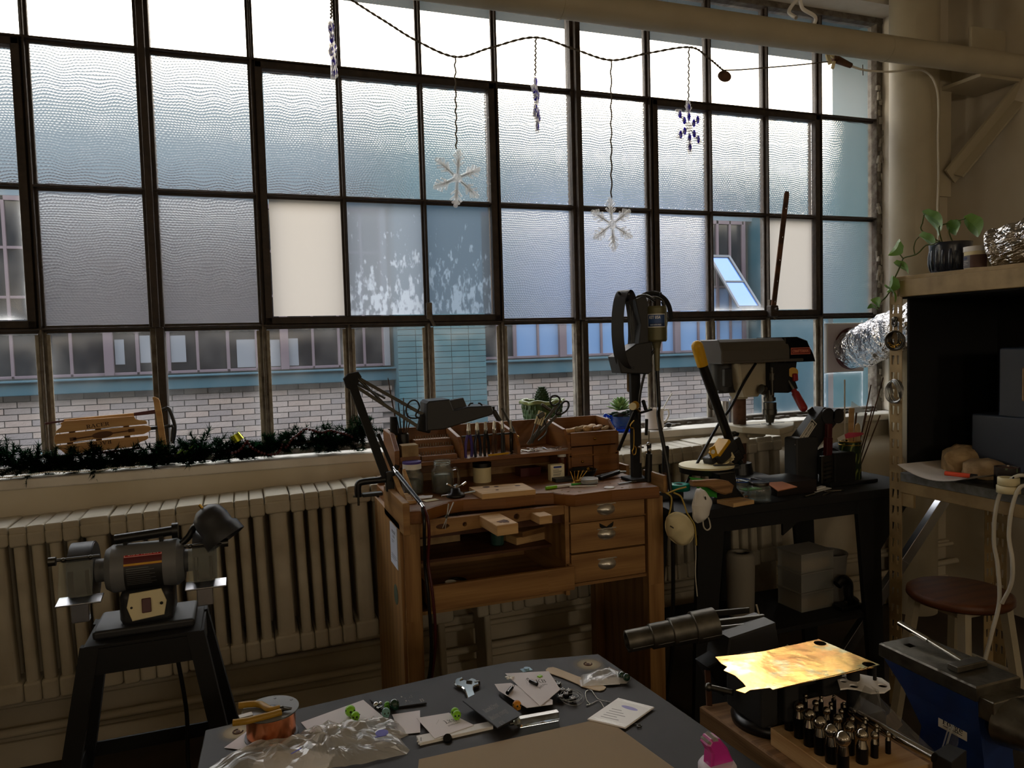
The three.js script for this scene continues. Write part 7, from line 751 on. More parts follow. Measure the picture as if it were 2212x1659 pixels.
  const bag = (n, l, c, pts, y, h, seed, m) => { const xs = pts.map((p) => p[0]), zs = pts.map((p) => p[1]); const x0 = Math.min(...xs), x1 = Math.max(...xs), z0 = Math.min(...zs), z1 = Math.max(...zs); const inside = (x, z) => { let r = false; for (let i = 0, j = pts.length - 1; i < pts.length; j = i++) if ((pts[i][1] > z) !== (pts[j][1] > z) && x < (pts[j][0] - pts[i][0]) * (z - pts[i][1]) / (pts[j][1] - pts[i][1]) + pts[i][0]) r = !r; return r; }; // crumpled film over its outline: fan of rings shrunk towards the middle
    const cx = xs.reduce((a, b) => a + b) / xs.length, cz = zs.reduce((a, b) => a + b) / zs.length; const dense = []; for (let i = 0; i < pts.length; i++) { const a = pts[i], b = pts[(i + 1) % pts.length]; for (let k = 0; k < 8; k++) dense.push([a[0] + (b[0] - a[0]) * k / 8, a[1] + (b[1] - a[1]) * k / 8]); } const R2 = 14, n2 = dense.length, P = []; for (let r = 0; r <= R2; r++) for (let i = 0; i < n2; i++) { const k = r / R2, x = cx + (dense[i][0] - cx) * k, z = cz + (dense[i][1] - cz) * k, e = 1 - Math.pow(k, 3); const w = vn(x * 40 + 50, z * 60 + 50, 4096, seed), w2 = Math.abs(vn(x * 90 + 70, z * 25 + 90, 4096, seed + 2) - 0.5) * 2; P.push([x, y + 0.001 + e * h * (0.35 + 0.65 * w) + h * 0.35 * w2 * (0.2 + 0.8 * e) + (r === R2 ? 0 : 0.001), z]); } const pos = []; for (let r = 0; r < R2; r++) for (let i = 0; i < n2; i++) { const a = r * n2 + i, b = r * n2 + (i + 1) % n2, c2 = a + n2, d2 = b + n2; for (const q of [a, b, c2, b, d2, c2]) pos.push(...P[q]); } const g = new THREE.BufferGeometry(); g.setAttribute('position', new THREE.Float32BufferAttribute(pos, 3)); g.computeVertexNormals(); const t = thing(n, l, c, [cx, y, cz]); pw('film', N(g), m, t); return t; };
  const film = PH({ color: 0xf4f2ee, roughness: 0.2, transmission: 0.66, thickness: 0, specularIntensity: 2.2, side: THREE.DoubleSide });
  const b1 = bag('plastic_bag', 'big crumpled clear plastic bag with blue print at the near left of the table', 'bag', [...[[-.0924,1.8819],[-.0524,1.8425],[.0014,1.8437],[.027,1.8623],[.0876,1.8187],[.1894,1.8181],[.2418,1.8314],[.2562,1.8554],[.2675,1.9115],[.2494,1.9202],[.2584,1.9634],[.25,1.9751],[.1659,1.9766],[.1118,1.9672],[.0572,1.9765],[-.0803,1.9293]]], TT, 0.035, 81, film);
  const pr = ST(0x5a58b0, 0.6); pw('print', [put(cy(0.012, 0.012, 0.0006, null, null, 16), [.2094,.79,1.9552]), bx(0.02, 0.0006, 0.004, [.2053,.789,1.9637]), bx(0.022, 0.0006, 0.003, [.0581,.782,1.9419], [0, 0.6, 0])], pr, b1, 'blue print');
  flat('folded_paper', 'cream folded paper under the crumpled plastic bag', 'paper', [[.0009,1.8658],[.0781,1.8906],[.1253,1.9294],[.1081,1.9684],[.0234,1.9515],[-.0198,1.915]], 0.7535, M.paper);
  const b2 = bag('small_packet', 'small clear packet holding green beads at the right edge of the table', 'packet', [[.677,1.8165],[.756,1.8054],[.7733,1.8455],[.7726,1.8735],[.7523,1.8892],[.7055,1.8751],[.6577,1.8634]], TT + 0.002, 0.014, 87, film); const gb = PH({ color: 0x16382a, roughness: 0.2, clearcoat: 0.6 }); pw('bead', sp(0.0085, [.7525,.762,1.8679]), gb, b2); pw('bead', sp(0.0085, [.7575,.762,1.8798]), gb, b2); pw('slip', slab([[.6655,1.835],[.75,1.856],[.7375,1.8875],[.6548,1.8637]], 0.754, 0.0005), M.paper, b2);
  const pk = cv(256, 200, (g, w, h) => { g.fillStyle = '#d9d5d0'; g.fillRect(0, 0, w, h); g.strokeStyle = '#f2f0ec'; for (let i = 0; i < 40; i++) { g.beginPath(); g.moveTo((i * 37) % 256, 0); g.lineTo((i * 53 + 40) % 256, 20); g.stroke(); g.beginPath(); g.moveTo((i * 41) % 256, 180); g.lineTo((i * 59 + 20) % 256, 200); g.stroke(); } g.fillStyle = '#8a84b8'; g.beginPath(); g.ellipse(140, 56, 60, 12, 0.05, 0, 7); g.fill(); g.fillStyle = '#777470'; for (let i = 0; i < 5; i++) g.fillRect(50, 90 + i * 18, 70 + (i * 31) % 70, 4); });
  const fo = [[.7027,1.9446],[.7502,2.0064],[.6595,2.0539],[.6078,1.9967]]; const ft = thing('foil_packet', 'silver-edged printed paper packet at the right front of the table', 'packet', [fo[0][0], TT, fo[0][1]]); pw('packet', slab(fo, 0.7555, 0.0035, 0.0012), M.paper, ft); { const g = new THREE.BufferGeometry(), f = (i) => [fo[i][0], 0.7558, fo[i][1]]; g.setAttribute('position', new THREE.Float32BufferAttribute([...f(0), ...f(3), ...f(2), ...f(0), ...f(2), ...f(1)], 3)); g.setAttribute('uv', new THREE.Float32BufferAttribute([0, 1, 0, 0, 1, 0, 0, 1, 1, 0, 1, 1], 2)); g.computeVertexNormals(); pw('print', N(g), ST(0xffffff, 0.45, 0.2, { map: pk }), ft); }
  // beads, charms and tools
  const lime = [M.lime, ST(0x5aa01c, 0.35)], dots = ST(0x20300c, 0.5);
  const skull = (l, p, r, m, ry) => { const t = thing('skull_bead', l, 'bead', p, ry); part('bead', [sp(r, [0, r, 0], [1, 1.05, 1], 18), bx(r * 1.1, r * 0.7, r * 0.8, [0, r * 0.45, r * 0.45], null, r * 0.2)], m, t); part('sockets', [sp(r * 0.24, [-r * 0.38, r * 1.15, r * 0.86], null, 8), sp(r * 0.24, [r * 0.38, r * 1.15, r * 0.86], null, 8), sp(r * 0.13, [0, r * 0.78, r * 0.95], null, 6), sp(r * 0.2, [r * 0.9, r * 1.2, -r * 0.1], null, 6), sp(r * 0.2, [-r * 0.85, r * 1.3, 0], null, 6)], dots, t); };
  skull('larger lime green skull bead on the long white card at the left', [.1725,.753,1.7937], 0.0105, lime[0], 0.4); skull('smaller lime green skull bead touching the larger one on the long white card', [.1795,.753,1.8167], 0.0088, lime[0], -0.2); skull('upper lime green skull bead on the printed card in the middle', [.3663,.758,1.8887], 0.0085, lime[0], 0.6); skull('lower lime green skull bead on the printed card in the middle', [.3668,.758,1.9008], 0.0085, lime[0], -0.2); skull('green and white striped bead beside the oblong slate tag', [.2608,.753,1.8024], 0.0105, gb, 0.3); skull('small light green bead left of the striped bead', [.2482,.753,1.7929], 0.007, lime[1], 0.2); skull('pale aqua glass bead on the white card near the striped bead', [.2392,.753,1.8262], 0.009, PH({ color: 0xa8dcd4, roughness: 0.1, transmission: 0.6, thickness: 0 }), 0); skull('orange and yellow bead under the edge of the slate tag', [.4917,.756,1.9074], 0.009, ST(0xd8902a, 0.35), 0.2);
  const dice = ST(0x14161c, 0.3), cap = M.chrome; let dn = 0; for (const [x, y, l] of [[1195, 1472, 'farthest black and silver studded cube bead right of the card pile'], [1206, 1481, 'second cube bead right of the card pile'], [1214, 1494, 'third cube bead, beside the card corner'], [1228, 1489, 'tall cube bead at the right of the bead cluster'], [1212, 1507, 'cube bead at the left front of the bead cluster'], [1236, 1512, 'nearest cube bead at the right front of the bead cluster'], [1224, 1503, 'cube bead in the middle of the bead cluster']]) { const P = ((a) => a)([[1195, [.6056,.75,1.8274]], [1206, [.6097,.75,1.8457]], [1214, [.606,.75,1.874]], [1228, [.6178,.75,1.8836]], [1212, [.591,.75,1.9008]], [1236, [.6115,.75,1.9161]], [1224, [.6065,.75,1.8943]]].find((q) => q[0] === x)[1]); const t = thing('cube_bead', l, 'bead', P, dn * 0.7, 'studded cube beads'); dn++; part('cube', bx(0.012, 0.012, 0.012, [0, 0.006, 0], null, 0.002), dice, t); part('studs', [[0, 0.0122, 0], [0.0035, 0.0122, 0.0035], [-0.0035, 0.0122, 0.0035], [0.0035, 0.0122, -0.0035], [-0.0035, 0.0122, -0.0035], [0, 0.006, 0.0062], [0.003, 0.009, 0.0062], [-0.003, 0.003, 0.0062]].map((q) => sp(0.0016, q, null, 6)), cap, t); }
  const charm = (l, a, b) => { const t = thing('charm', l, 'charm', a); pw('bead', rod(a, b, 0.0042, 0.0042, 10), M.blackG, t); const d = new V3(...a).sub(new V3(...b)).normalize(); pw('hook', tb([a, [a[0] + d.x * 0.006, a[1] + 0.004, a[2] + d.z * 0.006], [a[0] + d.x * 0.012, a[1] + 0.002, a[2] + d.z * 0.012 + 0.003], [a[0] + d.x * 0.007, a[1], a[2] + d.z * 0.007 + 0.004]], 0.0008, 16, false, 5), M.steel, t); };
  charm('black charm with a wire hook on top of the uppermost card', [.5505,.771,1.8307], [.5586,.771,1.8507]); charm('black charm lying at the left edge of the card pile', [.5057,.769,1.8396], [.4883,.769,1.8592]);
  solo('flower_charm', [0, 1, 2, 3, 4].map((i) => put(sp(1, null, [0.005, 0.002, 0.0035], 8), [0.006 * Math.cos(i * 1.256), 0.002, 0.006 * Math.sin(i * 1.256)], [0, -i * 1.256, 0])), M.white, 'white and green flower charm at the far edge of the card pile', 'charm', [.5181,.766,1.7905]);
  solo('green_chip', bx(0.01, 0.003, 0.008, [0, 0.0015, 0], [0, 0.5, 0], 0.001), M.lime, 'little light green chip on the far right of the uppermost card', 'chip', [.5812,.766,1.8105]);
  solo('sticker_roll', [bx(0.024, 0.001, 0.018, [0, 0.0005, 0], [0, 0.1, 0]), cy(0.006, 0.006, 0.004, [0, 0.003, 0])], ST(0x9fc4dc, 0.5), 'pale blue sticker with a dark disc behind the card pile', 'sticker', [.5789,.75,1.7332]);
  const ps = (l, p) => { const t = thing('pearl_stud', l, 'earring', p); part('flower', [0, 1, 2].map((i) => sp(1, [0.005 * Math.cos(i * 2.1), 0.004, 0.005 * Math.sin(i * 2.1)], [0.005, 0.002, 0.004], 8)), M.white, t); part('post', cy(0.0007, 0.0007, 0.01, [0, 0.008, 0], null, 6), M.steel, t); };
  ps('white petal stud earring lying right of the plastic bag', [.2831,.75,1.9494]);
  solo('black_button', cy(0.008, 0.009, 0.008, [0, 0.004, 0], [0.5, 0, 0.3]), M.black, 'small black button under the front edge of the printed card', 'button', [.3318,.751,1.9596]);
  // crystal point
  const cr = thing('crystal_point', 'long clear pale green crystal point lying in front of the slate tag', 'crystal', [.5139,.76,1.9733]); { const a = new V3(...[.4754,.76,1.9646]), b = new V3(...[.5551,.76,1.9693]), g = new THREE.CylinderGeometry(0.0105, 0.0105, a.distanceTo(b), 6), d = b.clone().sub(a).normalize(); const q = new THREE.Quaternion().setFromUnitVectors(new V3(0, 1, 0), d); g.applyQuaternion(q); g.translate((a.x + b.x) / 2, 0.7605, (a.z + b.z) / 2); const g2 = new THREE.CylinderGeometry(0.0008, 0.0105, 0.016, 6); g2.applyQuaternion(new THREE.Quaternion().setFromUnitVectors(new V3(0, 1, 0), d.clone().negate())); const e = a.clone().addScaledVector(d, -0.008); g2.translate(e.x, 0.7605, e.z); pw('crystal', [N(g), N(g2)].map((k) => { k.computeVertexNormals(); return k; }), PH({ color: 0xeef2e6, roughness: 0.06, transmission: 1, thickness: 0.02, ior: 1.54 }), cr); pw('cap', rod([a.x - d.x * 0.02, 0.7605, a.z - d.z * 0.02], [a.x - d.x * 0.012, 0.7605, a.z - d.z * 0.012], 0.004), M.steelD, cr); }
  const wl = thing('fishing_line', 'loose coil of clear nylon line right of the crystal', 'line', [.5991,.752,1.9611]); pw('line', [0, 1, 2, 3, 4].map((i) => tor(0.017 + 0.002 * i, 0.0005, null, [PI / 2 + 0.25 * Math.sin(i * 2), 0, 0.2 * Math.cos(i * 3)], PI * 2, 40)).map((g, i) => put(g, [0.612 + 0.004 * Math.sin(i * 2.2), 0.758, 1.905 + 0.003 * Math.cos(i * 1.7)])), M.plastic, wl);
  const ch = thing('silver_chain', 'thin silver chain looping on the table right of the cube beads', 'chain', [.6556,.751,1.9087]); { const c = curve([[.6819,.752,1.9478],[.6664,.752,1.9302],[.6666,.752,1.9079],[.6691,.752,1.886],[.6588,.752,1.8844],[.6485,.752,1.9001],[.6407,.752,1.9247],[.6397,.752,1.9405],[.632,.752,1.9399],[.6464,.752,1.938],[.6597,.752,1.9328],[.6641,.752,1.9402],[.6596,.752,1.965]]); const k = Math.floor(c.getLength() / 0.0028), gs = []; for (let i = 0; i <= k; i++) { const p = c.getPointAt(i / k); gs.push(sp(0.0013, [p.x, p.y, p.z], null, 5)); } pw('chain', gs, M.steelB, ch).userData.kind = 'stuff'; }
  const cp = thing('lobster_clasp', 'little steel clasp lying at the corner of the foil packet', 'clasp', [.6899,.752,2.0525]); pw('clasp', [tor(0.004, 0.0012, [.6889,.753,2.056], [PI / 2, 0, 0]), rod([.6842,.753,2.0446], [.6874,.753,2.0516], 0.0012)], M.steelD, cp);
  // adjustable wrench
  const wr = thing('adjustable_wrench', 'chrome adjustable wrench lying at the far edge of the table', 'wrench', [.4234,.755,1.7838]); const wrP = [[.4082,1.7408],[.4145,1.733],[.4262,1.7299],[.4258,1.736],[.4174,1.7417],[.4167,1.7488],[.4269,1.7458],[.4297,1.7501],[.4368,1.7489],[.445,1.7443],[.4505,1.7529],[.4519,1.7701],[.4497,1.7771],[.443,1.7772],[.4358,1.7831],[.4314,1.796],[.4284,1.8178],[.4264,1.831],[.412,1.8277],[.416,1.801],[.4171,1.7839],[.4147,1.774],[.4064,1.7614],[.4052,1.7518]]; pw('body', slab(wrP, 0.76, 0.009, 0.002), M.steelB, wr); pw('worm', [rod([.429,.7605,1.7586], [.4396,.7605,1.7656], 0.004, 0.004, 10), bx(0.014, 0.01, 0.008, [.4504,.756,1.7646], [0, 0.3, 0], 0.002)], M.steelD, wr);
  // copper wire spool with pliers
  const s = thing('wire_spool', 'spool of copper wire with grey flanges at the left of the table', 'spool', [.0197,.7525,1.8073]); const R1 = 0.05, H1 = 0.05; part('flange', lat([[0.012, 0], [R1, 0], [R1, 0.003], [0.012, 0.003]], null, null, 48), M.greyD, s); part('flange', lat([[0.012, H1], [R1 + 0.003, H1], [R1 + 0.003, H1 + 0.003], [0.012, H1 + 0.003], [0.012, H1]], null, null, 48), ST(0x8a8d90, 0.55), s);
  const wp = [[0.012, 0.003]]; for (let i = 0; i <= 44; i++) wp.push([R1 * 0.9 + (i & 1 ? 0.0007 : 0), 0.003 + (H1 - 0.003) * i / 44]); wp.push([0.012, H1]); part('wire', lat(wp, null, null, 48), M.copper, s, 'wound copper wire'); part('hub', cy(0.014, 0.014, H1 + 0.004, [0, H1 / 2 + 0.001, 0]), M.black, s); part('hole', [cy(0.003, 0.003, 0.0006, [0.01, H1 + 0.0034, -0.04]), cy(0.003, 0.003, 0.0006, [0.04, H1 + 0.0034, -0.02])], M.black, s);
  const pl2 = thing('pliers', 'small pliers with mustard yellow grips lying on top of the copper spool', 'pliers', [.0327,.809,1.8211]); const gy = ST(0xa8801c, 0.5);
  pw('grip', tb([...[[.0367,.813,1.8306],[.0196,.813,1.8299],[.0012,.813,1.7998],[-.0198,.813,1.7899],[-.0379,.813,1.7876]]], 0.0065, 40), gy, pl2); pw('grip', tb([...[[.038,.812,1.8444],[.0189,.812,1.8492],[-.0036,.812,1.8523],[-.0258,.812,1.8554],[-.0477,.812,1.8523]]], 0.0065, 40), gy, pl2); pw('jaw', [rod([.0366,.812,1.8331], [.0426,.812,1.8317], 0.0065, 0.006, 12), rod([.0426,.812,1.8317], [.0585,.812,1.8366], 0.0045, 0.001, 8), rod([.0424,.812,1.8355], [.0573,.812,1.8419], 0.004, 0.001, 8)], M.steelD, pl2);
  solo('paper_tag', bx(0.024, 0.002, 0.014, [0, 0, 0], [0, 0.2, 0]), M.white, 'small white tag lying between the yellow grips on the spool', 'tag', [-.0254,.8075,1.8221]);
  const lo = thing('jewel_holder', 'small chrome and white jewel findings beside the striped bead', 'finding', [.2313,.753,1.7686]); pw('finding', [sp(0.006, [.2277,.756,1.7735], null, 10), bx(0.012, 0.005, 0.008, [.2334,.754,1.7845], [0, 0.5, 0], 0.001), sp(0.004, [.2377,.756,1.7714], null, 8)], M.chrome, lo);
  // pink capped bottle at the bottom edge
  const pb = thing('glue_bottle', 'white bottle with a translucent pink pointed cap at the bottom edge of the picture', 'bottle', [.7203,.75,2.2634]); part('body', lat([[0, 0], [0.03, 0], [0.032, 0.006], [0.032, 0.03], [0.028, 0.036], [0, 0.037]]), ST(0xd8d0dc, 0.4), pb); part('cap', put(ext([[-0.016, 0], [0.02, 0], [0.01, 0.02], [-0.004, 0.038], [-0.018, 0.04], [-0.022, 0.034], [-0.014, 0.02]], 0.02, 0.004), [0, 0.04, -0.01]), PH({ color: 0xd83ca8, roughness: 0.2, transmission: 0.4, thickness: 0 }), pb); part('cap_top', put(ext([[-0.004, 0.036], [-0.012, 0.041], [-0.022, 0.036], [-0.02, 0.03], [-0.008, 0.032]], 0.02, 0.003), [0, 0.042, -0.01]), M.milky, pb);
}
// ---------- timber stump with vise, brass sheet and dapping set ----------
const TB = 0.7;
{
  const t = thing('timber_block', 'heavy rough-grained timber block carrying the small vise and the dapping set', 'timber block', [1.05, 0, 2.25]);
  pw('block', slab([[0.905, 1.948], [1.2, 1.975], [1.21, 2.6], [0.925, 2.6], [0.92, 2.2]], TB, 0.1, 0.004), M.pine, t);
  pw('leg', [bb(0.93, 1.0, 0, 0.6, 1.98, 2.05, 0.004)], M.woodDark, t); pw('leg', bb(1.12, 1.19, 0, 0.6, 2.0, 2.07, 0.004), M.woodDark, t); pw('leg', bb(0.94, 1.0, 0, 0.6, 2.5, 2.57, 0.004), M.woodDark, t); pw('leg', bb(1.12, 1.19, 0, 0.6, 2.5, 2.57, 0.004), M.woodDark, t);
  const v = thing('bench_vise', 'small black swivel-base vise on the timber block under the brass sheet', 'vise', [1.0, TB, 2.06]);
  pw('base', [put(lat([[0, 0], [0.075, 0], [0.077, 0.012], [0.07, 0.02], [0.066, 0.022], [0.066, 0.05], [0.06, 0.056], [0, 0.056]], null, null, 44), [0.995, TB, 2.055]), bb(0.98, 1.02, TB, TB + 0.03, 2.11, 2.15, 0.006)], M.black, v); pw('bolt', put(cy(0.012, 0.012, 0.012, null, null, 8), [0.998, TB + 0.034, 2.128]), M.steelD, v);
  pw('body', [bb(0.955, 1.12, TB + 0.05, 0.815, 2.02, 2.1, 0.01), bb(0.94, 0.975, 0.76, 0.846, 2.03, 2.17, 0.006), bb(0.885, 0.925, 0.76, 0.84, 2.06, 2.17, 0.006), bb(0.9, 1.1, 0.8, 0.835, 2.07, 2.13, 0.004), bb(1.05, 1.1, 0.78, 0.846, 2.06, 2.15, 0.006)], M.blackM, v);
  pw('handle', [rod([.8482,.8,2.0557], [.8774,.8,2.0939], 0.006), sp(0.0085, [.8482,.8,2.0557])], M.steelD, v)
  const cs = thing('copper_strip', 'dull copper strip standing upright behind the vise', 'strip', [0.93, TB, 1.97]); pw('strip', [bar([.9145,.7035,1.96], [.9315,.767,1.93], 0.014, 0.003, [0, 0, 1])], M.rust, cs);
  const bs = thing('brass_sheet', 'bright torn-edged brass sheet with punched holes lying on the vise', 'sheet metal', [1.0, 0.85, 2.12]);
  const o = [[.8742,2.0419],[.933,2.0534],[.9779,2.0587],[.9987,2.0581],[1.0343,2.0564],[1.0641,2.0569],[1.1253,2.0546],[1.133,2.1268],[1.1431,2.199],[1.09,2.2003],[1.0282,2.203],[.953,2.2017],[.8858,2.2013],[.886,2.1936],[.8476,2.1864],[.8308,2.1928],[.8231,2.177],[.8492,2.1727],[.8541,2.157],[.8589,2.1263],[.8523,2.1],[.8683,2.0895],[.8665,2.0731]];
  const hl = [circ(0, 0, 1)].length && [[[1.1127,2.0723]][0], [[1.1249,2.1902]][0], [[1.0964,2.1983]][0], [[1.1088,2.1994]][0]].map(([x, z], i) => circ(x, z, [0.0125, 0.0125, 0.0032, 0.0032][i], undefined, 20));
  const brass = tiled(ST(0xffffff, 0.24, 1, { map: tex(256, (u, v2) => { const a = fbm(u, v2, 4, 5, 501), b = fbm(u, v2, 7, 4, 507); return mix(mix(hx(0xe8b65a), hx(0xd89a4e), Math.min(1, Math.max(0, (a - 0.42) * 4))), hx(0xb8b894), Math.min(1, Math.max(0, (b - 0.55) * 6)) * 0.8); }), roughnessMap: tex(256, (u, v2) => 0.5 + 0.5 * fbm(u, v2, 6, 5, 511), false), bumpMap: bump2, bumpScale: 0.0008 }), 0.25);
  pw('sheet', slab(o, 0.852, 0.0012, 0, hl), brass, bs);
}
{ // dapping block and punches
  const b = thing('dapping_block', 'pale beech block drilled to hold rows of steel dapping punches', 'block', [1.02, TB, 2.24]); pw('block', bb(0.937, 1.112, TB, 0.735, 2.13, 2.34, 0.002), M.pale, b);
  const polished = ST(0xb4aea4, 0.14, 1), dark = ST(0x17161a, 0.32, 0.6);
  const P = (x, z, y, r, l) => { const t = thing('dapping_punch', l, 'punch', [x, 0.735, z], 0, 'dapping punches'); const h = y - 0.735, rb = Math.max(0.0048, Math.min(0.0105, r * 0.95)); part('shank', lat([[0, -0.02], [rb, -0.02], [rb, h - r * 2.1], [rb * 0.98, h - r * 2.05], [rb * 0.98, h - r * 2.0]], null, null, 22), dark, t); part('neck', lat([[rb * 0.98, h - r * 2.05], [r * 0.62, h - r * 0.95], [r * 0.55, h - r * 0.7]], null, null, 22), polished, t); part('ball', sp(r, [0, h, 0], null, 24), polished, t); };
  const ord = ['first', 'second', 'third', 'fourth', 'fifth', 'sixth'];
  [[0.0095, 0.795], [0.01, 0.794], [0.011, 0.793], [0.012, 0.793], [0.0125, 0.792], [0.0135, 0.793]].forEach(([r, y], i) => P(0.966 - i * 0.002, 2.15 + i * 0.0295, y, r, ord[i] + ' punch from the vise in the leftmost row of largest round punches'));
  [[0.005, 0.789], [0.0065, 0.788], [0.0075, 0.787], [0.0085, 0.786], [0.0095, 0.785], [0.011, 0.785]].forEach(([r, y], i) => P(1.012 - i * 0.001, 2.142 + i * 0.0295, y, r, ord[i] + ' punch from the vise in the second row of round punches from the left edge'));
  [[0.004, 0.78], [0.0045, 0.779], [0.005, 0.778], [0.0055, 0.777], [0.006, 0.776], [0.007, 0.775]].forEach(([r, y], i) => P(1.05 - i * 0.002, 2.143 + i * 0.0285, y, r, ord[i] + ' punch from the vise in the third row of small punches from the left edge'));
  [[0.003, 0.775], [0.0032, 0.774], [0.0035, 0.773], [0.004, 0.772], [0.0045, 0.771], [0.005, 0.77]].forEach(([r, y], i) => P(1.082 - i * 0.002, 2.143 + i * 0.0285, y, r, ord[i] + ' punch from the vise in the far right row of the thinnest punches'));
  const rd = thing('steel_bar', 'long polished round steel bar lying behind the dapping punches', 'bar', [1.0909,.76,2.2799]); pw('bar', rod([1.0828,.765,2.1868], [1.091,.765,2.3652], 0.009, 0.009, 20), M.steelB, rd);
  soloW('bar_support', [bb(1.1, 1.16, TB, 0.757, 2.14, 2.2, 0.003)], M.blackM, 'dark low block under the polished steel bar', 'block');
  const bxo = thing('black_box', 'matt black open-topped square box at the bottom edge near the steel bar', 'box', [1.1156,.74,2.3735]); { const o2 = [[1.1031,2.353],[1.1052,2.3864],[1.1591,2.3701],[1.1511,2.3423]]; pw('box', slab(o2, 0.765, 0.08, 0.001), M.blackM, bxo); }
  const dp = thing('hole_gauge', 'white plastic disc gauge with large round holes on a black post behind the punches', 'gauge', [1.17, 0.7, 2.17]); const gh = []; const gp = [[1.0916,2.1407],[1.1199,2.1376],[1.141,2.1446],[1.1561,2.1643],[1.1691,2.1786],[1.1641,2.202],[1.1511,2.2169],[1.1273,2.2248],[1.1013,2.2176],[1.0891,2.1943],[1.0763,2.1847],[1.061,2.1822]]; const hs = [[1655, 640, 0.0085], [1735, 618, 0.0068], [1655, 685, 0.0085], [1770, 740, 0.0105], [1790, 655, 0.006], [2090, 735, 0.011], [2025, 658, 0.003], [1820, 705, 0.003]];
  const HC = [[1.1037,2.146],[1.1233,2.1448],[1.0905,2.1596],[1.093,2.1837],[1.121,2.16],[1.1448,2.204],[1.1578,2.1772],[1.111,2.1769]]; pw('disc', slab(gp, 0.812, 0.003, 0, HC.map((c, i) => circ(c[0], c[1], hs[i][2] * 0.78, undefined, 16))), M.white, dp); pw('post', [put(cy(0.012, 0.014, 0.13, null, null, 16), [1.115, 0.765, 2.16]), put(cy(0.011, 0.011, 0.04, null, null, 16), [1.125, 0.825, 2.15]), put(cy(0.0035, 0.0035, 0.03, null, null, 8), [1.15, 0.825, 2.18])], M.blackM, dp);
  // clear zip bag leaning between gauge and anvil
  const zb = thing('zip_bag', 'clear zip-top plastic bag with a paper slip standing between the hole gauge and the anvil', 'bag', [1.16, 0.7, 2.25]); const zf = PH({ color: 0xe8e8e6, roughness: 0.18, transmission: 0.92, thickness: 0, specularIntensity: 1.5, side: THREE.DoubleSide });
  { const A = [[1.0994,.8215,2.2048],[1.0737,.7732,2.1983],[1.0866,.7237,2.2059],[1.1451,.6773,2.2298],[1.203,.6577,2.252],[1.2126,.6842,2.2539]], Bq = [[1.1095,.8212,2.2085],[1.1253,.7984,2.2155],[1.1573,.7618,2.2293],[1.1932,.7205,2.2447],[1.2374,.6746,2.2634],[1.2589,.7409,2.2673]]; const pos = []; const n = 8; const P2 = []; for (let i = 0; i < 6; i++) for (let j = 0; j <= n; j++) { const u = j / n; P2.push([A[i][0] + (Bq[i][0] - A[i][0]) * u + 0.012 * (vn(i * 1.7, j * 1.3, 64, 93) - 0.5) * (j % n ? 1 : 0), A[i][1] + (Bq[i][1] - A[i][1]) * u, A[i][2] + (Bq[i][2] - A[i][2]) * u + 0.03 * Math.sin(u * PI)]); } for (let i = 0; i < 5; i++) for (let j = 0; j < n; j++) { const a = i * (n + 1) + j, c = a + n + 1; for (const q of [a, c, a + 1, c, c + 1, a + 1]) pos.push(...P2[q]); } const g = new THREE.BufferGeometry(); g.setAttribute('position', new THREE.Float32BufferAttribute(pos, 3)); g.computeVertexNormals(); pw('film', N(g), zf, zb); }
  pw('seal', [rod([1.2294,.6936,2.27], [1.2467,.7454,2.2732], 0.002), rod([1.2246,.6982,2.268], [1.24,.7439,2.2709], 0.0012)], M.plastic, zb); pw('slip', ext([[2.1478,.7018],[2.1881,.7451],[2.2103,.7274],[2.1938,.7051],[2.1596,.6978]], 0.0006, 0).rotateY(-PI / 2).translate(1.19, 0, 0), M.leather, zb);
}
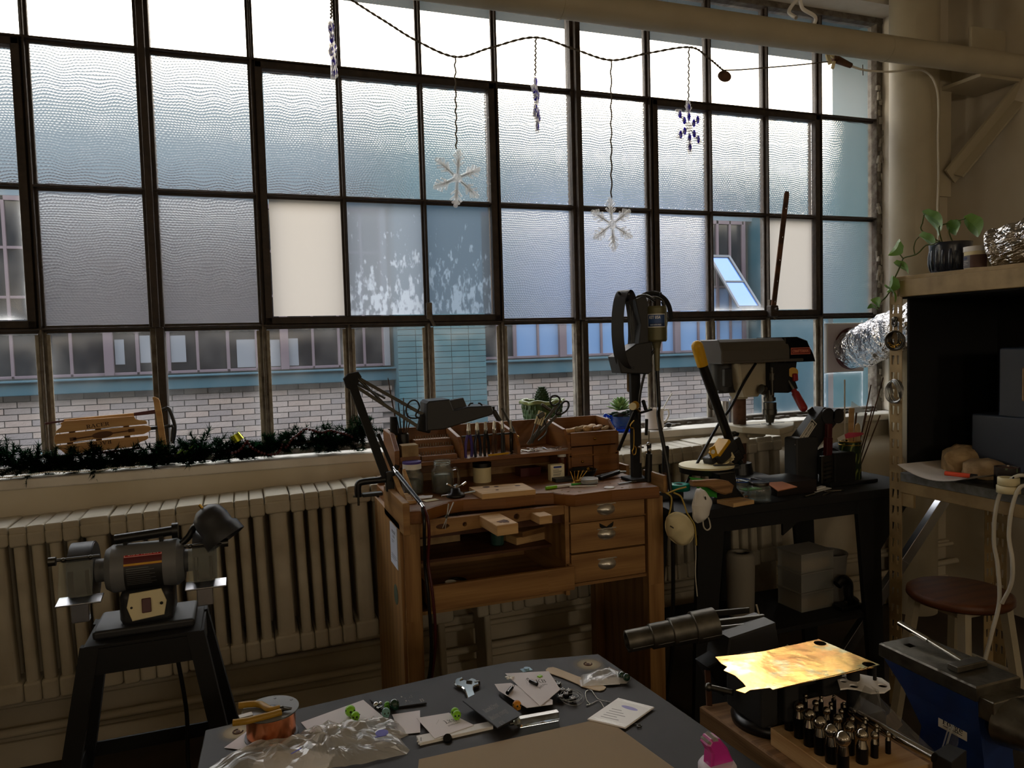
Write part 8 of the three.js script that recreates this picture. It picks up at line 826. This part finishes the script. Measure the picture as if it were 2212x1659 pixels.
// ---------- bracelet mandrel in its holder ----------
{
  const t = thing('bracelet_mandrel', 'stepped hollow steel bracelet mandrel lying level and pointing left', 'mandrel', [0.95, 0.78, 1.78]);
  const a = new V3(0.822, 0.788, 1.765), d = new V3(0.21, 0.024, 0.042).normalize(), at = (k) => a.clone().addScaledVector(d, k).toArray(); const st = [[0, 0.062, 0.0255], [0.06, 0.112, 0.0295], [0.11, 0.168, 0.0335], [0.166, 0.222, 0.038]];
  pw('body', st.slice(1).flatMap(([k0, k1, r]) => [rod(at(k0), at(k1), r, r, 40), rod(at(k0 - 0.002), at(k0), r - 0.002, r, 40)]), M.iron, t);
  const ring = lat([[0.0195, 0], [0.0255, 0], [0.0255, 0.062], [0.0195, 0.062], [0.0195, 0]], null, null, 40); ring.applyQuaternion(new THREE.Quaternion().setFromUnitVectors(new V3(0, 1, 0), d)); ring.translate(...at(0)); pw('nose', [ring], M.iron, t); pw('bore', rod(at(0.03), at(0.06), 0.0195, 0.0195, 24), M.blackM, t);
  const seam = new V3(0, -0.35, 0.94).normalize(); pw('flat_edge', st.map(([k0, k1, r]) => { const p = a.clone().addScaledVector(seam, r + 0.0003), q = p.clone().addScaledVector(d, k0 + 0.003), w = p.clone().addScaledVector(d, k1 - 0.003); return rod(q.toArray(), w.toArray(), 0.0006, 0.0006, 6); }), M.steel, t);
  const h = thing('mandrel_stand', 'black steel stand with two top rails gripping the bracelet mandrel', 'stand', [1.1, 0, 1.82]);
  pw('rail', bar([1.0538,.8182,1.7625], [1.1655,.8135,1.7712], 0.006, 0.014, [0, 1, 0], 0.001), M.steelD, h); pw('rail', bar([1.0525,.8076,1.7946], [1.1738,.8103,1.817], 0.01, 0.014, [0, 1, 0], 0.001), M.steelD, h);
  pw('block', [ext([[1.03, 0.74], [1.04, 0.795], [1.165, 0.81], [1.18, 0.73]], 0.075, 0.004, [0, 0, 1.79])], M.charcoal, h); pw('lip', bar([1.0487,.805,1.8147], [1.1667,.8053,1.836], 0.003, 0.004, [0, 1, 0]), M.steel, h);
  pw('column', [bb(1.03, 1.15, 0.04, 0.745, 1.79, 1.87, 0.006), bb(0.95, 1.25, 0, 0.04, 1.7, 1.93, 0.006), ext([[0.99, 0.73], [1.05, 0.75], [1.05, 0.62]], 0.05, 0.003, [0, 0, 1.8])], M.blackM, h);
}
// ---------- anvil ----------
{
  const t = thing('anvil', 'small blue anvil with a worn bare steel face and horn at the bottom right corner', 'anvil', [1.3, 0.6, 2.22]);
  const bl = tiled(ST(0xffffff, 0.4, 0.1, { map: wear(hx(0x123068), hx(0x0a1836), 8, 0.7, 601) }), 0.3), face = tiled(ST(0xffffff, 0.34, 0.9, { map: wear(hx(0x7c786e), hx(0x4a463e), 8, 1, 607), bumpMap: bump1, bumpScale: 0.0006 }), 0.2);
  const sl = (x0, x1, y, z0, z1) => [[x0, y, z0], [x1, y, z0], [x1, y, z1], [x0, y, z1]];
  const loft = (secs) => { const pos = []; const q = (a, b, c, d) => pos.push(...a, ...b, ...c, ...a, ...c, ...d); for (let k = 0; k + 1 < secs.length; k++) for (let i = 0; i < 4; i++) { const j = (i + 1) % 4; q(secs[k][i], secs[k][j], secs[k + 1][j], secs[k + 1][i]); } const T = secs[secs.length - 1], B = secs[0]; q(T[0], T[1], T[2], T[3]); q(B[3], B[2], B[1], B[0]); const g = new THREE.BufferGeometry(); g.setAttribute('position', new THREE.Float32BufferAttribute(pos, 3)); g.computeVertexNormals(); return boxUV(N(g), 0.3); };
  const fl = (g) => { const p = g.attributes.position; for (let i = 0; i < p.count; i += 3) { const a = [p.getX(i), p.getY(i), p.getZ(i)]; p.setXYZ(i, p.getX(i + 1), p.getY(i + 1), p.getZ(i + 1)); p.setXYZ(i + 1, ...a); } g.computeVertexNormals(); return g; };
  pw('body', fl(loft([sl(1.215, 1.39, 0.56, 2.12, 2.38), sl(1.22, 1.385, 0.6, 2.13, 2.37), sl(1.26, 1.34, 0.64, 2.18, 2.33), sl(1.262, 1.338, 0.7, 2.19, 2.325), sl(1.258, 1.345, 0.76, 2.15, 2.32), sl(1.25, 1.36, 0.812, 2.105, 2.318)])), bl, t);
  pw('face', slab([[1.25, 2.1], [1.36, 2.1], [1.36, 2.318], [1.25, 2.318]], 0.84, 0.03, 0.003, [[[1.285, 2.125], [1.302, 2.125], [1.302, 2.142], [1.285, 2.142]]]), face, t); pw('step', bb(1.255, 1.355, 0.78, 0.822, 2.315, 2.35, 0.003), face, t);
  const hn = []; { const g = new THREE.CylinderGeometry(0.01, 0.058, 0.19, 32, 6); const p = g.attributes.position; for (let i = 0; i < p.count; i++) { const y = p.getY(i) / 0.17 + 0.5; p.setZ(i, p.getZ(i) * 0.8 + 0.012 * y * y); } g.rotateX(PI / 2); g.computeVertexNormals(); g.translate(1.305, 0.776, 2.44); hn.push(N(g)); } pw('horn', hn, face, t);
  const lt = cv(256, 128, (g, w, h) => { g.fillStyle = '#c9c2ae'; g.fillRect(0, 0, w, h); g.fillStyle = '#141414'; g.fillRect(44, 26, 170, 6); g.fillRect(44, 98, 170, 6); g.font = 'bold 64px serif'; g.textAlign = 'center'; g.fillText('Forge', w / 2, 86); });
  const lb = pl(0.062, 0.03, null, [0, -PI / 2, 0]); lb.translate(1.2595, 0.735, 2.262); pw('nameplate', lb, ST(0xffffff, 0.6, 0, { map: lt }), t, 'cream printed nameplate');
  const bk = thing('steel_block', 'small dark steel block lying across the anvil face', 'block', [1.315, 0.84, 2.26]); pw('block', bb(1.265, 1.345, 0.8405, 0.853, 2.245, 2.268, 0.002), M.iron, bk);
  const r = thing('steel_dowel', 'bright two-diameter steel rod propped across the anvil face', 'rod', [1.33, 0.84, 2.15]); pw('thick_end', rod([1.3229,.8647,2.0808], [1.3172,.8568,2.159], 0.0062, 0.0062, 14), M.steelB, r); pw('thin_end', rod([1.3172,.8568,2.159], [1.3164,.8426,2.2501], 0.0045, 0.0045, 14), M.steelB, r);
  const s = thing('anvil_stump', 'dark wooden block standing under the anvil', 'stump', [1.3, 0, 2.25]); pw('stump', bb(1.21, 1.5, 0, 0.56, 2.1, 2.6, 0.006), M.woodDark, s);
}
renderer.render(scene, camera);
